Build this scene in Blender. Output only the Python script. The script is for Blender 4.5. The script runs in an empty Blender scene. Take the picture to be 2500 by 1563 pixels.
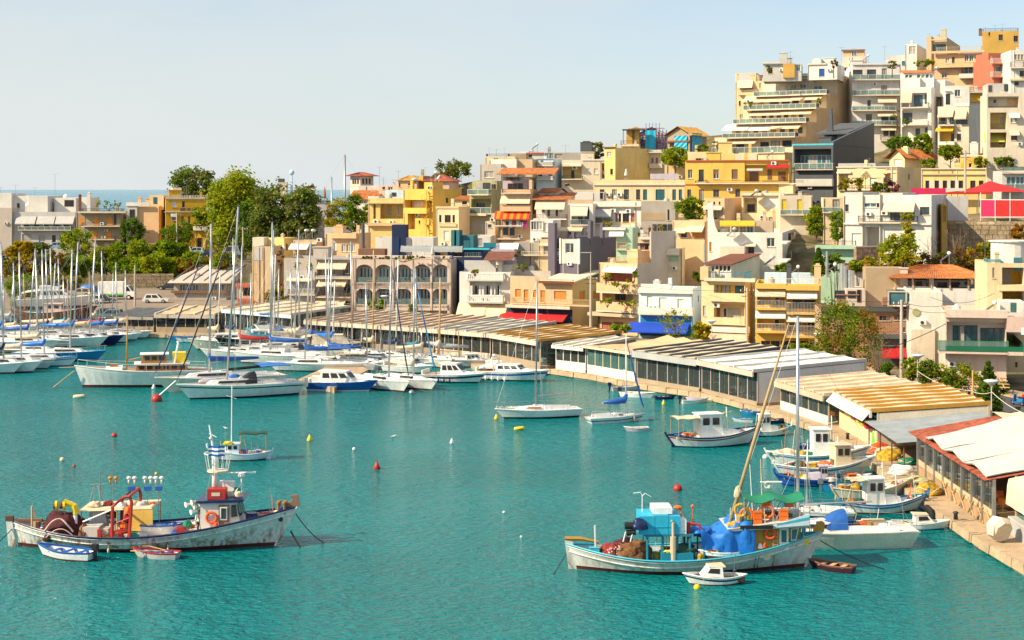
import bpy,math,random
from math import sin,cos,pi,radians as rdn,sqrt,atan2,hypot
from mathutils import Vector,Matrix,noise
random.seed(11)
S=bpy.context.scene
C=S.collection
# ---------------------------------------------------------------- camera, sky, sun, exposure
F,H,U0,V0=3964.0,21.0,1250.0,462.0
cd=bpy.data.cameras.new('camera');cam=bpy.data.objects.new('camera',cd);C.objects.link(cam)
cam.location=(0,0,H);cam.rotation_euler=(pi/2,0,0)
cd.sensor_width=36;cd.lens=F/2500*36;cd.shift_y=-(781.5-V0)/2500;cd.clip_start=.5;cd.clip_end=90000
S.camera=cam
SUN_AZ,SUN_EL=rdn(-112),rdn(36)
sl=bpy.data.lights.new('sun','SUN');sl.energy=4.6;sl.angle=rdn(.55);sl.color=(1,.83,.57)
so=bpy.data.objects.new('sun',sl);C.objects.link(so)
sdir=Vector((sin(SUN_AZ)*cos(SUN_EL),cos(SUN_AZ)*cos(SUN_EL),sin(SUN_EL)))
so.rotation_euler=sdir.to_track_quat('Z','Y').to_euler()
W=bpy.data.worlds.new('World');S.world=W;W.use_nodes=True
nt=W.node_tree;bg=nt.nodes['Background'];bg.inputs[1].default_value=.1
sky=nt.nodes.new('ShaderNodeTexSky');sky.sky_type='NISHITA';sky.sun_disc=False
sky.sun_elevation=SUN_EL;sky.sun_rotation=SUN_AZ;sky.altitude=0;sky.air_density=.9;sky.dust_density=.8;sky.ozone_density=1.8
def wn(t,**k):
 q=nt.nodes.new(t)
 for a_,v_ in k.items():setattr(q,a_,v_)
 return q
tc=wn('ShaderNodeTexCoord');mp=wn('ShaderNodeMapping');mp.inputs['Scale'].default_value=(2.2,2.2,7)
ns=wn('ShaderNodeTexNoise');ns.inputs['Scale'].default_value=1.6;ns.inputs['Detail'].default_value=6;ns.inputs['Roughness'].default_value=.55
dt=wn('ShaderNodeVectorMath',operation='DOT_PRODUCT');dt.inputs[1].default_value=sdir
m1=wn('ShaderNodeMapRange');m2=wn('ShaderNodeMapRange');m3=wn('ShaderNodeMapRange');sp=wn('ShaderNodeSeparateXYZ')
for m_,v_ in ((m1,(-.42,.16,.04,.80)),(m2,(0,.16,.62,0)),(m3,(.35,.75,-.18,.30))):
 for i_ in range(4):m_.inputs[i_+1].default_value=v_[i_]
a1=wn('ShaderNodeMath',operation='ADD');a2=wn('ShaderNodeMath',operation='ADD',use_clamp=True);mx=wn('ShaderNodeMix',data_type='RGBA')
nt.links.new(tc.outputs['Generated'],mp.inputs[0]);nt.links.new(mp.outputs[0],ns.inputs[0]);nt.links.new(tc.outputs['Generated'],dt.inputs[0]);nt.links.new(tc.outputs['Generated'],sp.inputs[0])
nt.links.new(dt.outputs['Value'],m1.inputs[0]);nt.links.new(sp.outputs[2],m2.inputs[0]);nt.links.new(ns.outputs[0],m3.inputs[0])
nt.links.new(m1.outputs[0],a1.inputs[0]);nt.links.new(m2.outputs[0],a1.inputs[1]);nt.links.new(a1.outputs[0],a2.inputs[0]);nt.links.new(m3.outputs[0],a2.inputs[1])
nt.links.new(a2.outputs[0],mx.inputs[0]);nt.links.new(sky.outputs[0],mx.inputs[6]);mx.inputs[7].default_value=(4.75,5.05,5.05,1)
nt.links.new(mx.outputs[2],bg.inputs[0])
S.view_settings.view_transform='Standard';S.view_settings.look='None';S.view_settings.gamma=1
S.view_settings.use_curve_mapping=False;S.view_settings.exposure=.68
S.cycles.max_bounces=6;S.cycles.diffuse_bounces=3;S.cycles.glossy_bounces=3;S.cycles.transmission_bounces=4;S.cycles.transparent_max_bounces=12
S.cycles.caustics_reflective=False;S.cycles.caustics_refractive=False;S.cycles.use_denoising=True
# ---------------------------------------------------------------- materials
MATS={}
def mat(name,col,rough=.75,metal=0.,var=.14,scale=.6,bump=0.,streak=0.,bscale=12,spec=.5,fine=0.,alpha=None,stain=(.20,.15,.10)):
 m=MATS.get(name)
 if m:return m
 m=bpy.data.materials.new(name);m.use_nodes=True;MATS[name]=m
 n,l=m.node_tree.nodes,m.node_tree.links
 b=n['Principled BSDF'];b.inputs['Roughness'].default_value=rough;b.inputs['Metallic'].default_value=metal
 b.inputs['Specular IOR Level'].default_value=spec;b.inputs['Base Color'].default_value=(*col,1)
 geo=n.new('ShaderNodeNewGeometry')
 out=None
 if var or streak or fine:
  tx=n.new('ShaderNodeTexNoise');tx.inputs['Scale'].default_value=scale;tx.inputs['Detail'].default_value=5;tx.inputs['Roughness'].default_value=.62
  l.new(geo.outputs['Position'],tx.inputs[0])
  mr=n.new('ShaderNodeMapRange');mr.inputs[1].default_value=.32;mr.inputs[2].default_value=.68
  mr.inputs[3].default_value=1-var;mr.inputs[4].default_value=1+var*.55;l.new(tx.outputs[0],mr.inputs[0])
  vs=n.new('ShaderNodeVectorMath');vs.operation='SCALE';vs.inputs[0].default_value=col;l.new(mr.outputs[0],vs.inputs['Scale'])
  out=vs.outputs[0]
  if streak:
   mp=n.new('ShaderNodeMapping');mp.inputs['Scale'].default_value=(1.6,1.6,.16);l.new(geo.outputs['Position'],mp.inputs[0])
   t2=n.new('ShaderNodeTexNoise');t2.inputs['Scale'].default_value=1.;t2.inputs['Detail'].default_value=6;t2.inputs['Roughness'].default_value=.7;l.new(mp.outputs[0],t2.inputs[0])
   m2=n.new('ShaderNodeMapRange');m2.inputs[1].default_value=.54;m2.inputs[2].default_value=.78;m2.inputs[3].default_value=0;m2.inputs[4].default_value=streak;l.new(t2.outputs[0],m2.inputs[0])
   mi=n.new('ShaderNodeMix');mi.data_type='RGBA';l.new(m2.outputs[0],mi.inputs[0]);l.new(out,mi.inputs[6]);mi.inputs[7].default_value=(*stain,1)
   out=mi.outputs[2]
  if fine:
   t3=n.new('ShaderNodeTexNoise');t3.inputs['Scale'].default_value=7;t3.inputs['Detail'].default_value=3;l.new(geo.outputs['Position'],t3.inputs[0])
   m3=n.new('ShaderNodeMapRange');m3.inputs[1].default_value=.35;m3.inputs[2].default_value=.65;m3.inputs[3].default_value=1-fine;m3.inputs[4].default_value=1+fine;l.new(t3.outputs[0],m3.inputs[0])
   v3=n.new('ShaderNodeVectorMath');v3.operation='SCALE';l.new(out,v3.inputs[0]);l.new(m3.outputs[0],v3.inputs['Scale']);out=v3.outputs[0]
  l.new(out,b.inputs['Base Color'])
 if bump:
  t4=n.new('ShaderNodeTexNoise');t4.inputs['Scale'].default_value=bscale;t4.inputs['Detail'].default_value=3;l.new(geo.outputs['Position'],t4.inputs[0])
  bm=n.new('ShaderNodeBump');bm.inputs['Strength'].default_value=bump;bm.inputs['Distance'].default_value=.05;l.new(t4.outputs[0],bm.inputs['Height']);l.new(bm.outputs[0],b.inputs['Normal'])
 return m
WC=dict(white=(.71,.68,.64),offwhite=(.66,.58,.47),cream=(.72,.57,.35),paleyellow=(.75,.56,.22),yellow=(.73,.47,.10),gold=(.68,.38,.025),ochre=(.56,.34,.08),
  peach=(.72,.47,.27),sand=(.58,.43,.27),beige=(.54,.43,.31),tan=(.42,.31,.20),stone=(.36,.29,.21),concrete=(.40,.37,.33),grey=(.40,.41,.42),lgrey=(.52,.51,.50),
  slate=(.085,.095,.11),purple=(.12,.105,.15),mauve=(.50,.43,.47),lblue=(.58,.72,.82),olive=(.40,.38,.20),mint=(.42,.62,.46),pinkw=(.67,.54,.46),rosy=(.62,.46,.40),
  red=(.52,.10,.06),coral=(.48,.15,.09),teal=(.03,.15,.19),navy=(.008,.022,.075),deepblue=(.012,.035,.11),brown=(.20,.10,.06),rust=(.17,.055,.03),lilac=(.47,.43,.52),warmgrey=(.50,.44,.39))
def wall(k):
 c=WC[k];dark=sum(c)<.9
 return mat('wall_'+k,c,.88,var=.14 if not dark else .12,scale=.3,streak=.36 if not dark else .12,fine=.06)
PC=dict(
  wpaint=((.80,.80,.78),.45,0),wmetal=((.75,.75,.75),.4,0),alu=((.55,.57,.58),.35,.8),steel=((.36,.37,.38),.4,.7),dmetal=((.05,.055,.06),.45,.3),wood=((.34,.16,.05),.6,0),lwood=((.55,.36,.17),.7,0),
  dwood=((.12,.05,.025),.6,0),shut=((.23,.12,.08),.6,0),orange_shut=((.62,.24,.035),.6,0),rshut=((.40,.12,.08),.6,0),gshut=((.03,.14,.12),.6,0),tshut=((.02,.13,.17),.5,0),greyshut=((.42,.40,.38),.6,0),wshut=((.72,.71,.69),.55,0),
  mshut=((.30,.14,.13),.6,0),awn=((.72,.58,.42),.85,0),awnw=((.76,.74,.70),.85,0),awngrey=((.46,.45,.45),.85,0),awny=((.78,.42,.03),.85,0),awnyg=((.62,.58,.10),.85,0),awnb=((.008,.06,.50),.8,0),awnr=((.42,.012,.015),.8,0),awnp=((.62,.45,.34),.85,0),
  blk=((.012,.012,.014),.5,0),tarpblue=((.01,.17,.62),.45,0),cyan=((.02,.42,.66),.55,0),tyre=((.015,.015,.016),.9,0),rope=((.42,.30,.16),.9,0),ropew=((.62,.58,.50),.9,0),rustm=((.20,.07,.03),.85,.2),
  redp=((.40,.025,.02),.5,0),orangep=((.85,.16,.015),.5,0),yellowp=((.82,.58,.02),.5,0),bluep=((.012,.10,.40),.45,0),navyp=((.006,.018,.09),.4,0),greenp=((.02,.28,.05),.5,0),gfab=((.008,.20,.11),.7,0),skin=((.50,.30,.20),.6,0),
  hullw=((.78,.79,.80),.28,0),hullc=((.72,.68,.58),.3,0),hullg=((.50,.52,.54),.35,0),hblue=((.02,.20,.48),.3,0),hnavy=((.008,.02,.10),.3,0),hblack=((.012,.012,.015),.35,0),boot=((.10,.015,.012),.6,0),bootn=((.01,.02,.05),.5,0),teak=((.40,.26,.14),.75,0),deckw=((.70,.69,.66),.6,0),decks=((.58,.50,.40),.75,0),
  maroon=((.075,.012,.02),.9,0),netbrown=((.20,.09,.035),.95,0),netred=((.24,.03,.03),.95,0),nety=((.55,.34,.03),.9,0),ochrep=((.45,.23,.03),.6,0),foam=((.80,.80,.80),.8,0),tealp=((.01,.20,.30),.5,0),lteal=((.05,.45,.60),.5,0),hpurp=((.05,.012,.03),.4,0),pink=((.52,.012,.09),.6,0),orangered=((.80,.10,.02),.8,0),magenta=((.50,.02,.20),.8,0),dgreen=((.02,.06,.04),.85,0),canvas=((.64,.53,.37),.85,0),plasticg=((.12,.55,.06),.5,0))
def P(k):
 if k in WC:return wall(k)
 c,r,m=PC[k];nt_=k[:3] in ('net','mar');return mat(k,c,r,m,var=.5 if nt_ else .13,scale=4 if nt_ else 1.3,fine=.3 if nt_ else .06,bump=.8 if nt_ else 0,bscale=14,streak=.25 if k[:4] in ('hull','deck') else 0,stain=(.30,.22,.14))
def glassy(name,col,rough=.06,spec=.6):
 return mat(name,col,rough,0,var=.55,scale=.45,spec=spec)
GL=glassy('window_glass',(.045,.06,.07));GLB=glassy('window_glass_blue',(.05,.15,.19));GLC=mat('curtain_glass',(.40,.37,.32),.25,var=.25,scale=1.2,spec=.6)
GLK=glassy('window_dark',(.02,.02,.024),.2)
def clear(name,tint,refl=.10,op=.25):
 m=bpy.data.materials.new(name);m.use_nodes=True;n,l=m.node_tree.nodes,m.node_tree.links
 n.remove(n['Principled BSDF']);o=n['Material Output']
 t=n.new('ShaderNodeBsdfTransparent');t.inputs[0].default_value=(*tint,1);d=n.new('ShaderNodeBsdfDiffuse');d.inputs[0].default_value=(tint[0]*.5,tint[1]*.5,tint[2]*.5,1)
 g=n.new('ShaderNodeBsdfGlossy');g.inputs['Roughness'].default_value=.04;fr=n.new('ShaderNodeFresnel');fr.inputs[0].default_value=1.5
 a=n.new('ShaderNodeMixShader');a.inputs[0].default_value=op;l.new(t.outputs[0],a.inputs[1]);l.new(d.outputs[0],a.inputs[2])
 b=n.new('ShaderNodeMixShader');l.new(fr.outputs[0],b.inputs[0]);l.new(a.outputs[0],b.inputs[1]);l.new(g.outputs[0],b.inputs[2]);l.new(b.outputs[0],o.inputs[0])
 return m
CG=clear('clear_glass',(.72,.84,.84),op=.10);CGG=clear('green_glass',(.10,.62,.36),op=.45);CGS=clear('rail_glass',(.62,.80,.80),op=.35);CGD=clear('smoked_glass',(.32,.40,.42),op=.15);CGT=clear('teal_glass',(.25,.60,.60),op=.4)
def tile_mat(name,col):
 m=bpy.data.materials.new(name);m.use_nodes=True;n,l=m.node_tree.nodes,m.node_tree.links;b=n['Principled BSDF'];b.inputs['Roughness'].default_value=.85
 g=n.new('ShaderNodeNewGeometry');v=n.new('ShaderNodeTexVoronoi');v.inputs['Scale'].default_value=2.6;l.new(g.outputs['Position'],v.inputs[0])
 hs=n.new('ShaderNodeHueSaturation');hs.inputs['Color'].default_value=(*col,1);sp=n.new('ShaderNodeSeparateColor');l.new(v.outputs['Color'],sp.inputs[0])
 mr=n.new('ShaderNodeMapRange');mr.inputs[3].default_value=.62;mr.inputs[4].default_value=1.25;l.new(sp.outputs[0],mr.inputs[0]);l.new(mr.outputs[0],hs.inputs['Value']);l.new(hs.outputs[0],b.inputs['Base Color'])
 MATS[name]=m;return m
TO=tile_mat('roof_tiles_orange',(.46,.15,.04));TR=tile_mat('roof_tiles_red',(.33,.085,.05));TY=tile_mat('roof_tiles_ochre',(.55,.30,.07));TB=tile_mat('roof_tiles_brown',(.22,.08,.05))
DECK=mat('roof_deck',(.42,.38,.34),.9,var=.3,scale=.5,fine=.1)
# ---------------------------------------------------------------- mesh builder
class MB:
 def __init__(s):s.v,s.f,s.m=[],[],[]
 def poly(s,pts,m=0):
  i=len(s.v);s.v += [tuple(p) for p in pts];s.f.append(tuple(range(i,i+len(pts))));s.m.append(m);return s
 def box(s,x0,y0,z0,x1,y1,z1,m=0,M=None):
  p=[(x0,y0,z0),(x1,y0,z0),(x1,y1,z0),(x0,y1,z0),(x0,y0,z1),(x1,y0,z1),(x1,y1,z1),(x0,y1,z1)]
  if M:p=[M(*q) for q in p]
  i=len(s.v);s.v += [tuple(q) for q in p]
  for f in ((0,3,2,1),(4,5,6,7),(0,1,5,4),(1,2,6,5),(2,3,7,6),(3,0,4,7)):s.f.append(tuple(i+k for k in f));s.m.append(m)
  return s
 def hexa(s,b,t,m=0):
  i=len(s.v);s.v += [tuple(q) for q in list(b)+list(t)]
  for f in ((0,3,2,1),(4,5,6,7),(0,1,5,4),(1,2,6,5),(2,3,7,6),(3,0,4,7)):s.f.append(tuple(i+k for k in f));s.m.append(m)
  return s
 def prism(s,pts,vec,m=0):
  n=len(pts);i=len(s.v);v=Vector(vec);s.v += [tuple(p) for p in pts]+[tuple(Vector(p)+v) for p in pts]
  s.f.append(tuple(range(i+n-1,i-1,-1)));s.m.append(m);s.f.append(tuple(range(i+n,i+2*n)));s.m.append(m)
  for k in range(n):
   j=(k+1) % n;s.f.append((i+k,i+j,i+n+j,i+n+k));s.m.append(m)
  return s
 def rings(s,rs,m=0,cap=True,closed=True):
  i=len(s.v);n=len(rs[0])
  for r in rs:s.v += [tuple(p) for p in r]
  for a in range(len(rs)-1):
   for k in range(n if closed else n-1):
    j=(k+1) % n;s.f.append((i+a*n+k,i+a*n+j,i+(a+1)*n+j,i+(a+1)*n+k));s.m.append(m[a] if isinstance(m,list) else m)
  if cap and closed:
   s.f.append(tuple(i+k for k in range(n-1,-1,-1)));s.m.append(m[0] if isinstance(m,list) else m)
   s.f.append(tuple(i+(len(rs)-1)*n+k for k in range(n)));s.m.append(m[-1] if isinstance(m,list) else m)
  return s
 def tube(s,p,q,r,n=6,m=0,r2=None):
  return s.path([p,q],[r,r if r2 is None else r2],n,m)
 def path(s,pts,r,n=5,m=0):
  pts=[Vector(p) for p in pts];rs=r if isinstance(r,list) else [r]*len(pts);rings=[]
  for k,p in enumerate(pts):
   d=(pts[min(k+1,len(pts)-1)]-pts[max(k-1,0)])
   d=d.normalized() if d.length>1e-6 else Vector((0,0,1))
   a=d.orthogonal().normalized() if abs(d.z)>.9 else d.cross(Vector((0,0,1))).normalized();b=d.cross(a)
   rings.append([p+(a*cos(2*pi*i/n)+b*sin(2*pi*i/n))*rs[k] for i in range(n)])
  return s.rings(rings,m)
 def ball(s,c,r,nu=8,nv=6,m=0,sc=(1,1,1)):
  c=Vector(c);rings=[]
  for j in range(nv+1):
   t=pi*(j/nv);t=min(max(t,.12),pi-.12)
   rings.append([c+Vector((sin(t)*cos(2*pi*i/nu)*r*sc[0],sin(t)*sin(2*pi*i/nu)*r*sc[1],-cos(t)*r*sc[2])) for i in range(nu)])
  return s.rings(rings,m)
 def disc(s,c,r,nrm,th=.05,n=12,m=0):
  nrm=Vector(nrm).normalized();return s.path([Vector(c)-nrm*th/2,Vector(c)+nrm*th/2],r,n,m)
 def torus(s,c,R,r,nrm=(0,1,0),n=14,k=6,m=0,a0=0,a1=2*pi):
  nrm=Vector(nrm).normalized();a=nrm.orthogonal().normalized();b=nrm.cross(a);c=Vector(c);rings=[]
  full=a1-a0>6.2
  for i in range(n+1):
   t=a0+(a1-a0)*i/n;d=a*cos(t)+b*sin(t);rings.append([c+d*R+(d*cos(2*pi*j/k)+nrm*sin(2*pi*j/k))*r for j in range(k)])
  return s.rings(rings,m,cap=not full)
 def sheet(s,g,m=0):
  i=len(s.v);n=len(g[0])
  for r in g:s.v += [tuple(p) for p in r]
  for a in range(len(g)-1):
   for k in range(n-1):s.f.append((i+a*n+k,i+a*n+k+1,i+(a+1)*n+k+1,i+(a+1)*n+k));s.m.append(m)
  return s
 def bd(s,name,mats,parent=None,smooth=False):
  me=bpy.data.meshes.new(name);me.from_pydata(s.v,[],s.f)
  if not isinstance(mats,(list,tuple)):mats=[mats]
  for k in mats:me.materials.append(P(k) if isinstance(k,str) else k)
  if len(mats)>1:me.polygons.foreach_set('material_index',s.m)
  if smooth:me.polygons.foreach_set('use_smooth',[True]*len(me.polygons))
  o=bpy.data.objects.new(name,me);C.objects.link(o)
  if parent:o.parent=parent
  return o
LABELS={}
def tag(o,lb,cat,group=None,kind=None):
 o['label']=lb;o['category']=cat
 if group:o['group']=group
 if kind:o['kind']=kind
 return o
def tg(name,lb,cat,loc=(0,0,0),rz=0,group=None):
 o=bpy.data.objects.new(name,None);C.objects.link(o);o.location=loc;o.rotation_euler=(0,0,rz);o.empty_display_size=.3
 return tag(o,lb,cat,group)
def stc(o):o['kind']='structure';return o
def dup(o,loc=None,rz=None,lb=None,parent=None):
 c=o.copy();C.objects.link(c);c.parent=parent
 if loc is not None:c.location=loc
 if rz is not None:c.rotation_euler=(0,0,rz)
 if lb:c['label']=lb
 for ch in o.children:dup(ch,parent=c)
 return c
ZN=dict(A=(0,380,3.78),B=(400,360,3.78),C=(800,340,3.78),D=(1200,280,3.78),E=(1700,60,3.78),G=(2100,60,4.725),Hh=(1600,340,3.78),I=(2000,340,3.78),J=(0,580,3.78),K=(350,560,3.436),L=(750,580,3.78),M=(1150,560,3.78),
  N=(1500,560,3.78),O=(1950,600,3.436),P=(1600,880,3.78),Q=(2000,960,3.436),R=(0,1080,4.725),S=(380,980,3.78),T=(1340,1180,5.04),U=(1680,1160,4.725),V=(1150,880,4.838),X=(180,800,4.32),Y=(1900,1060,5.04),
  a1=(0,380,6.3),a2=(620,500,5.4),a3=(1560,280,6.3),a4=(1320,480,6.3),a5=(1600,460,6.3),a6=(2280,420,7.56),a7=(2180,700,5.4),a8=(1880,960,6.3),px=(0,0,1))
def zc(z,u,v):x,y,s=ZN[z];return x+u/s,y+v/s
def px(u,Y):return (u-U0)/F*Y
def pz(v,Y):return H-(v-V0)/F*Y
def at(u,v,Y):return Vector((px(u,Y),Y,pz(v,Y)))
def gnd(u,v,z=0.):Y=(H-z)*F/(v-V0);return Vector((px(u,Y),Y,z))
# ---------------------------------------------------------------- building kit
CP=[]
BL={}
class Bld:pass
def cutwall(mb,W,Z,ops,Mf,m=0):
 """a wall sheet W x Z with openings (s0,s1,z0,z1,dep,back) cut out and their reveals"""
 ss=sorted({0.,W,*[o[0] for o in ops],*[o[1] for o in ops]});zs=sorted({0.,Z,*[o[2] for o in ops],*[o[3] for o in ops]})
 for a,b in zip(ss,ss[1:]):
  for c,d in zip(zs,zs[1:]):
   x,z=(a+b)/2,(c+d)/2
   if b-a<1e-5 or d-c<1e-5 or any(o[0]<x<o[1] and o[2]<z<o[3] for o in ops):continue
   mb.poly([Mf(a,0,c),Mf(b,0,c),Mf(b,0,d),Mf(a,0,d)],m)
 for s0,s1,z0,z1,e,back in ops:
  mb.poly([Mf(s0,0,z0),Mf(s0,e,z0),Mf(s0,e,z1),Mf(s0,0,z1)],m);mb.poly([Mf(s1,0,z0),Mf(s1,0,z1),Mf(s1,e,z1),Mf(s1,e,z0)],m)
  mb.poly([Mf(s0,0,z1),Mf(s0,e,z1),Mf(s1,e,z1),Mf(s1,0,z1)],m);mb.poly([Mf(s0,0,z0),Mf(s1,0,z0),Mf(s1,e,z0),Mf(s0,e,z0)],m)
  if back is not None:mb.poly([Mf(s0,e,z0),Mf(s1,e,z0),Mf(s1,e,z1),Mf(s0,e,z1)],back)
FR=dict(g=('wpaint',GL),d=('dmetal',GL),b=('shut',GL),c=('wpaint',GLC),B=('wpaint',GLB),D=('dmetal',GLB),k=('dwood',GLK),w=('wpaint',GLK),y=('lwood',GLC),a=('alu',GLB))
def wdw(root,Mf,s0,s1,z0,z1,dep,st,rng):
 """one window or door: frame with its pane, or closed shutters"""
 w,h=s1-s0,z1-z0;fw=min(.07,w*.12)
 if ':' in st:
  k,mt=st.split(':')
 else:k,mt=st,None
 if k == 's':
  mb=MB();n=2 if w>.75 else 1
  for i in range(n):
   a,b=s0+w*i/n+.01,s0+w*(i+1)/n-.01
   mb.box(a,dep-.05,z0,b,dep-.005,z1,0,Mf)
   nb=max(3,min(9,int(h/.22)))
   for j in range(nb):
    zz=z0+.06+(h-.12)*j/nb;mb.box(a+.05,dep-.075,zz,b-.05,dep-.05,zz+(h-.12)/nb*.6,0,Mf)
  return mb.bd('shutter',mt,root)
 if k == 'h':
  hh=h*rng.uniform(.35,.65);mb=MB();nb=max(3,int(hh/.16))
  for j in range(nb):mb.box(s0,dep-.07,z1-hh+hh*j/nb,s1,dep-.03,z1-hh+hh*(j+.82)/nb,0,Mf)
  mb.bd('roller_blind',mt,root);k='g'
 if k == 'r':
  mb=MB();nb=max(4,int(h/.16))
  for j in range(nb):mb.box(s0,dep-.07,z0+h*j/nb,s1,dep-.03,z0+h*(j+.85)/nb,0,Mf)
  mb.box(s0,dep-.03,z0,s1,dep,z1,0,Mf)
  return mb.bd('roller_blind',mt,root)
 if k == 'f':
  for sg in (-1,1):
   mb=MB();a=s0-w*.42 if sg<0 else s1+.03;b=s0-.03 if sg<0 else s1+w*.42
   mb.box(a,-.06,z0,b,-.015,z1,0,Mf)
   for j in range(6):zz=z0+.05+(h-.1)*j/6;mb.box(a+.04,-.08,zz,b-.04,-.06,zz+(h-.1)/6*.6,0,Mf)
   mb.bd('shutter',mt,root)
  k='g'
 fm,gm=FR[k]
 mb=MB();e=dep
 mb.box(s0,e-.07,z0,s0+fw,e,z1,0,Mf);mb.box(s1-fw,e-.07,z0,s1,e,z1,0,Mf);mb.box(s0+fw,e-.07,z1-fw,s1-fw,e,z1,0,Mf);mb.box(s0+fw,e-.07,z0,s1-fw,e,z0+fw,0,Mf)
 nm=1 if w<.7 else 2 if w<1.9 else max(2,round(w/1.0))
 for i in range(1,nm):
  x=s0+w*i/nm;mb.box(x-fw*.5,e-.065,z0+fw,x+fw*.5,e-.004,z1-fw,0,Mf)
 o=mb.bd('window',fm,root)
 MB().box(s0+fw*.6,e-.035,z0+fw*.6,s1-fw*.6,e-.02,z1-fw*.6,0,Mf).bd('pane',gm if rng.random()>.22 or gm is GLK else GLC,o)
 return o
def rlg(kind,root,x0,x1,yo,yi,z0,z1,m=None,ends=True):
 mb=MB();hh=z1-z0;segs=[((x0,yo),(x1,yo))]+([((x0,yo),(x0,yi)),((x1,yo),(x1,yi))] if ends else [])
 mats=[m or 'dmetal',CGS]
 for (ax,ay),(bx,by) in segs:
  L=hypot(bx-ax,by-ay)
  if L<.05:continue
  dx,dy=(bx-ax)/L,(by-ay)/L;nx,ny=-dy,dx
  def bar(a,b,zl,zh,t,mi=0):
   q=[(ax+dx*a-nx*t,ay+dy*a-ny*t),(ax+dx*b-nx*t,ay+dy*b-ny*t),(ax+dx*b+nx*t,ay+dy*b+ny*t),(ax+dx*a+nx*t,ay+dy*a+ny*t)]
   mb.hexa([(p[0],p[1],zl) for p in q],[(p[0],p[1],zh) for p in q],mi)
  if kind == 'w':bar(0,L,z0,z1,.06)
  elif kind == 'g':
   bar(0,L,z1-.05,z1,.03);bar(0,L,z0+.06,z1-.05,.012,1)
   for i in range(max(2,int(L/1.4)+1)):a=min(L-.03,L*i/max(1,int(L/1.4)));bar(max(0,a-.02),a+.03,z0,z1-.05,.025)
  elif kind == 'u':
   bar(0,L,z1-.14,z1,.11);bar(0,L,z0,z0+.12,.11);n=max(3,int(L/.28))
   for i in range(n):a=L*(i+.5)/n;bar(a-.06,a+.06,z0+.12,z1-.14,.055)
   for a in (0,L-.22):bar(a,a+.22,z0+.12,z1-.14,.10)
  else:
   bar(0,L,z1-.05,z1,.025);bar(0,L,z0+.08,z0+.11,.018);n=max(3,int(L/(.17 if kind == 'b' else .5)))
   for i in range(n+1):a=min(L*i/n,L-.02);bar(a,a+.022,z0,z1-.05,.011)
   if kind == 'h':
    for q in (.3,.55,.8):bar(0,L,z0+hh*q,z0+hh*q+.03,.012)
 return mb.bd('railing',mats if kind == 'g' else mats[0],root)
def awg(root,x0,x1,yw,zt,ye,ze,m,val=.16):
 pts=[(x0,yw,zt),(x0,ye,ze),(x0,ye,ze-val),(x0,ye+.03,ze-val),(x0,ye+.03,ze-.04),(x0,yw,zt-.05)]
 mb=MB().prism(pts,(x1-x0,0,0),0)
 o=mb.bd('awning',m,root)
 fr=MB();
 for x in (x0+.06,x1-.06):fr.tube((x,yw,zt-.55),(x,ye+.06,ze-.08),.018,4)
 fr.tube((x0,ye+.05,ze-.07),(x1,ye+.05,ze-.07),.025,4);fr.bd('awning_arm','alu',o)
 return o
def tls(mb,a,b,c,d,m=0,th=.10,pitch=.30):
 """corrugated tiled slope; a->b eave edge, d->c ridge edge"""
 a,b,c,d=map(Vector,(a,b,c,d));n=max(4,int((b-a).length/pitch));nr=(b-a).cross(d-a)
 if nr.length<1e-6:nr=(b-a).cross(c-a)
 nr.normalize()
 if nr.z<0:nr=-nr
 lo,hi=[],[]
 for i in range(2*n+1):
  t=i/(2*n);k=nr*(th*(.4+.6*(i % 2)));lo.append(a.lerp(b,t)+k);hi.append(d.lerp(c,t)+k)
 mb.sheet([lo,hi],m);mb.poly([a,d,c,b],m);mb.poly([a,b]+[lo[i] for i in range(2*n,-1,-1)],m)
def ac_unit(root,x,y,z,Mf=None,s=.85):
 mb=MB();Mf=Mf or (lambda a,b,c:(a,b,c))
 mb.box(x-s/2,y,z-s*.34,x+s/2,y+.32,z+s*.34,0,Mf)
 ce=Vector(Mf(x-.1*s,y-.02,z));nn=Vector(Mf(x-.1*s,y-1,z))-Vector(Mf(x-.1*s,y,z))
 mb.disc(ce,s*.25,nn,.05,10,1);mb.box(x-s*.4,y+.05,z-s*.42,x-s*.32,y+.3,z-s*.34,1,Mf);mb.box(x+s*.32,y+.05,z-s*.42,x+s*.4,y+.3,z-s*.34,1,Mf)
 return mb.bd('air_conditioner',['wpaint','dmetal'],root)
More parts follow.
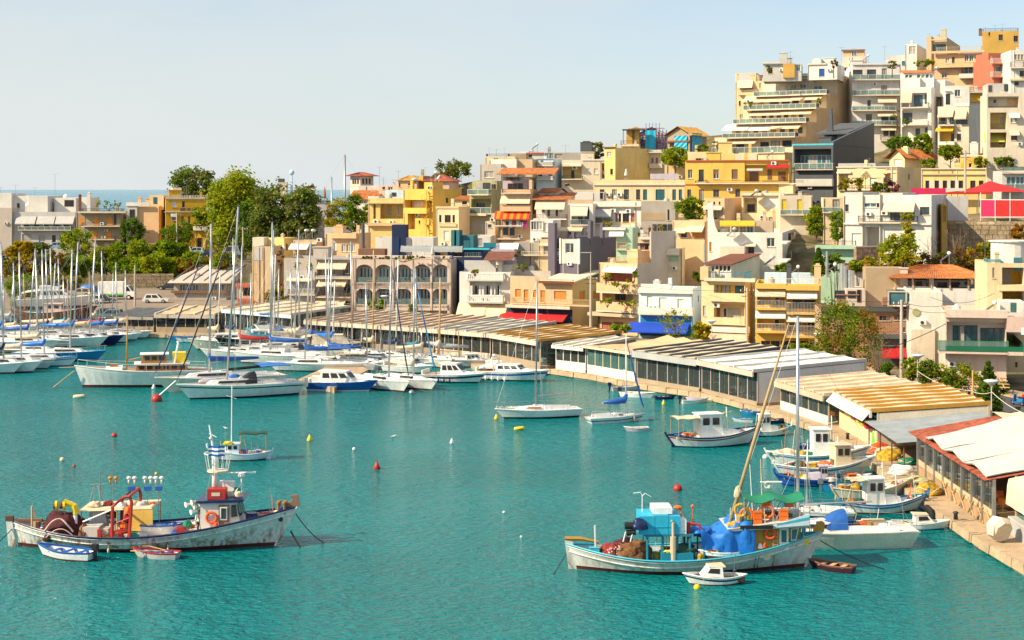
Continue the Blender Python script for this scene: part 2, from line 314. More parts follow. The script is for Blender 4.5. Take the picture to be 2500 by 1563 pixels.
def B(zone,name,lb,bx,Y,yaw,wl,feats='',d=None,roof='flat',drop=7.,ph=.7,cat='building',group=None,key=None,deck=None,dk=None):
 rng=random.Random(hash(lb) % 9973 if False else sum(map(ord,lb)))
 z0x,z0y,zs=ZN[zone];cu=lambda u:z0x+u/zs;cv=lambda v:z0y+v/zs
 u0,um,u1=cu(bx[0]),cu(bx[1]),cu(bx[2]);v0,v1=cv(bx[3]),cv(bx[4])
 a=rdn(yaw);t=Vector((cos(a),-sin(a)));b=Vector((sin(a),cos(a)));k0,k1=(u0-U0)/F,(u1-U0)/F;Cc=Vector((px(um,Y),Y))
 if yaw >= 0:
  w=(Cc.x-k0*Cc.y)/(t.x-k0*t.y);P0=Cc-w*t
  den=b.x-k1*b.y;dd=(k1*Cc.y-Cc.x)/den if abs(u1-um)>1 and abs(den)>1e-3 else 9.
 else:
  P0=Cc;w=(k1*Cc.y-Cc.x)/(t.x-k1*t.y);den=b.x-k0*b.y;dd=(k0*Cc.y-Cc.x)/den if abs(um-u0)>1 and abs(den)>1e-3 else 9.
 D=d if d else min(max(dd,4.),24.)
 zt,zv=pz(v0,Y),pz(v1,Y);zb=zv-drop;Hh=zt-zb
 root=tg(name,lb,cat,(P0.x,P0.y,zb),-a,group)
 q=Bld();q.root,q.w,q.d,q.h,q.zb,q.P0,q.a,q.Y=root,w,D,Hh,zb,P0,a,Y;q.deck=zb+Hh-(ph if roof == 'flat' else 0)
 CP.append((P0.x+t.x*w/2,P0.y+t.y*w/2,zv-1.6 if dk is None else zv-dk));
 oc=Vector((-P0.x,-P0.y));co=Vector((oc.dot(t),oc.dot(b)))
 def loc(u,v,face='F',off=0.):
  dw=Vector(((cu(u)-U0)/F,1.));dl=Vector((dw.dot(t),dw.dot(b)));dz=-(cv(v)-V0)/F
  if face == 'F':k=(off-co.y)/dl.y;s_=co.x+k*dl.x
  else:k=((w+off if face == 'R' else off)-co.x)/dl.x;s_=co.y+k*dl.y
  return s_,H+k*dz-zb
 q.loc=loc
 MF=dict(F=lambda s_,e,z:(s_,e,z),R=lambda s_,e,z:(w-e,s_,z),L=lambda s_,e,z:(e,s_,z))
 ops=dict(F=[],R=[],L=[]);busy=[];wins=[];yo=0.;lg=0.;bal=None;q.tiers=[];wmat=P(wl)
 for ln in feats.replace('\n',';').split(';'):
  p=ln.split()
  if not p:continue
  c=p[0];g=[float(x) if x.replace('.','',1).replace('-','',1).isdigit() else x for x in p[1:]]
  if c[0] == 'w' or c == 'i':
   face=c[1] if len(c)>1 else 'F'
   n=int(g[4]);st=g[5];fr=g[6] if len(g)>6 else (1. if n == 1 else .6)
   for i in range(n):
    cw=(g[1]-g[0])/n;ua=g[0]+cw*(i+.5-fr/2);ub=ua+cw*fr
    off=lg if c == 'i' else yo if face == 'F' else 0.
    s0,za=loc(ua,g[3],face,off);s1,zb_=loc(ub,g[2],face,off);s0,s1=min(s0,s1),max(s0,s1)
    zm=loc((ua+ub)/2,g[3],face,off)[1];zn=loc((ua+ub)/2,g[2],face,off)[1]
    if off == 0:
     lim=w if face == 'F' else D
     s0,s1,zm,zn=max(s0,.12),min(s1,lim-.12),max(zm,.05),min(zn,Hh-.1)
     if s1-s0<.15 or zn-zm<.15:continue
     if any(not (s1 <= o[0] or s0 >= o[1] or zn <= o[2] or zm >= o[3]) for o in ops[face]):continue
     ops[face].append((s0,s1,zm,zn,.2,None));wins.append((MF[face],s0,s1,zm,zn,.2,st))
    else:wins.append((MF['F'],s0,s1,zm,zn,off+.01,st))
  elif c == 'l':
   s0=loc(g[0],g[3])[0];s1=loc(g[1],g[3])[0];um_=(g[0]+g[1])/2;za=loc(um_,g[3])[1];zz=loc(um_,g[2])[1];s0,s1=max(s0,.1),min(s1,w-.1);lg=g[4]
   za,zz=max(.05,za),min(zz,Hh-.1)
   if not any(not (s1 <= o[0] or s0 >= o[1] or zz <= o[2] or za >= o[3]) for o in ops['F']):ops['F'].append((s0,s1,za,zz,lg,2 if len(g)>5 else 0))
   if len(g)>5:q.lm=g[5]
  elif c == 'y':yo=g[0]
  if c in 'abslT' and len(g)>3 and not isinstance(g[1],str) and not isinstance(g[3],str):
   va,vb=(g[2],g[3]) if c in 'asl' else (g[3]-8,g[2]+6) if c == 'b' else (g[2],g[2]+400)
   if not (c == 'T' and g[3]>0):busy.append((loc(g[0],va)[0]-.3,loc(g[1],va)[0]+.3,loc((g[0]+g[1])/2,vb)[1]-.3,loc((g[0]+g[1])/2,va)[1]+.3))
  if c == 'y':pass
  elif c == 'T':
   if isinstance(g[3],str):ua,va=g[3][1:].split('/');yo=max(.3,loc(float(ua),float(va),'R')[0])
   else:yo=g[3]
   s0=loc(g[0],g[2],'F',yo)[0];s1=w if g[1] == 'R' else loc(g[1],g[2],'F',yo)[0];zz=loc(g[0] if g[1] == 'R' else (g[0]+g[1])/2,g[2],'F',yo)[1]
   tm=g[4] if len(g)>4 else wl;db=g[5] if len(g)>5 else max(3.,D-yo)
   o=MB().box(s0,yo,max(0,min(zz-3.2,Hh-ph-.05)) if yo >= 0 and zz>Hh else 0,s1,yo+db,zz).bd('upper_storey' if zz>Hh else 'wing',tm,root);q.tiers.append((yo,zz))
  elif c == 'b':
   dp=g[5] if len(g)>5 else 1.2;off=yo-dp;s0=loc(g[0],g[2],'F',off)[0];s1=loc(g[1],g[2],'F',off)[0];um_=(g[0]+g[1])/2
   zz=loc(um_,g[2],'F',off)[1];zr=loc(um_,g[3],'F',off)[1];s0,s1=min(s0,s1),max(s0,s1);kd=str(g[4]);rm=None
   if ':' in kd:kd,rm=kd.split(':')
   bm_=wmat if kd == 'w' and not rm else 'warmgrey' if sum(WC.get(wl,(1,1,1)))<.5 else 'offwhite' if not rm or kd == 'w' else wmat
   o=MB().box(s0,off,zz-.05,s1,yo+.02,zz+.14).bd('balcony',bm_,root)
   if zr>zz+.3:
    rr=rlg(kd,o,s0+.05,s1-.05,off+.07,yo,zz+.14,zr,rm or (wl if kd in 'w' else 'wpaint' if kd in 'ug' else None))
  elif c == 'a':
   m_=g[4];dp=g[5] if len(g)>5 else 1.2;s0=loc(g[0],g[2],'F',yo)[0];s1=loc(g[1],g[2],'F',yo)[0];um_=(g[0]+g[1])/2
   zz=loc(um_,g[2],'F',yo)[1];ze=loc(um_,g[3],'F',yo-dp)[1];awg(root,s0,s1,yo-.01,zz,yo-dp,ze,AWN.get(m_,m_))
  elif c == 's':
   face='F';out=g[5] if len(g)>5 else .15;s0=loc(g[0],g[2],'F',yo)[0];s1=loc(g[1],g[2],'F',yo)[0];um_=(g[0]+g[1])/2;za=loc(um_,g[3],'F',yo)[1];zz=loc(um_,g[2],'F',yo)[1]
   MB().box(s0,yo-out,za,s1,yo+.03,zz).bd('cornice' if zz-za<.9 else 'panel',g[4],root)
  elif c == 'o':
   s0=loc(g[0],g[1],'F',yo)[0];za=loc(g[0],g[2],'F',yo)[1];zz=loc(g[0],g[1],'F',yo)[1];r=g[3] if len(g)>3 else .2
   MB().box(s0-r,yo-.02-(0 if lg else 0),za,s0+r,yo+2*r,zz).bd('column',g[4] if len(g)>4 else wl,root)
  elif c == 'c':
   yy=g[5] if len(g)>5 else 1.5;s0=loc(g[0],g[1],'F',yy)[0];zz=loc(g[0],g[1],'F',yy)[1];r=g[2]/2;m_=g[3] if len(g)>3 else wl
   mb=MB().box(s0-r,yy,Hh-ph-.05 if roof == 'flat' else Hh*.8,s0+r,yy+2*r,zz);mb.box(s0-r-.06,yy-.06,zz,s0+r+.06,yy+2*r+.06,zz+.1);mb.box(s0-r*.6,yy+r*.4,zz+.1,s0+r*.6,yy+r*1.6,zz+.32,0);mb.bd('chimney',m_,root)
  elif c == 'n':
   yy=g[2] if len(g)>2 else 2.;s0,zz=loc(g[0],g[1],'F',yy);mb=MB().tube((s0,yy,Hh-ph if roof == 'flat' else Hh-.2),(s0,yy,zz),.03,5);ln_=rng.uniform(.5,.9)
   mb.tube((s0-ln_,yy,zz-.15),(s0+ln_,yy,zz-.1),.015,4)
   for k in range(6):x=s0-ln_+2*ln_*k/5;mb.tube((x,yy-.25,zz-.13),(x,yy+.25,zz-.13),.01,3)
   mb.bd('antenna','steel',root)
  elif c == 'k':
   s0,zz=loc(g[0],g[1],'F',yo-.36);ac_unit(root,s0,yo-.36,zz)
  elif c == 'kR':
   s0,zz=loc(g[0],g[1],'R');ac_unit(root,s0,-.36,zz,MF['R'])
  elif c == 'd':
   yy=g[2] if len(g)>2 else 1.;s0,zz=loc(g[0],g[1],'F',yy);mb=MB().disc((s0,yy,zz),.45,(-.4,-.7,.45),.06,12);mb.tube((s0,yy+.1,Hh-ph),(s0,yy+.1,zz),.03,5);mb.tube((s0,yy,zz),(s0-.25,yy-.45,zz+.2),.012,3);mb.bd('satellite_dish','wmetal',root)
  elif c == 'P':
   zz=Hh;zr=loc((g[0]+g[1])/2,g[2])[1];kd=str(g[3]);rm=None
   if ':' in kd:kd,rm=kd.split(':')
   rlg(kd,root,max(loc(g[0],g[2])[0],.1),min(loc(g[1],g[2])[0],w-.1),.12,min(3.,D-.2),zz,zr,rm)
  elif c == 't':
   kind,vt,m_,ov=g[0],g[1],{'o':TO,'r':TR,'y':TY,'b':TB}[g[2]],g[3] if len(g)>3 else .4
   yr=D/2;zr=loc((bx[0]+bx[1])/2,vt,'F',yr if kind != 'shed' else D)[1];mb=MB();e=.0;za=Hh+.02
   x0,x1,y0,y1=-ov,w+ov,-ov,D+ov;zr=max(zr,za+.4)
   if kind == 'hip':
    ins=min(w,D)/2;ra,rb=(ins,D/2,zr),(max(w-ins,ins+.05),D/2,zr)
    if w<D:ra,rb=(w/2,ins,zr),(w/2,D-ins,zr);tls(mb,(x0,y0,za),(x1,y0,za),ra,ra);tls(mb,(x1,y0,za),(x1,y1,za),rb,ra);tls(mb,(x1,y1,za),(x0,y1,za),rb,rb);tls(mb,(x0,y1,za),(x0,y0,za),ra,rb)
    else:tls(mb,(x0,y0,za),(x1,y0,za),rb,ra);tls(mb,(x1,y0,za),(x1,y1,za),rb,rb);tls(mb,(x1,y1,za),(x0,y1,za),ra,rb);tls(mb,(x0,y1,za),(x0,y0,za),ra,ra)
   elif kind == 'gable':
    tls(mb,(x0,y0,za),(x1,y0,za),(x1,D/2,zr),(x0,D/2,zr));tls(mb,(x1,y1,za),(x0,y1,za),(x0,D/2,zr),(x1,D/2,zr))
    MB().prism([(0,0,Hh),(0,D,Hh),(0,D/2,zr-.15)],(.2,0,0)).prism([(w-.2,0,Hh),(w-.2,D,Hh),(w-.2,D/2,zr-.15)],(.2,0,0)).bd('gable',wmat,root)
   elif kind == 'front':
    tls(mb,(x0,y0,za),(w/2,y0,zr),(w/2,y1,zr),(x0,y1,za),pitch=.3) if False else None
    tls(mb,(x0,y1,za),(x0,y0,za),(w/2,y0,zr),(w/2,y1,zr));tls(mb,(x1,y0,za),(x1,y1,za),(w/2,y1,zr),(w/2,y0,zr))
    MB().prism([(0,0,Hh),(w,0,Hh),(w/2,0,zr-.15)],(0,.2,0)).bd('gable',wmat,root)
   else:
    tls(mb,(x0,y0,za),(x1,y0,za),(x1,y1,zr),(x0,y1,zr));MB().prism([(0,0,Hh),(0,D,Hh),(0,D,zr-.1)],(w,0,0)).bd('gable',wmat,root)
   mb.bd('roof',m_,root)
 if cat == 'building' and len(ops['F']) and key not in ('arc','terr','modern','bigyellow','neo','sign','garage','purple','wedge','brick','pink','D25','A2','hip','tower'):
  st_=rng.choice(('g','d','b','h:greyshut','s:shut','s:wshut','r:wshut'));nf=int((Hh-drop)/2.9);nc=int((w-.8)/2.1)
  for f_ in range(max(nf,0)):
   for c_ in range(max(nc,0)):
    ww=rng.uniform(.8,1.15);cx_=.4+(w-.8)*(c_+.5)/nc;dr=rng.random()<.35;z1_=Hh-.75-f_*2.9;z0_=z1_-(2.05 if dr else 1.25);s0,s1=cx_-ww/2,cx_+ww/2
    if z0_<drop*.8 or rng.random()>.62:continue
    if any(not (s1+.25 <= o[0] or s0-.25 >= o[1] or z1_+.2 <= o[2] or z0_-.2 >= o[3]) for o in ops['F']+busy):continue
    ops['F'].append((s0,s1,z0_,z1_,.2,None));wins.append((MF['F'],s0,s1,z0_,z1_,.2,rng.choice((st_,st_,'g','k','d'))));k_=rng.random()
    if dr and k_<.5:o=MB().box(s0-.5,-.8,z0_-.14,s1+.5,.02,z0_-.02).bd('balcony','offwhite',root);rlg(rng.choice('bbhw'),o,s0-.45,s1+.45,-.75,0,z0_-.02,z0_+.9,'offwhite' if rng.random()<.3 else None)
    elif k_>.72:awg(root,s0-.3,s1+.3,-.01,z1_+.3,-.9,z1_-.35,AWN[rng.choice(('cr','cr','wh','pk','gr'))])
 if roof == 'flat' and cat == 'building':
  zi=Hh-ph
  for k_ in range(rng.choice((1,1,2,2,3))):
   x,y,hh=rng.uniform(.4,w-.4),rng.uniform(1,D-.5),rng.uniform(1.2,2.8);mb=MB().tube((x,y,zi),(x,y,zi+hh),.022,4).tube((x-.5,y-.1,zi+hh-.1),(x+.5,y+.1,zi+hh-.1),.012,3)
   for j in range(5):e_=-.45+.22*j;mb.tube((x+e_,y-.2,zi+hh-.1),(x+e_,y+.2,zi+hh-.1),.01,3)
   mb.bd('antenna','steel',root)
  if w>5 and rng.random()<.6:x,y=rng.uniform(.8,w-1.2),rng.uniform(2,max(2.1,D-1.5));MB().tube((x,y,zi),(x,y,zi+1.1),.45,10).tube((x,y,zi+1.1),(x,y,zi+1.25),.2,8).bd('water_tank',rng.choice(('wmetal','lgrey','warmgrey')),root)
  if w>6 and D>5 and rng.random()<.45:x,y=rng.uniform(.3,w-3),rng.uniform(2.2,D-2.5);MB().box(x,y,zi,x+2.4,y+2.2,zi+2.2).box(x-.15,y-.15,zi+2.2,x+2.55,y+2.35,zi+2.32).bd('stair_head',wl,root)
  if rng.random()<.5:x,y=rng.uniform(.5,w-.8),rng.uniform(.6,2);MB().box(x,y,zi,x+.5,y+.5,zi+1.2+rng.random()).box(x-.06,y-.06,zi+1.2,x+.56,y+.56,zi+1.28).bd('chimney',wl,root)
  for k_ in range(rng.choice((1,1,2))):
   x=rng.choice((.12,w-.12,rng.uniform(.5,w-.5)))
   if not any(o[0]-.08<x<o[1]+.08 for o in ops['F']):MB().tube((x,-.06,0),(x,-.06,Hh-.15),.045,5).bd('drainpipe',rng.choice(('wpaint','warmgrey','rustm')),root)
  for k_ in range(3):
   x,z=rng.uniform(.6,w-.6),Hh-rng.uniform(1.2,max(1.3,min(9,Hh-1)))
   if w>3 and not any(o[0]-.5<x<o[1]+.5 and o[2]-.4<z<o[3]+.4 for o in ops['F']):ac_unit(root,x,-.36,z,None,.75);break
 if D>5 and not ops['R'] and yaw>5 and rng.random()<.55:
  for k_ in range(rng.choice((1,2))):
   s_,z_=rng.uniform(1,D-1.6),Hh-rng.uniform(1.9,5.5)
   if z_>1:ops['R'].append((s_,s_+.7,z_,z_+.9,.2,None));wins.append((MF['R'],s_,s_+.7,z_,z_+.9,.2,rng.choice(('g','s:shut','k'))));break
 for (s0,s1,z0_,z1_,dp_,bk_) in ops['F']:
  if bk_ is None and s1-s0<2.2 and z1_-z0_<1.8:MB().box(s0-.08,-.09,z0_-.09,s1+.08,.02,z0_-.01).bd('sill','offwhite',root)
 mb=MB()
 cutwall(mb,w,Hh,ops['F'],MF['F']);cutwall(mb,D,Hh,ops['R'],MF['R']);cutwall(mb,D,Hh,ops['L'],MF['L'])
 mb.poly([(0,D,0),(0,D,Hh),(w,D,Hh),(w,D,0)])
 if roof == 'flat':
  e=.18;zi=Hh-ph
  o4=[(0,0),(w,0),(w,D),(0,D)];i4=[(e,e),(w-e,e),(w-e,D-e),(e,D-e)]
  for k in range(4):
   j=(k+1) % 4;mb.poly([(*o4[k],Hh),(*o4[j],Hh),(*i4[j],Hh),(*i4[k],Hh)]);mb.poly([(*i4[k],Hh),(*i4[j],Hh),(*i4[j],zi),(*i4[k],zi)])
  mb.poly([(*p,zi) for p in i4],1)
 else:mb.poly([(0,0,Hh),(w,0,Hh),(w,D,Hh),(0,D,Hh)],1)
 mb.bd('wall',[wmat,P(deck) if deck else DECK,P(getattr(q,'lm',wl))],root)
 for (Mf,s0,s1,za,zz,dep,st) in wins:wdw(root,Mf,s0,s1,za,zz,dep,st,rng)
 if key:BL[key]=q
 return q
AWN=dict(cr='awn',wh='awnw',gr='awngrey',yl='awny',yg='awnyg',bl='awnb',rd='awnr',pk='awnp')
def stripes(name,c1,c2,ax,sc):
 m=bpy.data.materials.new(name);m.use_nodes=True;n,l=m.node_tree.nodes,m.node_tree.links;b=n['Principled BSDF'];b.inputs['Roughness'].default_value=.85
 t=n.new('ShaderNodeTexCoord');s=n.new('ShaderNodeSeparateXYZ');l.new(t.outputs['Object'],s.inputs[0])
 a=n.new('ShaderNodeMath');a.operation='MULTIPLY';a.inputs[1].default_value=sc;l.new(s.outputs[ax],a.inputs[0]);f=n.new('ShaderNodeMath');f.operation='FRACT';l.new(a.outputs[0],f.inputs[0])
 g=n.new('ShaderNodeMath');g.operation='GREATER_THAN';g.inputs[1].default_value=.5;l.new(f.outputs[0],g.inputs[0])
 x=n.new('ShaderNodeMix');x.data_type='RGBA';l.new(g.outputs[0],x.inputs[0]);x.inputs[6].default_value=(*c1,1);x.inputs[7].default_value=(*c2,1);l.new(x.outputs[2],b.inputs['Base Color']);return m
AWN['st']=stripes('orange_striped_cloth',(.72,.045,.015),(.82,.22,.01),0,.9)
SOLP=mat('solar_glass',(.10,.11,.13),.25,.2,var=.2)
def solar(b,u,v,lb,y=2.5,rz=0.,s=1.):
 """roof solar water heater: tank over a tilted panel"""
 s *= .72;rz -= pi/2
 x,z=b.loc(u,v,'F',y);zz=b.deck-b.zb;c,sn=cos(-b.a),sin(-b.a)
 r=tg('solar_water_heater',lb,'water heater',(b.P0.x+c*x-sn*y,b.P0.y+sn*x+c*y,b.deck),-b.a+rz,'solar water heaters on the roofs')
 up=max(0.,z-zz-.2)
 k=s
 MB().hexa([(-.95*k,-.55*k,.25+up),(-.05*k,-.55*k,.25+up),(-.05*k,.75*k,1.35*k+up),(-.95*k,.75*k,1.35*k+up)],[(-.95*k,-.6*k,.33+up),(-.05*k,-.6*k,.33+up),(-.05*k,.7*k,1.43*k+up),(-.95*k,.7*k,1.43*k+up)]).hexa([(.05*k,-.55*k,.25+up),(.95*k,-.55*k,.25+up),(.95*k,.75*k,1.35*k+up),(.05*k,.75*k,1.35*k+up)],[(.05*k,-.6*k,.33+up),(.95*k,-.6*k,.33+up),(.95*k,.7*k,1.43*k+up),(.05*k,.7*k,1.43*k+up)]).bd('collector_panel',SOLP,r)
 MB().tube((-.85*k,.85*k,1.7*k+up),(.85*k,.85*k,1.7*k+up),.3*k,12).bd('tank','wmetal',r,True)
 mb=MB()
 for x_ in (-.8*k,.8*k):mb.tube((x_,-.5*k,0),(x_,-.5*k,.3+up),.03,4).tube((x_,.85*k,0),(x_,.85*k,1.45*k+up),.03,4).tube((x_,.85*k,0.05),(x_,-.5*k,.27+up),.025,4)
 mb.bd('stand','alu',r)
 return r
# ---------------------------------------------------------------- the buildings, read off the photograph zone by zone
B('A','apartment_building','pinkish grey apartment block with white rooftop hut at the edge of the headland',(-60,112,112,482,860),352,4,'warmgrey','T -60 106 345 2.5 white;w 10 45 570 625 1 c;w 0 40 700 775 1 r:wshut;b -60 98 665 625 w:mauve 1.1;b -60 98 785 745 w:mauve 1.1;n 5 290 3;n 145 268 4',d=11)
q=B('A','apartment_building','grey apartment block with three slanted grey awnings above a long balcony',(115,705,705,520,860),352,3,'lgrey','a 155 338 560 628 gr 1.3;a 350 512 560 628 gr 1.3;a 522 690 560 628 gr 1.3;w 200 655 636 662 5 k .5;b 165 655 690 655 g 1.2;w 205 290 725 838 1 r:greyshut;w 358 416 740 802 1 r:greyshut;w 480 515 735 840 1 k;w 555 590 735 840 1 k;T 112 270 372 3 white;w 158 182 440 485 1 k;T 272 440 372 1.8 white;T 502 700 390 4 white;w 595 680 410 470 1 k;T 700 828 385 5 white;s 500 702 476 516 white .05;n 322 292 3;n 508 165 4;c 818 350 .7 white 6;d 600 372 5;d 250 450 2;c 735 370 .5 rust 6',d=12,key='A2')
def arch(root,Mf,s0,s1,z0,z1,dep,m_,name='arched_shutter',n=8):
 r=(s1-s0)/2;c=(s0+s1)/2;zc_=z1-r;pts=[(s0,z0),(s1,z0)]+[(c+r*cos(pi*i/n),zc_+r*sin(pi*i/n)) for i in range(n+1)]
 return MB().prism([Mf(x,dep,z) for x,z in pts],Vector(Mf(0,dep-.08,0))-Vector(Mf(0,dep,0))).bd(name,m_,root)
q=B('A','apartment_building','brown stone apartment house with arched wooden shutters and a roof garden',(705,1115,1115,515,850),350,2,'stone','b 750 1175 655 620 b 1.5;b 820 1050 778 742 b 1.3;s 735 1175 515 530 offwhite 1.4;k 940 628;k 955 752;w 1050 1075 540 640 1 k;P 735 1170 488 b',d=11,key='A3')
for (u0,u1,v0,v1) in ((735,780,565,642),(862,912,562,642),(985,1040,562,642),(845,895,688,768),(975,1030,688,768),(860,900,800,842),(960,1010,800,842)):
 s0,z0=q.loc(u0,v1);s1,z1=q.loc(u1,v0);arch(q.root,lambda s,e,z:(s,e,z),s0,s1,z0,z1,-.01,'orange_shut' if v1<780 else 'rosy')
B('A','house','cream house with arched loggia and tall blank peach wall beside the yellow mansion',(1165,1475,1475,462,690),352,3,'peach','T 1380 1510 365 1 cream;w 1415 1450 385 445 1 D;y 0;T 1165 1265 466 -.6 lgrey 4;y -.6;w 1196 1244 497 575 1 k;c 1286 392 .7 peach 1.2;s 1165 1380 432 466 white .2',d=9)
q=B('A','mansion','bright yellow mansion with white crenellated parapet seen through the trees',(1482,1530,1915,390,720),350,-14,'gold','w 1680 1705 422 480 1 k;s 1662 1708 484 512 brown .05;s 1728 1772 484 512 brown .05;s 1515 1915 514 524 offwhite .2;w 1674 1696 562 628 1 s:shut;w 1735 1756 562 628 1 s:shut;T 1590 1675 296 4 white 3;n 1640 270 3;n 1722 278 3',ph=.6,key='mansion')
mb=MB()
for i in range(26):mb.box(i*q.w/26+.1,-.05,q.h,i*q.w/26+.1+q.w/26*.55,.3,q.h+.55)
mb.box(-.1,-.15,q.h-.3,q.w+.1,0,q.h);mb.bd('battlement','offwhite',q.root)
B('A','gatehouse','small yellow porch with balustraded balcony below the mansion trees',(1800,1895,1895,690,860),342,2,'gold','b 1785 1900 690 655 u 1.2;w 1820 1870 760 850 1 k',d=5)
q=B('K','tavern','tavern with wide grey fabric roof beside the parking lot',(258,700,700,445,560),284,4,'concrete','w 300 680 462 515 7 B .85;s 240 705 515 535 brown .5',d=10,ph=.05,cat='building')
MB().hexa([(-.9,-1.2,q.h-.1),(q.w+1,-1.2,q.h-.1),(q.w+1,q.d,q.h+.6),(1.5,q.d,q.h+.6)],[(-.5,-.8,q.h+.35),(q.w+1,-.8,q.h+.35),(q.w+1,q.d,q.h+2.6),(3,q.d,q.h+2.6)]).bd('fabric_roof','warmgrey',q.root)
for i in range(6):x=i*q.w/5;MB().hexa([(x-.12,-.85,q.h+.3),(x+.12,-.85,q.h+.3),(x+1.2,q.d,q.h+2.6),(x+.96,q.d,q.h+2.6)],[(x-.12,-.85,q.h+.42),(x+.12,-.85,q.h+.42),(x+1.2,q.d,q.h+2.72),(x+.96,q.d,q.h+2.72)]).bd('roof_rib','slate',q.root)
q=B('K','tavern','low tavern with red fascia and grey sheet roof beside the golden tree',(785,1190,1190,478,610),268,5,'offwhite','w 830 1020 490 560 2 k .9;s 780 1195 455 482 red .8;s 790 1185 580 600 red .3',d=10,ph=.05,deck='grey')
q=B('K','tavern','small tavern with crimson gable front behind the sloop masts',(640,850,850,700,830),238,5,'tan','w 660 840 690 735 3 k .9;t front 615 r .5',roof='t',d=11)
B('B','house','white crenellated wall showing between the two tall trees',(755,872,872,455,520),380,0,'offwhite','',d=6)
B('B','house','mauve house with balustraded roof terrace behind yellow trees',(1380,1512,1512,525,650),318,5,'lilac','P 1385 1508 490 u;w 1420 1440 560 600 1 k',d=8,key='mauve')
q=B('C','tower_house','square stone tower with arched windows under a low red tile roof',(208,300,416,342,505),322,36,'pinkw','s 208 300 428 436 offwhite .06;t hip 308 r .9',roof='t',key='tower')
for u in (236,256,280):s0,z0=q.loc(u-6,412);s1,z1=q.loc(u+6,365);arch(q.root,lambda s,e,z:(s,e,z),s0,s1,z0,z1,-.02,GL,'arched_window')
for u in (326,357,386):s0,z0=q.loc(u-7,412,'R');s1,z1=q.loc(u+7,362,'R');arch(q.root,lambda s,e,z:(q.w-e,s,z),min(s0,s1),max(s0,s1),z0,z1,-.02,GL,'arched_window')
B('C','house','white flat roofed block right beside the stone tower',(284,470,470,428,490),318,3,'white','',d=7)
B('C','house','white gabled house with bright orange tile roof below the tower',(205,440,530,560,600),310,12,'white','w 330 350 570 590 1 g;t gable 475 o .5',roof='t',d=8)
B('C','house','low pink house with rooftop aerials above the yellow villa',(470,660,660,425,540),312,4,'pinkw','w 505 530 440 462 1 k;n 512 365;n 605 368;n 478 252 3;w 560 600 440 470 1 g',d=7)
B('C','house','peach house with ochre tile roof and small balcony on the ridge',(650,822,822,385,470),305,8,'peach','t hip 338 y .4;w 655 672 405 440 1 s:shut;n 652 290 3;w 740 770 400 430 1 g',roof='t',d=8)
B('C','house','narrow olive house beside the red tile roof',(820,885,885,338,460),308,8,'olive','s 848 880 340 452 yellow .1',d=7)
B('C','house','brick coloured house with sloping red tile roof on the ridge',(884,1120,1140,392,470),306,10,'rosy','t hip 328 r .5;w 960 1000 402 420 2 k',roof='t',d=9)
B('C','villa','yellow villa with columned veranda and balustrade above the harbour trees',(372,702,702,545,800),290,6,'paleyellow','l 412 696 598 735 2.6;o 398 595 735 .45;o 464 595 735 .4;i 555 590 612 700 1 y;i 640 668 612 700 1 c;s 372 702 580 594 cream .5;P 380 470 528 u:wpaint;s 372 720 772 800 peach .6;k 445 760;T 532 698 470 3.5 lblue;w 590 632 492 528 1 d',d=9,ph=.5)
q=B('C','apartment_building','yellow apartment house with white loggia and a spiral stair at its side',(702,968,1236,460,865),284,36,'yellow','l 712 905 560 655 1.8;i 790 880 570 628 1 r:wshut;i 740 775 575 640 1 k;b 702 912 684 634 w 1.0;l 738 806 690 832 1.4;i 745 785 700 760 1 y;w 838 854 750 782 1 k;l 915 962 565 660 1.2;T 892 965 398 .3 yellow 3;w 922 972 432 474 1 g;d 1020 350 3',key='yel')
mb=MB()
for i in range(26):
 a=i*.55;z=q.h-7.5+i*.28;x,y=q.w-1.0,-.5;mb.box(x+.05,-.5,z,x+.9,-.28,z+.05,0,lambda X,Y,Z,a=a,x=x,y=y:(x+(X-x)*cos(a)-(Y-y)*sin(a),y+(X-x)*sin(a)+(Y-y)*cos(a),Z))
mb.tube((q.w-1,-.5,0),(q.w-1,-.5,q.h-.2),.07,6)
mb.path([(q.w-1+.9*cos(i*.55),-.5+.9*sin(i*.55),q.h-6.6+i*.28) for i in range(26)],.03,4);mb.bd('spiral_stair','yellow',q.root)
solar(q,780,425,'solar heater with dark panel on the yellow house beside the spiral stair',2.2);solar(q,985,360,'pair tank solar heater on the tall corner of the yellow house',3.2)
B('C','house','flat cream house with square openings below the yellow wall',(1000,1210,1312,622,985),272,22,'cream','s 1000 1210 622 640 peach .15;w 1028 1050 700 768 1 k;w 1080 1135 700 770 1 k;w 1152 1174 700 770 1 k;s 1028 1190 778 806 peach .2;w 1070 1120 845 940 1 r:wshut')
B('C','house','small house with steep orange tile hood and brown window',(1170,1306,1312,560,640),279,12,'cream','w 1240 1285 572 602 1 k;t shed 524 o .4',roof='t',d=5)
q=B('C','apartment_building','olive green apartment house with glass top balcony and big grey shutters',(1308,1512,1578,462,870),276,20,'olive','T 1335 1560 385 2.2 olive;w 1372 1432 402 458 1 r:greyshut;w 1436 1500 402 458 1 d;w 1512 1552 415 458 1 k;y 0;b 1288 1482 516 462 g 1.4;l 1325 1505 552 682 1.6;i 1330 1370 560 680 1 r:greyshut;i 1375 1450 590 680 1 d;b 1308 1508 692 630 g .5;s 1284 1480 688 706 offwhite 1.0;w 1292 1455 745 862 1 r:greyshut;w 1475 1512 786 815 1 k',key='olive')
solar(q,1595,330,'solar heater on the olive green house with glass top balcony',3.5)
B('C','house','blank grey block with white barred window under the ridge',(1405,1600,1748,228,470),292,14,'warmgrey','w 1445 1530 296 356 1 c;T 1610 1742 185 2 white;w 1640 1690 272 330 1 D;T 1745 1890 185 3 sand')
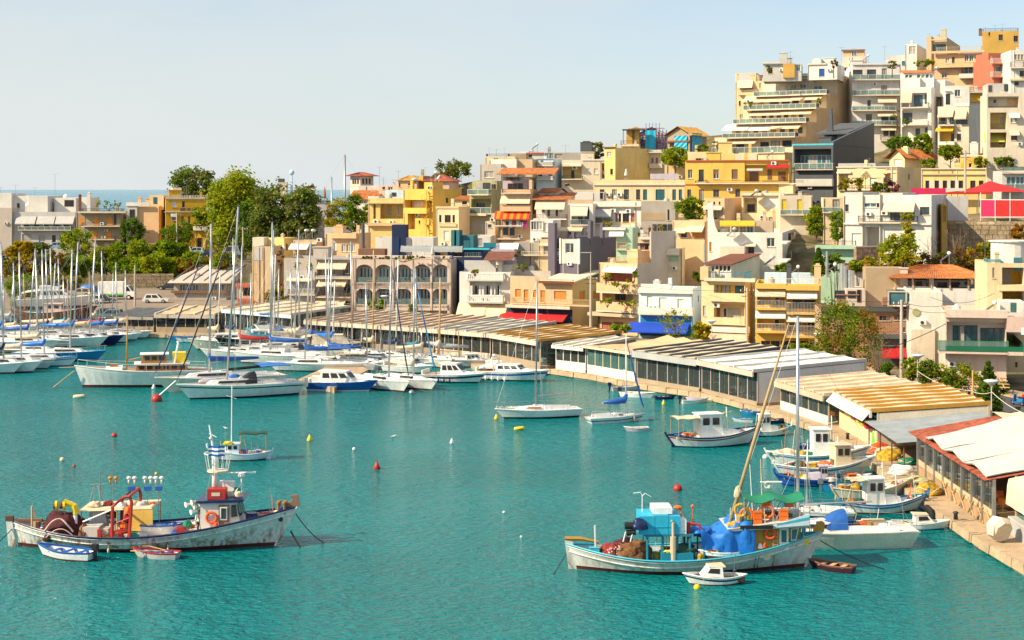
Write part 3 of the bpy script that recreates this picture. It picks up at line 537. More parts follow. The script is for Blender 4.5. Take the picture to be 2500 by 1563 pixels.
B('D','house','cream rooftop house on the skyline with low parapet',(-60,210,230,385,470),318,6,'cream','w 20 60 400 440 2 k;P -50 150 362 b;T 150 320 358 3 tan 4;n 45 318 3')
B('D','house','white house with solar tank and rust red roof edge on the skyline',(320,486,486,360,430),322,6,'white','w 343 375 370 392 1 k;s 320 486 350 362 red .3;T 250 345 335 4 lblue 3',d=7,key='sk1')
solar(BL['sk1'],395,320,'solar heater standing clear against the sky on white house',2.)
B('D','house','white house with patched brown side wall below the skyline',(-20,232,392,412,560),300,16,'white','w 120 172 500 555 1 B;w 30 60 520 555 1 k;d 165 530 -.3;wR 300 330 450 480 1 k',key='D30')
B('D','apartment_building','blue grey apartment house with stepped balconies and brown side wall',(412,572,648,408,610),296,20,'lblue','w 432 468 508 570 1 d;w 520 562 520 575 1 g;b 415 566 600 568 w:grey 1.1;b 415 566 474 435 w:grey 1.1;k 480 490;s 412 650 405 412 grey .2;w 450 480 424 440 1 g')
B('D','house','long grey block with glazed corner on the skyline',(486,906,906,350,425),310,8,'concrete','w 490 570 352 412 2 B .9;w 585 655 362 418 1 y;c 872 258 2.2 slate 5;n 685 282',d=8)
q=B('D','apartment_building','white apartment house with two square shuttered windows and yellow side loggias',(648,1062,1062,418,660),296,7,'offwhite','l 656 832 470 590 1.8 paleyellow;i 735 765 515 585 1 d;a 660 832 450 470 cr 1.0;b 648 838 600 562 b 1.2;w 870 906 498 548 1 r:wshut;w 944 980 498 548 1 r:wshut;l 1016 1058 445 590 1.6 paleyellow;i 1028 1050 500 590 1 k;k 770 490;s 836 1065 412 424 white .15;w 680 720 640 660 1 k',d=9)
B('D','house','tall yellow house with blank yellow side wall and slanted roof line',(1042,1142,1458,305,595),292,40,'paleyellow','w 1064 1104 344 392 1 c;s 1030 1145 298 308 rust .3;w 1095 1120 500 555 1 k')
q=B('D','house','long pale yellow house with row of tall doors and teal shutters',(940,1790,1790,602,805),276,14,'cream','s 940 1790 640 652 offwhite .25;w 1000 1042 690 776 1 d;w 1112 1156 690 778 1 d;w 1222 1268 690 782 1 d;w 1334 1372 690 786 1 d;w 1398 1436 690 788 1 s:tshut;w 1514 1598 690 790 1 s:tshut;w 1668 1702 690 790 1 s:tshut;w 1728 1758 690 790 1 s:tshut;k 1072 738;k 1180 738;s 1464 1722 545 598 lilac -.4',d=10,key='D25')
B('D','house','pale house with striped sunshade and laundry terrace under the long yellow house',(770,1042,1042,715,800),274,8,'white','w 1000 1030 710 780 1 k;T 770 890 720 2 lgrey;P 770 1000 720 w:lgrey',d=4)
q=B('D','house','house with roof terrace and two ochre chimneys on the ridge',(1190,1362,1362,270,310),306,8,'cream','b 1190 1362 290 240 b 1.3;c 1284 140 1.6 ochre 1.5;c 1328 128 1.3 ochre 1.5;T 1240 1362 195 3 cream 3',d=7)
MB().box(.3,.2,q.h+2.6,4.6,3,q.h+2.8).tube((.5,.4,q.h-.6),(.5,.4,q.h+2.6),.06,5).tube((2.5,.4,q.h-.6),(2.5,.4,q.h+2.6),.06,5).tube((4.4,.4,q.h-.6),(4.4,.4,q.h+2.6),.06,5).bd('pergola','dmetal',q.root)
q=B('D','house','pinkish gabled house wrapped in red and blue scaffolding',(1355,1600,1640,185,330),310,10,'rosy','w 1380 1420 230 290 1 k;w 1500 1540 250 300 1 y;t front 128 b .4',roof='t',key='scaf')
mb=MB();mb2=MB()
for i in range(9):
 x=.3+q.w*1.0*i/8;mb.tube((x,-1.0,q.h-5),(x,-1.0,q.h+(2.2 if 1<i<7 else .8)),.05,5);mb.tube((x,-.3,q.h-5),(x,-.3,q.h+1),.05,5)
for k in range(5):z=q.h-4.2+k*1.35;mb2.tube((.2,-1,z),(q.w,-1,z),.055,5);mb2.tube((.2,-.3,z),(q.w,-.3,z),.05,5)
mb2.box(.2,-1,q.h-4.3,q.w*.5,-.3,q.h-4.15);mb2.box(.4,-1,q.h-1.6,q.w,-.3,q.h-1.45)
mb.bd('scaffold_pole','bluep',q.root);mb2.bd('scaffold_rail','redp',q.root)
MB().sheet([[(q.w*.28+j*.4,-1.1+.06*sin(j*2),q.h-4+k*1.2) for j in range(6)] for k in range(5)]).bd('netting','cyan',q.root)
q=B('a3','house','half built house with ochre tile gable and turquoise tarpaulins',(440,780,1040,320,520),306,30,'tan','w 470 540 440 500 1 k;s 430 780 400 425 brown .3;t front 198 y .6;wR 930 960 340 380 1 k',roof='t',key='tarp')
for (x,yy,ww,hh) in ((1.5,-.15,2.6,2.6),(5.2,-.15,2.8,3.6)):
 if x+ww<q.w+1:MB().sheet([[(x+ww*j/5,yy-.12*((j+k)%2),q.h-hh+hh*k/5) for j in range(6)] for k in range(6)]).bd('tarpaulin','cyan',q.root)
MB().sheet([[(q.w+.15+.1*((j+k)%2),.5+j*.8,q.h-4+.9*k) for j in range(7)] for k in range(6)]).bd('tarpaulin','cyan',q.root)
B('D','apartment_building','cream house with red doors and small curved balconies under the scaffolding',(1420,1592,1592,322,600),300,10,'offwhite','b 1418 1580 350 322 b 1.1;b 1455 1575 492 452 w 1.0;w 1475 1494 398 445 1 s:rshut;w 1514 1536 398 445 1 s:rshut;w 1480 1530 540 590 1 k',d=8)
B('Hh','house','cream terrace wall overhung by a leafy hedge above the yellow house',(85,272,272,235,300),292,8,'cream','w 170 230 180 195 1 k',d=6)
B('a3','house','pale roof terrace house with white pergola and yellow wall above the red roof line',(750,1065,1065,572,712),286,8,'cream','w 872 960 672 705 1 k;w 960 1035 672 705 1 c',d=7)
B('a3','house','low ochre house front with brown awning directly above the red roof line',(1075,1830,1830,600,712),284,8,'paleyellow','w 1178 1208 636 706 1 k;a 1478 1812 605 700 pk .6;w 1830 1860 620 700 1 k',d=6,ph=.2)
q=B('E','apartment_building','tall cream terraced apartment block stepping back floor by floor with awnings and glass rails',(132,815,1450,1178,1260),318,33,'cream','''b 140 812 1190 1132 g .3;T 170 R 1045 @905/1080 cream;w 275 335 1098 1140 1 d;w 370 440 1098 1140 1 d;w 592 670 1085 1140 1 d;w 690 770 1075 1140 1 d;w 795 880 1070 1130 1 d;a 185 575 1066 1095 cr 2.0;b 240 910 1045 1000 g 1.8
T 330 R 912 @1012/950 cream;w 345 1000 950 1005 8 d .5;a 275 510 925 972 wh 2.2;a 515 715 925 972 wh 2.2;a 715 985 915 955 cr 2.2;b 335 1010 912 865 g 1.8
T 430 R 784 @1110/800 cream;w 490 545 840 880 1 d;w 590 1000 832 872 6 d .55;a 500 830 800 832 cr 2.0;a 800 1090 785 822 cr 2.0;b 430 1105 784 735 g 1.8
T 455 R 655 @1202/650 cream;w 575 625 700 745 1 d;w 680 760 700 740 1 d;w 790 860 700 740 1 d;w 885 945 695 735 1 d;w 1000 1060 690 730 1 d;a 455 650 665 712 cr 2.0;a 630 920 660 705 cr 2.0;a 900 1180 645 690 cr 2.0;b 525 1200 655 610 g 1.8
T 610 R 492 @1300/540 offwhite;w 680 740 570 630 1 r:wshut;w 778 832 562 630 1 r:wshut;w 870 926 555 596 1 B;w 958 1014 552 594 1 B;w 1085 1165 565 625 1 B;b 640 1300 500 452 g .5;k 850 610''',key='terr',d=34)
pts=[(0,0),(0,q.h)];zl=q.h
for y_,z_ in q.tiers:pts+=[(y_,zl),(y_,z_)];zl=z_
MB().prism([(q.w-.01,y_,z_) for y_,z_ in pts+[(q.d,zl),(q.d,0)]],(.06,0,0)).bd('side_render','sand',q.root)
B('E','apartment_building','narrow cream tower end with roof balustrade at the left of the terraced block',(360,640,640,520,900),356,18,'cream','P 362 550 448 u:cream;a 385 525 515 580 cr 1.6;w 400 520 560 600 1 k;b 385 555 648 600 w .8;w 392 410 705 750 1 k;w 580 600 540 590 1 c;w 400 440 830 870 1 y',d=6)
B('E','house','grey penthouse with ochre stair tower on the terraced block',(615,970,970,360,500),338,12,'lgrey','s 800 908 362 492 ochre .5;c 802 266 1.6 lgrey 2;n 868 250 2;s 605 790 350 362 offwhite .6;w 920 960 370 430 1 B',d=8,drop=.5)
B('E','house','white penthouse with blue door on the roof terrace',(1030,1300,1440,366,490),336,22,'white','w 1132 1184 408 480 1 s:bluep;s 1030 1200 360 372 offwhite .3;c 1110 325 1.8 white 1.5',drop=.4,d=8)
q=B('E','apartment_building','white apartment tower in shade with wrap around balconies and a corner stair',(1440,1885,1885,370,1100),338,5,'white','w 1440 1535 418 468 1 d;w 1575 1660 415 502 1 d;w 1712 1758 405 500 1 D;b 1440 1885 512 462 g 1.0;w 1706 1758 562 645 1 d;w 1560 1620 560 630 1 r:wshut;k 1650 550;b 1445 1880 655 604 g 1.1;w 1578 1610 698 785 1 d;a 1670 1845 660 715 cr 1.2;b 1440 1845 796 752 g 1.1;w 1565 1620 828 915 1 d;a 1668 1845 802 842 cr 1.2;b 1440 1880 932 888 g 1.1;w 1700 1860 845 920 2 D .8;a 1700 1845 938 972 cr 1.1;b 1705 1875 1075 1015 b 1.1;w 1720 1840 975 1030 2 k .8;s 1440 1890 358 372 white .3',d=12,key='wt')
solar(q,1560,330,'solar heater on the white apartment tower with wrap around balconies',3.)
B('E','house','pinkish penthouse with brown flat roof above the white apartment tower',(1345,1560,1760,292,372),348,14,'pinkw','T 1352 1552 245 1 peach 4;w 1432 1478 248 292 1 B;s 1340 1558 232 246 brown .4;n 1340 208 2;n 1738 200 4',drop=.5,d=9)
B('E','modern_house','dark grey modern house with deep framed balcony and sloping turquoise glass roof',(888,1262,1706,1112,1520),290,30,'slate','l 905 1245 1148 1332 2.2;i 965 1040 1210 1325 1 B;i 1045 1110 1205 1325 1 B;i 1115 1200 1205 1325 1 B;i 1205 1250 1205 1325 1 B;b 900 1258 1342 1280 g .9;T 915 1255 1345 .1 white 4;w 945 1000 1365 1420 1 d;w 1085 1140 1365 1420 1 B;w 1185 1250 1365 1420 1 B;b 915 1255 1490 1425 w:lgrey .8;s 885 1265 1100 1116 lteal .1',key='modern')
q=BL['modern'];zz=q.h
ze=max(zz+4,q.loc(1706,912,'R')[1]);zl=lambda y:zz+.5+(ze-zz-.5)*y/q.d
MB().prism([(q.w,0,zz-.1),(q.w,q.d,zz-.1),(q.w,q.d,ze),(q.w,.3,zz+.6)],(-.5,0,0)).bd('wall',['slate'],q.root)
MB().hexa([(.8,q.d*.42,zl(q.d*.42)-.1),(q.w-.5,q.d*.42,zl(q.d*.42)-.1),(q.w-.5,q.d,ze-.3),(.8,q.d,ze-.3)],[(.8,q.d*.42,zl(q.d*.42)+.2),(q.w-.5,q.d*.42,zl(q.d*.42)+.2),(q.w-.5,q.d,ze),(.8,q.d,ze)]).bd('roof','slate',q.root)
MB().box(1.2,q.d*.55,zz,q.w-.6,q.d,zl(q.d*.5)).bd('upper_storey',GLB,q.root);MB().prism([(2.,q.d*.5,zz),(3.6,q.d*.5,zz),(3.2,q.d*.5,zz+7.2),(2.7,q.d*.5,zz+7.2)],(0,.6,0)).bd('fin','slate',q.root)
MB().hexa([(.3,.3,zz+.05),(q.w-.3,.3,zz+.05),(q.w-.3,q.d*.45,zz+.5),(.3,q.d*.45,zz+.5)],[(.3,.3,zz+.15),(q.w-.3,.3,zz+.15),(q.w-.3,q.d*.45,zz+.6),(.3,q.d*.45,zz+.6)]).bd('glass_roof',GLB,q.root)
B('G','house','white cube house with large blue window on the hilltop',(520,655,795,225,480),352,22,'white','w 562 642 250 346 1 B;T 300 560 355 4 lgrey;w 476 575 415 480 1 B',key='cube')
B('G','apartment_building','brown plastered block with slim tower on the very top of the hill',(820,1000,1760,145,420),345,22,'sand','w 838 990 228 326 1 D;T 765 822 135 -.5 sand 4;s 815 1000 170 185 beige .6;c 960 62 1.0 sand 8;wR 1700 1760 160 240 1 k;n 800 100 3',key='hill')
B('G','house','mustard yellow rooftop block against the sky at the corner of the view',(1415,1830,1900,72,260),352,14,'ochre','w 1480 1500 90 130 1 k;P 1420 1830 42 h;c 1388 58 .7 brown 1;n 1555 5 4;n 1640 -10 4;w 1770 1820 130 200 1 k')
q=B('G','apartment_building','beige apartment house with long white balconies and slatted roof rail on the hilltop',(868,1402,1440,330,660),332,20,'peach','w 985 1030 375 450 1 c;w 1058 1090 375 450 1 d;w 1200 1310 350 425 2 B .8;w 1320 1395 345 400 1 B;b 850 1440 490 440 h:lwood 1.4;s 830 1440 306 332 peach 1.0;P 880 1400 255 h:lwood;l 1168 1430 480 600 1.2;i 1198 1300 490 600 1 B;i 1318 1420 485 590 1 B;b 1140 1440 615 565 w:white 1.2;w 880 1130 500 520 1 c')
B('G','apartment_building','coral red apartment house with two white railed balconies',(1440,1528,1745,400,700),318,-8,'coral','w 1458 1502 444 514 1 B;w 1565 1690 485 548 1 B;b 1525 1735 455 388 b:wpaint 1.0;b 1525 1735 610 545 b:wpaint 1.0;T 1480 1740 330 3 coral;w 1560 1700 640 690 1 k',d=9)
B('G','apartment_building','white house with brick balcony at the edge under the mustard block',(1738,1900,1900,295,700),310,5,'white','w 1775 1890 345 405 3 y .8;b 1740 1900 500 430 b:rust 1.2;w 1840 1890 535 600 1 k;s 1715 1900 628 650 cream .8;w 1780 1830 660 700 1 k',d=9)
B('G','house','low house with orange tile roof and ribbon windows between white blocks',(512,850,850,562,650),318,6,'white','w 515 605 580 615 2 B .8;w 650 850 570 618 4 B .8;t shed 530 o .3',roof='t',d=6)
q=B('G','apartment_building','white three storey apartment block with recessed balconies and peach awning',(470,830,985,720,1420),306,24,'white','l 482 770 790 950 1.2;i 624 720 815 940 1 D;i 745 775 812 915 1 D;a 472 602 785 895 pk 1.0;b 470 785 962 900 h .9;l 482 780 985 1145 1.2;i 500 600 1020 1130 1 d;i 690 760 1010 1130 1 r:wshut;b 480 780 1160 1110 b 1.0;l 480 780 1180 1330 1.0;i 640 690 1200 1300 1 d;i 750 778 1190 1280 1 d;T 490 690 620 2 white;T 685 850 620 3 white;T 850 980 640 4 white;s 470 830 715 730 white .2',key='wb')
solar(q,850,560,'solar heater behind the white three storey block with recessed balconies',4.)
B('G','house','plain white windowless block beside the three storey white block',(980,1268,1268,705,940),304,8,'white','w 980 1040 800 925 1 d;s 975 1040 760 772 white .4',d=8)
B('G','house','white terrace house with yellow awning wall between the pale blocks',(1268,1455,1455,760,910),312,6,'white','a 1272 1450 800 885 yl .4;b 1268 1455 785 725 b 1.0',d=7)
q=B('G','apartment_building','cream corner house with peach and amber awnings beside a patched brown wall',(895,1255,1452,940,1530),286,26,'offwhite','l 905 1088 985 1150 1.4;i 1030 1082 1065 1150 1 B;i 940 985 1080 1150 1 k;a 905 1085 985 1060 pk 1.3;b 895 1085 1165 1120 b:gshut 1.1;a 1100 1235 995 1082 pk 1.3;w 1105 1240 1098 1150 1 d;l 915 1086 1215 1375 1.5 yellow;i 1050 1085 1260 1350 1 k;a 882 1085 1190 1222 yl 1.3;b 898 1090 1390 1350 w:white .9;w 1115 1165 1260 1345 1 b;s 1085 1256 905 945 white .1;w 1115 1165 1455 1512 1 k')
q=B('G','apartment_building','weathered cream apartment building with corner loggias and a yellow green awning',(1462,1900,1900,790,1530),268,10,'offwhite','T 1470 1705 680 2.5 lgrey;w 1478 1522 700 780 1 b;w 1660 1710 690 770 1 d;l 1475 1830 830 960 1.8;i 1540 1565 870 905 1 k;i 1700 1800 850 945 1 r:peach;b 1462 1900 990 945 b 1.2;l 1500 1690 1015 1210 2.4 yellow;i 1612 1660 1070 1150 1 y;o 1575 1015 1212 .35;b 1462 1695 1225 1145 b 1.0;l 1500 1690 1245 1420 2.4 paleyellow;i 1600 1650 1290 1380 1 k;o 1575 1250 1420 .35;a 1425 1655 1250 1345 yg 1.6;b 1462 1695 1445 1375 b 1.0;w 1768 1842 1048 1145 1 s:shut;w 1772 1845 1278 1370 1 s:shut;w 1830 1895 840 950 1 r:peach',d=10)
q=B('I','house','cream house with steep orange tile roof and square chimney above the neoclassical row',(648,790,1072,180,265),282,40,'cream','w 690 765 178 250 1 r:wshut;t front 98 o .7;c 788 82 1.2 cream 2',roof='t')
q=B('I','neoclassical_house','cream neoclassical house with two pedimented windows and a blank ochre side',(165,725,942,258,510),262,33,'cream','s 160 728 252 262 offwhite .25;l 178 295 318 445 1.0 paleyellow;i 215 280 340 440 1 c;w 345 408 358 440 1 r:wshut;w 472 528 358 440 1 r:wshut;l 585 660 318 440 1.0 paleyellow;i 600 650 340 440 1 c;s 170 300 302 316 white .5;b 168 725 470 425 b .5;T 175 520 222 5 grey',key='neo')
for uc in (377,500):
 s,z=q.loc(uc,350);MB().prism([(s-2,-.12,z-.1),(s+2,-.12,z-.1),(s+2,-.12,z+.25),(s+1.1,-.12,z+1.1),(s,-.12,z+1.7),(s-1.1,-.12,z+1.1),(s-2,-.12,z+.25)],(0,.2,0)).box(s-1.7,-.1,z-5.6,s-1.4,.02,z-.1).box(s+1.4,-.1,z-5.6,s+1.7,.02,z-.1).bd('pediment','cream',q.root)
q=B('I','public_house','long yellow building with row of tall dark windows above a magenta sign board',(942,1538,1682,272,560),252,16,'paleyellow','s 940 1540 268 278 offwhite .25;s 945 1540 318 330 beige .25;w 980 1016 382 452 1 k;w 1066 1106 382 452 1 k;w 1140 1180 382 452 1 k;w 1212 1254 382 452 1 k;w 1286 1328 382 452 1 k;w 1394 1442 382 452 1 k;w 1474 1516 382 452 1 k;s 1018 1064 375 455 offwhite .08;s 1106 1140 375 455 offwhite .08;s 1182 1212 375 455 offwhite .08;s 1256 1286 375 455 offwhite .08;s 1096 1102 270 318 tan .1;s 1224 1230 270 318 tan .1;wR 1560 1600 360 440 1 k',key='sign')
s0,z0=q.loc(848,508,'F',-1.5);s1,z1=q.loc(1168,452,'F',-1.5);s2=q.loc(1320,480,'F',-1.5)[0];s3=q.loc(1598,480,'F',-1.5)[0]
r=tg('sign_board','long magenta and red fascia board under the yellow building','sign',q.root.location,q.root.rotation_euler[2])
MB().box(s0,-1.7,z0,s1,-1.5,z1).bd('magenta_panel','pink',r);MB().box(s1,-1.7,z0+.3,s2+.6,-1.52,z1).bd('grey_panel','lgrey',r);MB().prism([(s1,-1.72,z0),(s3,-1.72,z0),(s3,-1.72,z1),(s2+1.0,-1.72,z1),(s2,-1.72,z1-.5),(s2-.8,-1.72,z0+.5),(s1,-1.72,z0+.3)],(0,.14,0)).bd('red_panel','redp',r)
mb=MB();[mb.tube((s0+(s3-s0)*i/6,-1.4,0),(s0+(s3-s0)*i/6,-1.4,z0+.2),.06,5) for i in range(7)];mb.bd('post','steel',r)
B('I','apartment_building','pale apartment house with wide glass balconies beside the red canopy',(1690,1900,1900,290,500),240,8,'lgrey','w 1728 1900 345 462 2 B .95;b 1612 1900 478 412 g 2.2;s 1680 1900 300 318 offwhite .8;P 1685 1890 255 g',d=9)
q=B('I','house','ochre roof terrace house with tile canopy and climbing plants',(1308,1665,1665,215,290),272,8,'yellow','w 1380 1410 185 262 1 g;s 1305 1600 148 162 white .4;w 1480 1500 185 262 1 k;T 1330 1590 160 1 yellow 4;c 1433 40 1.2 white 3',d=7)
MB().box(q.w*.78,-.5,q.h-.2,q.w*.8,-.3,q.h+2.4).box(q.w*1.36,-.5,q.h-.2,q.w*1.38,-.3,q.h+2.4).bd('post','wood',q.root);mb=MB();tls(mb,(q.w*.76,-.8,q.h+2.4),(q.w*1.42,-.8,q.h+2.4),(q.w*1.42,3,q.h+3.7),(q.w*.76,3,q.h+3.7));mb.bd('roof',TO,q.root)
q=B('I','house','white two storey house with beige awning and open garage on the slope',(225,1036,1182,515,1010),212,22,'white','s 400 404 512 990 offwhite .3;s 558 566 490 990 offwhite .3;w 242 272 602 668 1 d;w 414 528 590 628 1 B;w 530 556 590 628 1 k;w 584 640 592 640 1 g;w 655 745 666 748 1 d;w 762 880 666 752 1 d;w 930 1016 626 698 1 d;a 600 885 580 662 cr 1.4;k 600 680;b 352 905 775 708 h .8;s 225 1036 775 790 white .25;l 425 558 812 996 3.0;w 300 392 868 990 1 r:wshut;w 595 770 832 996 1 r:wshut;w 800 890 832 990 1 r:wshut;T 232 400 490 3 lgrey;T 590 770 495 4 lgrey;w 935 975 900 960 1 k;s 410 560 540 552 lgrey .1',key='garage')
wb=B('I','hoarding','tall pale lilac blank panel wall beside the red canopy',(1185,1375,1375,527,768),222,6,'lgrey','',d=1.,ph=.02,cat='wall',drop=1.)
B('I','house','narrow unfinished ochre wall between white house and lilac panel',(1130,1178,1178,600,985),216,8,'ochre','w 1135 1172 620 765 1 r:ochrep',d=4)
q=B('I','apartment_building','cream apartment house with rounded white tower room and recessed yellow balconies',(1550,1900,1900,1145,1530),168,8,'cream','w 1597 1618 1185 1280 1 s:greyshut;l 1688 1890 1185 1345 2.5 yellow;i 1690 1770 1190 1340 1 r:greyshut;b 1660 1900 1395 1348 w .6;l 1690 1890 1405 1512 2.5 gold;P 1560 1675 1108 g:lteal',d=9,ph=.3,key='round')
s,z=q.loc(1775,945,'F',2.4);mb=MB();n=20
mb.rings([[(s+2.1*cos(2*pi*i/n),2.6+2.1*sin(2*pi*i/n),zz) for i in range(n)] for zz in (q.h-.35,z)]);mb.bd('round_room','white',q.root,False);MB().disc((s,2.6,z+.06),2.3,(0,0,1),.14,20).bd('roof','white',q.root);MB().box(s-.1,.42,z-3.,s+.75,.56,z-1.6).bd('window',GLB,q.root)
r=tg('canopy_terrace','red fabric canopy with red side curtains on a white frame above the stone wall','canopy',(0,0,0))
p0=at(*zc('I',1490,720),222);p1=at(*zc('I',1900,720),216);zt_=at(*zc('I',1490,560),222).z
for k in range(3):
 a=p0.lerp(p1,k/3+.01);b=p0.lerp(p1,(k+1)/3-.01);MB().hexa([a,b,b+Vector((0,.06,0)),a+Vector((0,.06,0))],[(a.x,a.y,zt_),(b.x,b.y,zt_),(b.x,b.y+.06,zt_),(a.x,a.y+.06,zt_)]).bd('curtain','awnr' if k else 'pink',r)
mb=MB()
for k in range(4):a=p0.lerp(p1,k/3);mb.tube((a.x,a.y-.05,p0.z-3),(a.x,a.y-.05,zt_+1.),.06,5)
mb.tube(p0,p1,.05,5);mb.tube((p0.x,p0.y,zt_+.02),(p1.x,p1.y,zt_+.02),.05,5);mb.tube(p0-Vector((0,0,.9)),p1-Vector((0,0,.9)),.04,5);mb.bd('frame','wmetal',r)
ap=Vector(((p0.x+p1.x)/2+.3,p0.y+4,zt_+2.6));e=[Vector((p0.x+.2,p0.y-.4,zt_+1.1)),Vector((p1.x+.6,p1.y-.4,zt_+1.1)),Vector((p1.x+.6,p1.y+9,zt_+1.1)),Vector((p0.x+.2,p0.y+9,zt_+1.1))]
mb=MB();[mb.poly([e[i],e[(i+1)%4],ap]) for i in range(4)];mb.bd('canopy','awnr',r)
q=B('Hh','house','big yellow house with red parapet line and brown shuttered windows',(275,1232,1232,198,580),272,12,'yellow','s 275 1232 192 202 red .25;w 300 342 280 362 1 h:shut;w 400 447 280 392 1 d;b 390 470 402 375 b .5;w 534 588 278 366 1 h:shut;w 704 760 278 368 1 r:shut;l 824 1226 208 392 1.6;i 868 952 296 390 1 s:shut;i 1034 1076 280 372 1 s:shut;i 1132 1202 300 388 1 s:shut;b 365 1365 412 382 b .9;s 275 1235 414 422 red .12;w 294 330 464 542 1 b;w 404 446 464 575 1 d;w 534 588 464 534 1 b;w 738 782 460 534 1 b;k 686 464;a 845 992 270 285 gr .7;a 1028 1228 232 262 rd .7;w 925 980 475 495 1 s:gshut;k 1092 222',d=11,key='bigyellow')
solar(q,1050,170,'solar heater on the big yellow house with red parapet line',3.)
B('Hh','house','peach cube house with three little square openings over a brown window',(446,638,796,545,760),252,24,'peach','w 485 501 576 606 1 k;w 535 551 576 606 1 k;w 584 601 576 606 1 k;a 440 622 616 645 cr .8;w 470 622 652 722 2 b .95')
B('Hh','house','peach house with two scalloped awnings above a row of slots',(160,466,600,752,1010),238,24,'peach','a 180 292 820 858 cr .9;a 296 452 800 848 cr 1.1;w 235 290 862 905 1 k;w 340 450 850 912 1 s:orange_shut;w 285 292 930 950 1 k;w 325 333 930 950 1 k;w 370 378 930 950 1 k;n 210 730 1',key='peach2')
q=B('Hh','house','cream house with square corner loggia and white roller shutters',(796,1188,1450,505,870),254,20,'cream','l 812 938 540 682 2.2;i 850 920 600 670 1 k;w 1003 1132 540 637 1 r:wshut;s 790 1190 495 520 offwhite .3;wR 1165 1210 555 690 1 s:yellowp;wR 1310 1350 555 690 1 s:yellowp;k 985 720',key='corner')
solar(q,900,700,'grey solar heater in front of the cream house with corner loggia',-1.5)
B('Hh','house','tan garden shed wall with rounded top beside the glazed roof terrace',(908,1090,1150,756,870),240,10,'beige','c 1095 668 .45 peach 1',d=4,ph=.05)
q=B('Hh','house','glazed roof terrace room with slatted yellow sunshade',(700,912,912,760,910),236,6,'cream','w 775 908 800 872 2 B .95;a 595 912 752 795 yl 1.0;w 705 765 800 870 1 y;P 520 910 850 b',d=4)
q=B('Hh','apartment_building','large white house with plain walls, curved gable and corner balconies',(482,1172,1408,862,1240),228,14,'white','w 498 518 950 1035 1 s:orange_shut;w 855 912 985 1095 1 k;a 830 930 960 982 cr .7;w 640 695 1035 1090 1 c;T 596 822 990 -2.5 offwhite 3;wR 1225 1290 860 940 1 k;wR 1240 1290 985 1100 1 c;wR 1330 1390 995 1110 1 k;n 940 870 1',key='bigwhite')
MB().prism([(0,-.02,q.h-.5),(1.6,-.02,q.h-.5),(1.4,-.02,q.h+.2),(1.1,-.02,q.h+.8),(.8,-.02,q.h+2.2),(.75,-.02,q.h+4.2),(0,-.02,q.h+4.2)],(0,.5,0)).bd('gable','white',q.root)
for vz in (950,1118):
 s0,z0=q.loc(1215,vz,'R',1.2);MB().box(q.w,s0-2,z0-.2,q.w+1.3,s0+6,z0).bd('balcony','white',q.root)
 s0=max(0,s0-2);mb=MB();mb.box(q.w+1.2,s0,z0,q.w+1.26,s0+7.9,z0+1.).bd('railing',CGS,q.root)
solar(q,690,905,'solar heater on a tall stand above the lattice hut',-1.2)
q=B('Hh','house','white rooftop workshop with rusty sheet roof and strip of dark windows',(470,700,1112,1160,1300),214,24,'white','w 510 694 1160 1220 5 w .8',roof='t',key='rusty',d=14)
MB().hexa([(-.4,-.6,q.h+.0),(q.w+.3,-.6,q.h+.0),(q.w+.3,q.d,q.h+.9),(-.4,q.d,q.h+.9)],[(-.4,-.6,q.h+.12),(q.w+.3,-.6,q.h+.12),(q.w+.3,q.d,q.h+1.02),(-.4,q.d,q.h+1.02)]).bd('roof','rust',q.root);MB().prism([(q.w-.15,0,q.h),(q.w-.15,q.d,q.h),(q.w-.15,q.d,q.h+.9)],(.15,0,0)).bd('gable','white',q.root)
solar(q,1040,1200,'solar heater with round tank end beside the rusty sheet roof',-3.)
B('Hh','house','mint green terrace house with overhanging slab below the ivy',(1480,1860,1860,1010,1130),212,10,'mint','s 1478 1862 978 1012 mint .8;P 1485 1860 938 b',d=7,ph=.05)
B('Hh','house','pale terrace house with tall glass doors behind the ivy',(1550,1735,1735,540,800),244,8,'cream','w 1635 1700 555 660 1 D;b 1545 1710 680 628 g 1.0;w 1600 1640 550 600 1 k',d=7)
B('Hh','house','shaded white block with two yellow doors and narrow balcony',(1150,1450,1450,520,710),250,6,'offwhite','w 1165 1210 555 690 1 s:yellowp;w 1308 1352 555 690 1 s:yellowp;b 1150 1460 702 650 g 1.0;w 1480 1520 540 580 1 k',d=6)
q=B('D','apartment_building','pink house with striped red orange awning and laundry on the balconies',(88,365,420,690,1120),264,10,'peach','T 105 330 610 2.5 mauve;w 150 290 635 690 1 k;y 0;w 120 330 645 690 3 k .7;b 92 362 728 688 b 1.2;a 90 362 752 815 cr 1.2;w 130 345 825 885 3 b .7;b 95 360 890 835 w .9;a 40 358 890 958 st 1.7;w 120 320 985 1040 3 k .6;b 35 278 1030 978 b 1.6;w 40 220 1045 1115 3 d .8;b 0 260 1150 1118 b 1.0;o 360 600 1100 .25',key='striped',d=9)
MB().hexa([(-.5,-.5,q.h+2.4),(q.w+4,-.5,q.h+2.4),(q.w+4,4,q.h+3.4),(-.5,4,q.h+3.4)],[(-.5,-.5,q.h+2.55),(q.w+4,-.5,q.h+2.55),(q.w+4,4,q.h+3.55),(-.5,4,q.h+3.55)]).bd('roof',TO,q.root)
mb=MB()
for i,(c) in enumerate(range(5)):mb.box(1.5+i*.62,-1.16,q.h-6.2,1.5+i*.62+.5,-1.12,q.h-5.0-.3*(i%2),i%3)
mb.bd('laundry',['lblue','magenta','white'],q.root)
solar(q,285,560,'solar heater with tilted panel above the house with striped awning',5.)
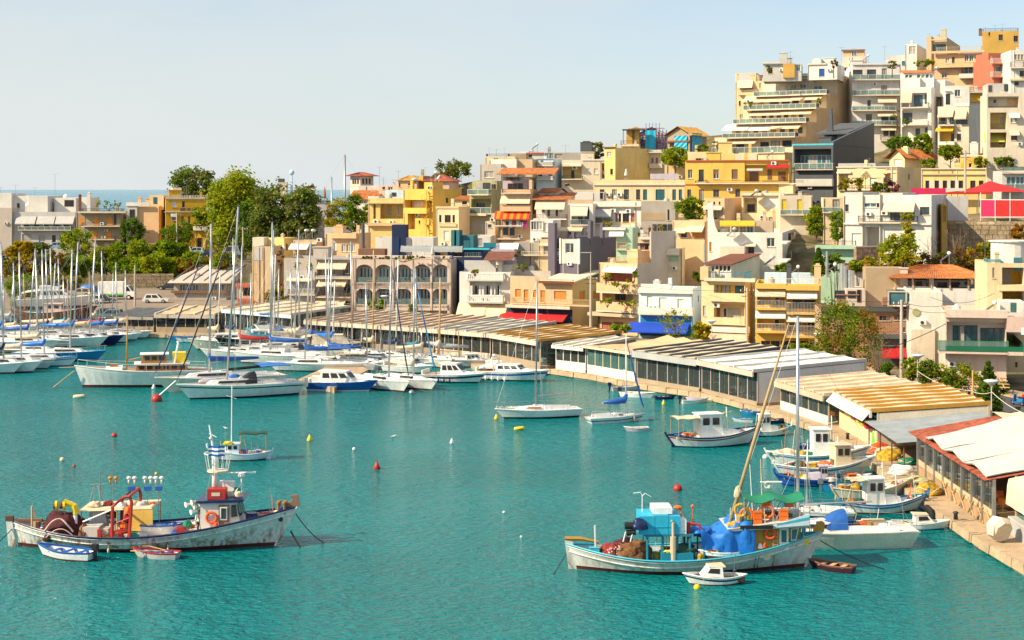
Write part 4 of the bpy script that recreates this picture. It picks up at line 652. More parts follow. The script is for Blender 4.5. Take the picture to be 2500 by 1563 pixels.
q=B('D','house','white house with orange tile roof and two cream awnings over a timber balcony',(412,702,770,788,1000),262,10,'white','a 410 545 790 868 cr 1.5;a 542 682 790 868 cr 1.5;w 465 490 875 905 1 k;w 515 540 872 940 1 k;w 590 615 872 940 1 k;w 620 655 875 900 1 g;b 385 690 968 922 h:dwood 1.4;t shed 722 o .7',roof='t',d=6,key='owhite')
B('D','house','little dormer room with two white windows on an orange tile roof',(440,600,698,722,770),266,20,'white','w 494 536 730 756 1 g;w 550 596 730 756 1 g;t gable 680 o .3',roof='t',d=5)
q=B('D','house','white house end with square framed loggia and cream awning',(706,936,936,822,1120),258,10,'white','l 738 902 848 1008 1.8;i 800 842 930 1002 1 d;i 862 900 880 965 1 d;a 738 890 852 928 cr 1.2;b 722 922 1022 968 g .3;s 704 936 785 826 sand -.3;w 720 760 1050 1110 1 k;w 820 900 1045 1120 1 B;a 632 845 1040 1068 cr 1.6',d=8)
q=B('D','house','white house with red shutters, grey awning and planted balcony',(934,1380,1702,802,1060),260,14,'white','s 934 1382 840 852 offwhite .5;a 955 1112 858 938 gr 1.2;w 960 1100 945 1000 1 c;w 1142 1166 910 994 1 s:rshut;w 1172 1196 912 992 1 k;w 1210 1270 912 1002 1 k;w 1286 1322 910 990 1 s:rshut;k 1122 886;k 1262 890;b 1020 1325 1032 990 b:yellowp 1.0;b 944 1110 1008 965 b .8;wR 1625 1645 875 975 1 k',d=9)
B('D','house','long weathered grey wall of a yard house under the yellow house',(1380,1704,1704,800,985),258,10,'concrete','w 1624 1642 876 976 1 k;s 1380 1600 905 975 tan .04',d=5)
B('D','house','white house with glazed white doors under the timber balcony',(358,566,705,975,1170),254,12,'white','w 360 412 985 1065 1 g;w 414 468 985 1065 1 g;w 485 510 1000 1080 1 s:wshut;w 530 560 1000 1080 1 s:wshut;b 440 600 1130 1090 w .9',d=7)
B('D','house','beige yard wall house with sloping white sunshade',(200,430,430,1180,1300),252,8,'concrete','a 75 255 1185 1240 wh 1.6;b 270 430 1300 1258 b .5',d=5)
B('D','house','cream stair house with glazed porch beside the purple pillar',(430,560,560,1150,1310),250,8,'cream','w 478 555 1205 1290 2 y .9;a 445 555 1185 1205 cr .6;b 270 560 1302 1262 b:wpaint .4',d=6)
q=B('D','house','purple house with grey boarded front, tall purple fins and dark side wall',(592,806,1232,1145,1380),242,36,'purple','s 646 684 1150 1375 lgrey .06;s 758 800 1150 1375 lgrey .06;s 684 758 1150 1188 lgrey .06;s 684 758 1278 1375 lgrey .06;w 686 756 1190 1276 1 g;s 634 646 1140 1375 white .25;s 800 818 1145 1380 white .2;w 590 625 1175 1240 1 B;s 592 634 1262 1300 lilac .1;w 595 625 1305 1340 1 B',key='purple')
s0,z0=q.loc(580,1000);MB().box(s0-.6,-.8,q.h*.1,s0+.6,-.1,z0).bd('fin','purple',q.root)
zf=q.h+2.6
MB().box(q.w-.4,3,q.h-1,q.w+.1,3.8,zf).bd('fin','purple',q.root);MB().box(q.w-.4,6.4,q.h-1,q.w+.1,7,zf-.4).bd('fin','purple',q.root)
B('D','house','pale green house with cream balcony hidden behind the purple wall',(1150,1300,1300,1045,1330),236,12,'mint','s 1245 1302 1045 1262 mint .1;w 1160 1240 1180 1235 1 y;b 1148 1248 1250 1180 b:lwood .5;a 1090 1225 1070 1115 wh .8;s 1030 1240 1040 1065 white .4',d=6)
B('D','house','roof terrace house with dark glazed garden room and potted plants',(1300,1590,1590,1125,1160),250,8,'white','T 1480 1675 1000 3.5 concrete;w 1480 1670 1012 1090 4 d .8;b 1300 1580 1130 1090 b .5',d=8)
B('a4','house','pale pink house with rose shutters and small curtained door',(1408,1880,1880,625,850),244,8,'pinkw','w 1450 1490 715 800 1 s:mshut;w 1530 1600 715 820 1 s:mshut;w 1602 1662 712 820 1 k;w 1690 1765 715 820 1 s:mshut;s 1530 1775 640 660 white .6;s 1430 1870 708 716 offwhite .3',d=6)
q=B('D','house','rooftop hut row with striped cream awning and mint blind on grey building',(1510,1760,1760,1235,1370),232,10,'cream','a 1512 1735 1238 1288 cr .7;w 1622 1725 1285 1352 1 r:mint;w 1560 1595 1285 1350 1 k;w 1520 1545 1285 1350 1 s:yellowp',d=6)
solar(q,1660,1190,'solar heater leaning beside the peach house with scalloped awnings',2.)
B('C','house','white rooftop wall with dark blue ventilation tower behind the arcade',(440,975,975,908,1040),258,6,'white','T 592 718 790 -.4 navy 3;T 592 660 905 -.5 deepblue 3',d=5,key='bluevent')
q=B('C','roof_bar','dark blue rooftop bar with wooden door and wide flat roof over the arcade',(980,1430,1515,1015,1115),250,12,'deepblue','w 1036 1084 1035 1110 1 s:orange_shut;w 1165 1240 1042 1082 1 k;w 1260 1420 1042 1082 3 B .9;s 900 1500 1002 1018 lteal .8;T 1186 1345 888 2.5 teal 3;T 1138 1168 840 1.5 teal 2;T 1186 1215 840 1.5 teal 2;w 1255 1310 935 1000 1 s:tshut',d=8,ph=.1)
B('C','house','lilac party wall house right of the blue rooftop bar',(1505,1722,1722,1018,1130),248,6,'lilac','',d=6)
B('C','house','white cottage with grey blue shutters above the blue rooftop bar',(1345,1510,1510,890,1010),262,8,'white','w 1380 1428 915 990 1 s:greyshut;s 1440 1560 955 1015 tealp .3',d=5)
B('C','house','small cream house with square blue window beside the big grey shutter',(1455,1545,1545,760,870),268,6,'offwhite','w 1478 1512 786 816 1 D;k 1520 742',d=5)
B('a2','house','old stone wall house hung with white sheeting above the quay road',(0,218,218,550,870),262,8,'sand','s -5 108 560 735 lgrey .05;T -20 130 432 5 offwhite;s 110 220 552 735 beige .04',d=7)
B('a2','house','yellow house with sunny side wall and small shuttered window',(110,398,522,438,860),268,24,'paleyellow','w 350 390 556 590 1 c;w 258 325 740 795 1 g;k 370 570;wR 420 452 515 605 1 s:shut;a 255 355 690 735 cr .6;c 370 400 .5 sand 1')
q=B('a2','house','beige house with white barrel awning and twin solar tanks on the roof',(520,830,940,470,730),264,14,'sand','a 492 735 512 580 wh 1.3;w 555 735 598 628 2 k .9;k 860 465;w 800 850 545 640 1 k;b 520 760 640 600 w .3;s 510 830 505 520 offwhite .3',key='barrel')
solar(q,650,420,'left of two solar heaters on the beige house with barrel awning',2.);solar(q,740,420,'right of two solar heaters on the beige house with barrel awning',2.)
q=B('a2','house','peach house with scrolled gable, roof terrace and white garden door',(945,1385,1540,375,690),262,14,'peach','b 1000 1350 440 375 w .7;w 1050 1090 500 600 1 s:wshut;w 1150 1340 520 620 3 c .9;k 1010 610;c 1112 290 1.6 peach 2;T 930 1150 300 3 grey 2;s 1145 1375 515 530 mint .8;w 1440 1470 540 620 1 k',key='scroll')
s0,z0=q.loc(1438,240,'F',-1);MB().tube((s0,-1,q.h-6),(s0,-1,z0),.28,10).bd('flue','slate',q.root)
q=B('a2','apartment_building','grey apartment house with cream awnings stacked over railed balconies',(395,1315,1315,710,1380),252,8,'warmgrey','T 395 800 880 -.3 lgrey;w 480 620 1005 1150 1 r:greyshut;w 645 760 1005 1150 1 r:greyshut;b 440 800 1195 1120 h .9;a 440 765 965 1000 cr .8;y 0;l 830 1300 730 935 1.8;i 930 1062 850 930 1 d;i 1180 1240 850 940 1 d;a 855 1235 745 840 cr 1.6;b 810 1290 975 940 w:grey 1.0;l 830 1300 990 1200 1.8;i 930 1062 1075 1165 1 D;i 1180 1280 1050 1160 1 k;a 855 1230 995 1070 cr 1.6;b 810 1270 1225 1130 h 1.0;a 825 1215 1245 1340 cr 2.0;s 815 1315 695 720 grey .9;w 850 1280 1270 1370 4 k .8',d=10)
q=B('L','arcaded_building','long pinkish white building with two storeys of five wide arches',(438,1328,1398,205,720),246,8,'pinkw','T 470 715 105 3.5 brown 2',ph=.4,key='arc')
root=q.root;N_=9;mb=MB();q.h
for fl,(vt,vb) in enumerate(((205,420),(420,620))):
 for k in range(5):
  ua=440+(1322-440)*k/5;ub=440+(1322-440)*(k+1)/5;va=vt+(ua-440)*.035;s0,z1=q.loc(ua,vt+20,'F',-1.9);s1,_=q.loc(ub,vt+20,'F',-1.9);zb_=q.loc((ua+ub)/2,vb+8,'F',-1.9)[1];zt_=q.loc((ua+ub)/2,vt+14,'F',-1.9)[1]
  cx=(s0+s1)/2;r=(s1-s0)/2-.16;zsp=zt_-.5-1.05;hh=1.05
  pts=[(s0,zb_+.05),(s0+.16,zb_+.05)]+[(cx-r*cos(pi*i/14),zsp+hh*sin(pi*i/14)) for i in range(15)]+[(s1-.16,zb_+.05),(s1,zb_+.05),(s1,zt_+.3),(s0,zt_+.3)]
  pp=[(x,-1.9,z) for x,z in pts];m2=MB();n=len(pp);
  prev=None
  for i in range(15):
   x,z=cx-r*cos(pi*i/14),zsp+hh*sin(pi*i/14)
   if prev:
    m2.hexa([(prev[0],-1.9,prev[1]),(x,-1.9,z),(x,-1.55,z),(prev[0],-1.55,prev[1])],[(prev[0],-1.9,zt_+.3),(x,-1.9,zt_+.3),(x,-1.55,zt_+.3),(prev[0],-1.55,zt_+.3)])
   prev=(x,z)
  m2.box(s0,-1.9,zb_-.2,cx-r,-1.55,zt_+.3);m2.box(cx+r,-1.9,zb_-.2,s1,-1.55,zt_+.3);m2.box(cx-r,-1.9,zb_-.75,cx+r,-1.6,zb_+.15)
  m2.box(s0-.09,-2.0,zb_-.75,s0+.09,-1.9,zt_+.3);m2.bd('arch',['pinkw'],root)
  MB().box(cx-r,-1.78,zb_+.15,cx+r,-1.74,zb_+1.05).bd('railing',CGS,root)
  for i in range(4):
   a=s0+.4+(s1-s0-.8)*i/4;b=a+(s1-s0-.8)/4-.12
   w_=MB().box(a,-.06,zb_+.1,a+.07,-.01,zb_+2.35).box(b-.07,-.06,zb_+.1,b,-.01,zb_+2.35).box(a+.07,-.06,zb_+2.28,b-.07,-.01,zb_+2.35).bd('window','alu',root);MB().box(a+.07,-.05,zb_+.1,b-.07,-.02,zb_+2.28).bd('pane',GLB if (i+k)%3 else GL,w_)
 zf=q.loc(880,vb+8,'F',-1.9)[1];MB().box(0,-1.9,zf-.3,q.w,0,zf).bd('gallery_floor','pinkw',root)
zt_=q.loc(880,205,'F',-1.9)[1];MB().box(-.1,-2.0,zt_+.2,q.w+.1,.3,zt_+.55).bd('cornice','pinkw',root)
MB().box(-.1,-1.9,0,.25,0,zt_).box(q.w-.25,-1.9,0,q.w+.1,0,zt_).bd('side_wall','pinkw',root)
q.arctop=zt_+.55
mb=MB();
for i in range(30):
 for j in range(5):mb.v.append((7.+i*.33,.4+j*.35,zt_+.55+.5+.9*sin(j/4*pi)+.12*random.random()))
for i in range(29):
 for j in range(4):a=i*5+j;mb.f.append((a,a+5,a+6,a+1));mb.m.append(0)
mb.bd('plastic_sheeting',clear('plastic_film',(.75,.80,.82),op=.7),root,True)
q=B('L','house','white house with two balustraded balconies and sliding shuttered doors',(1405,1880,1880,320,760),242,10,'white','l 1500 1790 400 530 1.4;i 1545 1598 440 528 1 f:wshut;i 1650 1702 440 528 1 f:wshut;i 1755 1788 440 528 1 f:wshut;b 1468 1810 400 330 u:wpaint 1.0;b 1462 1808 605 532 u:wpaint 1.4;T 1650 1880 255 3 white;w 1655 1740 275 325 2 d .95;y 0;a 1400 1660 600 720 cr 2.4;a 1655 1850 605 730 cr 2.4;T 1450 1740 212 2 lgrey .2;k 1480 660',d=9,key='balu')
mb=MB();tls(mb,(q.w*.45,.5,q.h+1.7),(q.w*1.0,.5,q.h+1.7),(q.w*1.0,5,q.h+2.8),(q.w*.45,5,q.h+2.8));mb.bd('roof',TB,q.root)
q=B('M','house','sandstone house with orange shutters above a red and blue awning front',(362,935,1172,470,900),236,26,'sand','w 408 460 552 625 1 r:orange_shut;w 486 530 556 665 1 s:orange_shut;w 572 608 560 630 1 r:orange_shut;w 640 684 564 672 1 s:orange_shut;w 766 880 570 652 1 r:orange_shut;b 362 1090 700 640 h:lwood .9;s 350 940 700 726 offwhite 1.2;a 295 900 770 838 rd 2.0;s 340 935 735 880 deepblue .05;s 362 700 432 470 beige -.2;wR 1000 1050 570 650 1 r:orange_shut;wR 1125 1170 570 640 1 r:orange_shut;k 630 800',roof='t',key='sandst')
MB().hexa([(q.w*.5,-.8,q.h-.4),(q.w+.6,-.8,q.h-.4),(q.w+.6,q.d+.5,q.h+.8),(q.w*.5,q.d+.5,q.h+.8)],[(q.w*.5,-.8,q.h-.2),(q.w+.6,-.8,q.h-.2),(q.w+.6,q.d+.5,q.h+1.),(q.w*.5,q.d+.5,q.h+1.)]).bd('roof','offwhite',q.root);MB().box(q.w*.5,-.95,q.h-.5,q.w+.6,-.8,q.h-.15).bd('gutter','rust',q.root)
B('M','house','grey rendered attic wall with white shed above the sandstone house',(365,735,985,385,470),244,16,'warmgrey','T 725 850 320 2 white;w 905 955 352 415 1 r:lgrey;k 790 390',d=7)
q=B('M','apartment_building','beige apartment house with deep planted balconies and a long grey blank side wall',(1182,1535,1890,318,960),226,38,'peach','l 1232 1490 372 486 1.6;i 1296 1372 400 486 1 r:rshut;i 1374 1432 400 486 1 r:rshut;i 1436 1485 400 486 1 r:rshut;a 1232 1530 345 392 wh .8;b 1155 1530 590 500 w:peach 1.5;l 1210 1490 575 672 1.6;i 1330 1430 585 655 2 d .9;b 1152 1525 765 675 w:peach 1.5;s 1130 1555 770 800 beige 1.5;w 1200 1410 855 945 2 s:rshut .9;w 1200 1480 700 760 1 k;P 1260 1530 265 h:lwood;c 1490 205 1.8 peach 4',key='planted')
q2=q;q2.h
MB().box(q.w-.25,q.d*.35,q.h-.2,q.w,q.d,q.h+4.4).bd('wall','warmgrey',q.root);MB().box(q.w-.02,0.05,0,q.w+.03,q.d-.05,q.h).bd('side_render','warmgrey',q.root)
q=B('N','house','pale blue house with white balcony above a bright blue awning',(225,722,800,548,990),218,18,'lblue','w 300 345 618 735 1 s:wpaint;w 412 480 630 752 1 s:wpaint;w 582 638 645 760 1 s:wpaint;b 215 725 790 725 w:white .9;s 222 728 555 590 white .4;s 245 520 505 552 white .1;s 560 725 530 560 white .1;s 240 722 800 985 hblue .03;a 150 695 862 950 bl 2.4;k 340 728;c 388 484 .9 white 2',key='bluehouse')
q=B('N','apartment_building','cream apartment house with glazed balconies over a shop front with pale canopy',(802,1205,1312,470,1100),207,26,'cream','l 918 1202 508 610 1.2 yellow;i 928 968 508 580 1 c;i 988 1070 510 600 1 D;i 1115 1200 520 605 1 D;b 868 1210 665 590 w .8;l 918 1200 692 835 1.2;i 928 975 715 805 1 s:mshut;i 1005 1040 725 815 1 g;i 1044 1165 728 830 1 r:greyshut;b 875 1205 880 815 w .8;s 840 1310 452 480 offwhite .6;P 850 1270 395 b:tealp;s 870 1250 890 950 white .5;a 895 1250 950 1030 pk 1.6;w 915 1240 1010 1080 3 k .9;w 815 842 705 800 1 s:greyshut;k 940 700',key='creamapt')
MB().box(-.1,-.2,q.h-.1,1.,.8,q.h+1.6).bd('chimney','peach',q.root)
q=B('N','apartment_building','bright yellow apartment house with white awnings and white railed balconies',(1302,1905,1985,508,1090),199,10,'yellow','l 1316 1570 612 700 1.4;i 1330 1440 625 695 1 y;i 1480 1525 625 700 1 g;l 1600 1862 640 735 1.4;i 1640 1850 645 730 2 k .9;a 1300 1578 545 612 cr 1.4;a 1590 1870 565 632 wh 1.4;b 1300 1582 742 655 b:wpaint 1.1;b 1588 1880 785 675 b:wpaint 1.1;l 1316 1570 825 915 1.4;i 1475 1525 828 900 1 g;l 1600 1862 855 945 1.4;i 1780 1860 850 930 1 g;a 1302 1580 752 812 wh 1.4;a 1590 1870 785 845 wh 1.4;b 1300 1582 955 870 b:wpaint 1.1;b 1588 1880 1000 890 b:wpaint 1.1;s 1300 1585 500 545 yellow 1.0;s 1584 1890 515 560 yellow 1.0;w 1350 1890 1030 1100 6 k .9;P 1385 1880 455 b:wmetal;T 1385 1880 405 7 lblue 2;c 1875 340 .8 peach 1;c 1610 340 .6 slate 3;s 1300 1900 985 1010 beige 1.0',key='yellowapt',d=10)
solar(q,1650,420,'small solar tank on the bright yellow apartment house with white awnings',4.5);solar(q,1990,400,'tall leaning solar heater at the corner of the bright yellow apartment house',4.)
BRK=mat('brick_wall',(.33,.13,.065),.9,var=.25,scale=.8,fine=.15)
m_=BRK;n,l=m_.node_tree.nodes,m_.node_tree.links;bt=n.new('ShaderNodeTexBrick');bt.inputs['Color1'].default_value=(.36,.14,.06,1);bt.inputs['Color2'].default_value=(.24,.085,.04,1);bt.inputs['Mortar'].default_value=(.42,.33,.24,1);bt.inputs['Scale'].default_value=1.;bt.inputs['Brick Width'].default_value=.42;bt.inputs['Row Height'].default_value=.16;bt.inputs['Mortar Size'].default_value=.02
tcx=n.new('ShaderNodeTexCoord');mpx=n.new('ShaderNodeMapping');mpx.inputs['Rotation'].default_value=(pi/2,0,0);l.new(tcx.outputs['Object'],mpx.inputs[0]);l.new(mpx.outputs[0],bt.inputs[0]);l.new(bt.outputs[0],n['Principled BSDF'].inputs['Base Color'])
WC['brickw']=(.3,.12,.06);MATS['wall_brickw']=BRK
q=B('O','restaurant_building','brick restaurant with dark steel fascia, grid windows and red awnings',(192,930,985,548,1010),186,6,'brickw','w 675 768 590 628 3 d .95;w 800 892 582 622 3 d .95;w 235 300 560 590 2 d .9;w 868 892 685 725 1 k;s 185 970 508 550 slate .4;s 560 985 742 775 slate .9;s 640 940 775 1010 slate .03;w 685 850 795 835 3 d .9;a 690 828 855 935 rd 1.4;a 815 960 845 930 rd 1.4;T 400 560 365 4 pinkw;w 300 388 375 440 1 d;w 412 478 380 440 1 d;w 488 522 370 475 1 k',d=10,key='brick')
for (u,v,hh) in ((365,150,2.2),(385,170,2.6),(430,205,2.4),(445,210,2.2)):
 s,z=q.loc(u,v,'F',6.5);MB().tube((s,6.5,q.h-.5),(s,6.5,z),.32,10).bd('vent_duct','alu',q.root)
s,z=q.loc(495,300,'F',5.);ac_unit(q.root,s,4.8,q.h+.4,None,1.1);MB().box(s+1,5.6,q.h-.6,s+5.5,9,z+1.6).bd('roof_plant','tan',q.root)
q=B('O','house','tall white house with slanting green glass wedge and round emblem',(930,1205,1270,390,1020),180,10,'white','w 1085 1125 895 1005 1 k;s 940 1140 700 1005 offwhite .5;w 1218 1250 510 630 1 c',key='wedge',d=11)
s,z=q.loc(985,558);MB().disc((s,-.06,z),.42,(0,1,0),.1,20).bd('round_emblem','olive',q.root)
x0=q.loc(755,500)[0];x1=q.loc(905,500)[0];x2=q.loc(1140,470)[0];za=q.loc(900,500)[1];zt_=q.loc(900,390)[1];zl=q.loc(1140,465)[1]
MB().prism([(x0,.2,za),(x1,.2,za),(x2,.2,zl-.15),(x1,.2,zt_),(x0,.2,zt_)],(0,5,0)).bd('glass_wedge',GLB,q.root);MB().tube((x0,.12,zt_),(x1,.12,zt_),.09,5).tube((x1,.12,zt_),(x2,.12,zl),.12,5).tube((x1,.12,za),(x1,.12,zt_),.1,5).tube((x0,.12,za),(x0,.12,zt_),.1,5).tube((x1,.12,za),(x2,.12,zl-.1),.08,5).bd('wedge_frame','warmgrey',q.root)
q=B('I','house','white house with broad orange hip roof on timber posts over a veranda',(690,1130,1572,1375,1530),190,10,'white','P 1140 1560 1392 h:dwood;T 760 1400 1300 3.2 white;w 895 950 1312 1380 1 s:shut;w 975 1060 1315 1385 1 c;w 1100 1180 1322 1368 1 k;w 1210 1290 1320 1375 1 k;w 1340 1365 1315 1345 1 b;w 1270 1300 1320 1345 1 b',d=10,ph=.1,key='hip')
zb_=q.h+1.15;W2=q.loc(1565,1300,'F',0)[0];mb=MB();X0,X1,Y0,Y1,zr=-.6,W2+.3,-.7,9.5,q.h+2.5
xm=(X0+X1)*.45
tls(mb,(X0,Y0,zb_),(X1,Y0,zb_),(X1-4,4.4,zr),(X0+4,4.4,zr));tls(mb,(X1,Y0,zb_),(X1,Y1,zb_),(X1-4,4.4,zr),(X1-4,4.4,zr));tls(mb,(X1,Y1,zb_),(X0,Y1,zb_),(X0+4,4.4,zr),(X1-4,4.4,zr));tls(mb,(X0,Y1,zb_),(X0,Y0,zb_),(X0+4,4.4,zr),(X0+4,4.4,zr));mb.bd('roof',TO,q.root)
for i in range(6):x=.1+(W2-.3)*i/5;MB().box(x-.09,-.1,q.h-.1,x+.09,.08,zb_+.05).bd('post','lwood',q.root)
s,z=q.loc(780,1195,'F',1.);MB().box(s-.45,.8,q.h,s+.45,1.7,z).box(s-.55,.7,z,s+.55,1.8,z+.12).bd('chimney','pinkw',q.root)
MB().box(q.w,0.05,0,W2,6,q.h-.02).bd('veranda_wing','white',q.root)
solar(q,1150,1130,'solar heater with round white tank rising above the broad orange hip roof',6.)
B('I','house','white annex with flat red sheet roof beside the ventilation ducts',(250,610,610,1210,1420),200,8,'white','t shed 1162 r .3',roof='t',d=8)
B('I','house','plain concrete yard wall house left of the orange hip roof',(572,705,705,1270,1420),196,6,'concrete','',d=6)
B('I','house','brown plastered lift house behind the ventilation ducts',(378,472,472,1240,1430),202,4,'tan','',d=5)
q=B('O','restaurant_building','pale pink corner building with tall curtained windows behind a green glass balcony',(1232,1742,1960,590,1290),160,12,'pinkw','l 1240 1752 640 890 1.0;i 1290 1500 668 870 4 D .94;i 1522 1752 690 895 4 D .94;b 1172 1765 905 800 g:greenp 1.4;s 1222 1748 535 600 pinkw .9;T 1690 1890 470 5 white;w 1775 1825 478 580 1 s:gshut;w 1260 1740 940 1040 4 k .6;w 1560 1750 1080 1200 1 k;wR 1850 1890 700 740 1 k;kR 1865 718;w 1815 1835 975 1020 1 k',key='pink',d=14)
MB().box(q.w-.02,-.9,q.h-1.5,q.w+1.6,q.d,q.h).bd('cornice','rosy',q.root)
s0,z0=q.loc(1172,905,'F',-1.4);MB().box(q.w,-1.4,z0-.05,q.w+1.5,q.d,z0+.3).bd('balcony','pinkw',q.root);MB().box(q.w+1.4,-1.4,z0+.3,q.w+1.44,q.d,z0+1.2).box(0,-1.38,z0+.3,q.w+1.4,-1.35,z0+.8).bd('balcony_glass',CGG,q.root)
solar(q,1590,560,'solar heater on the pale pink corner building with green glass',4.)
mb=MB()
for i in range(14):x=.6+i*(q.w-1)/14;mb.tube((x,-.2,z0-2.3),(x+random.uniform(-.3,.3),-3.6,z0-3.0),.06,5)
for i in range(4):y=-.5-i;mb.tube((.2,y,z0-2.35-i*.2),(q.w,y,z0-2.35-i*.2),.07,5)
for i in range(4):x=1+i*(q.w-2)/3;mb.tube((x,-3.6,z0-6),(x,-3.6,z0-3),.1,6)
mb.bd('pergola','lwood',q.root)
# ---------------------------------------------------------------- water, hillside, quay, streets
SH=[(30,20),(28.6,60),(27.7,88),(27.2,94.5),(27,100),(26.7,115.7),(27,125.7),(26.7,136),(25.2,143),(23.3,150.3),(21.1,156.7),(18.8,162.4),(14.8,167.4),(12.6,170.5),(8.5,178),(3.5,184.6),(-3.5,197),(-9.8,204),(-23.7,216),(-41.5,227),(-52,229),(-60,232),(-68.7,241),(-79,250),(-95,262),(-150,290)]
def inpoly(x,y,P_):
 r=False;j=len(P_)-1
 for i in range(len(P_)):
  xi,yi=P_[i];xj,yj=P_[j]
  if (yi>y) != (yj>y) and x<(xj-xi)*(y-yi)/(yj-yi)+xi:r=not r
  j=i
 return r
LAND=SH+[(-150,412),(-60,408),(-30,420),(150,420),(190,420),(190,20)]
def dshore(x,y):
 m=1e9
 for (ax,ay),(bx_,by) in zip(SH,SH[1:]):
  dx,dy=bx_-ax,by-ay;t=max(0,min(1,((x-ax)*dx+(y-ay)*dy)/(dx*dx+dy*dy)));m=min(m,hypot(x-ax-t*dx,y-ay-t*dy))
 return m
CP += [(-90,300,1.2),(-60,300,1.2),(-45,308,1.2),(-100,272,1.2),(-30,285,1.4),(-75,285,1.2),(-110,310,1.2),(-80,318,1.3),(-55,322,1.6),(-34,312,2.2),(-80,400,2),(-110,400,2),(-40,400,5),(60,390,22),(90,395,24),(120,395,26),(50,120,1),(60,140,1),(75,150,1.5),(55,165,2),(80,185,9),(95,240,15),(110,300,24),(70,200,12)]
_c=[]
for c_ in CP:
 if not any(abs(o_[0]-c_[0])<15 and 4<c_[1]-o_[1]<60 and c_[2]-o_[2]>.42*(c_[1]-o_[1]) for o_ in CP):_c.append(c_)
CP=_c
def idw(x,y):
 a=b=0.
 for cx,cy,cz in CP:
  d2=(x-cx)**2+(y-cy)**2+2.;w=1/(d2*d2);a += w*cz;b += w
 return a/b-1.2
def sstep(a,b,x):t=max(0,min(1,(x-a)/(b-a)));return t*t*(3-2*t)
def grd(x,y):
 if not inpoly(x,y,LAND):return -2.5
 d=dshore(x,y);low=-.4 if d<2 else .3 if d<14 else .85
 return max(low-.3,low+(idw(x,y)-low)*sstep(24,36,d))
gx=[-150+3.4*i for i in range(101)];gy=[40+3.4*i for i in range(113)]
mb=MB();mb.sheet([[(x,y,grd(x,y)+.25*noise.noise((x*.2,y*.2,0)) if True else 0) for x in gx] for y in gy])
SOIL=bpy.data.materials.new('hillside_soil');SOIL.use_nodes=True;n,l=SOIL.node_tree.nodes,SOIL.node_tree.links;b=n['Principled BSDF'];b.inputs['Roughness'].default_value=.95
g=n.new('ShaderNodeNewGeometry');t=n.new('ShaderNodeTexNoise');t.inputs['Scale'].default_value=.35;t.inputs['Detail'].default_value=8;t.inputs['Roughness'].default_value=.7;l.new(g.outputs['Position'],t.inputs[0])
cr=n.new('ShaderNodeValToRGB');e=cr.color_ramp.elements;e[0].position=.35;e[0].color=(.05,.07,.02,1);e[1].position=.68;e[1].color=(.26,.19,.11,1);k=e.new(.5);k.color=(.13,.10,.045,1);l.new(t.outputs[0],cr.inputs[0]);l.new(cr.outputs[0],b.inputs['Base Color'])
stc(mb.bd('hillside',SOIL,None,True))
WT=bpy.data.materials.new('harbour_water');WT.use_nodes=True;n,l=WT.node_tree.nodes,WT.node_tree.links;b=n['Principled BSDF']
b.inputs['Roughness'].default_value=.12;b.inputs['IOR'].default_value=1.33;b.inputs['Specular IOR Level'].default_value=.5
g=n.new('ShaderNodeNewGeometry');sx=n.new('ShaderNodeSeparateXYZ');l.new(g.outputs['Position'],sx.inputs[0])
t=n.new('ShaderNodeTexNoise');t.inputs['Scale'].default_value=.035;t.inputs['Detail'].default_value=4;l.new(g.outputs['Position'],t.inputs[0])
cr=n.new('ShaderNodeValToRGB');e=cr.color_ramp.elements;e[0].position=.32;e[0].color=(.0005,.150,.165,1);e[1].position=.7;e[1].color=(.002,.218,.238,1);l.new(t.outputs[0],cr.inputs[0])
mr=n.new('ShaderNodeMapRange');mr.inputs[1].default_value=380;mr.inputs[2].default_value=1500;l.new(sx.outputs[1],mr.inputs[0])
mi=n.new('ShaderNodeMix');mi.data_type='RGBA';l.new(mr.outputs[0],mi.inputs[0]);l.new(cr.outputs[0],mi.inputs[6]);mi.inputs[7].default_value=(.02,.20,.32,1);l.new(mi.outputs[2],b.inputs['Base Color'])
def wave(scale,sy,det):
 m_=n.new('ShaderNodeMapping');m_.inputs['Scale'].default_value=(1,sy,1);m_.inputs['Rotation'].default_value=(0,0,.12);l.new(g.outputs['Position'],m_.inputs[0]);t_=n.new('ShaderNodeTexNoise');t_.inputs['Scale'].default_value=scale;t_.inputs['Detail'].default_value=det;t_.inputs['Roughness'].default_value=.55;t_.inputs['Distortion'].default_value=.6;l.new(m_.outputs[0],t_.inputs[0]);return t_.outputs[0]
w1,w2,w3=wave(.6,1.5,4),wave(1.7,1.7,3),wave(.1,1.2,2)
def ma(op,a,b_):q_=n.new('ShaderNodeMath');q_.operation=op;(l.new(a,q_.inputs[0]) if not isinstance(a,float) else None);(l.new(b_,q_.inputs[1]) if not isinstance(b_,(float,int)) else setattr(q_.inputs[1],'default_value',b_));return q_.outputs[0]
hh=ma('ADD',ma('MULTIPLY',w1,.55),ma('ADD',ma('MULTIPLY',w2,.62),ma('MULTIPLY',w3,1.0)))
bu=n.new('ShaderNodeBump');bu.inputs['Strength'].default_value=.85;bu.inputs['Distance'].default_value=.75;l.new(hh,bu.inputs['Height']);l.new(bu.outputs[0],b.inputs['Normal'])
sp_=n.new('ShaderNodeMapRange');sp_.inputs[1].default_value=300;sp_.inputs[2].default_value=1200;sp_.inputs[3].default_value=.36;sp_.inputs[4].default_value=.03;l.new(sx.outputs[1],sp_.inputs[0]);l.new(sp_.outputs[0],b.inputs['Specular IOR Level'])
stc(MB().poly([(-45000,-300,0),(45000,-300,0),(45000,60000,0),(-45000,60000,0)]).bd('sea_water',WT))
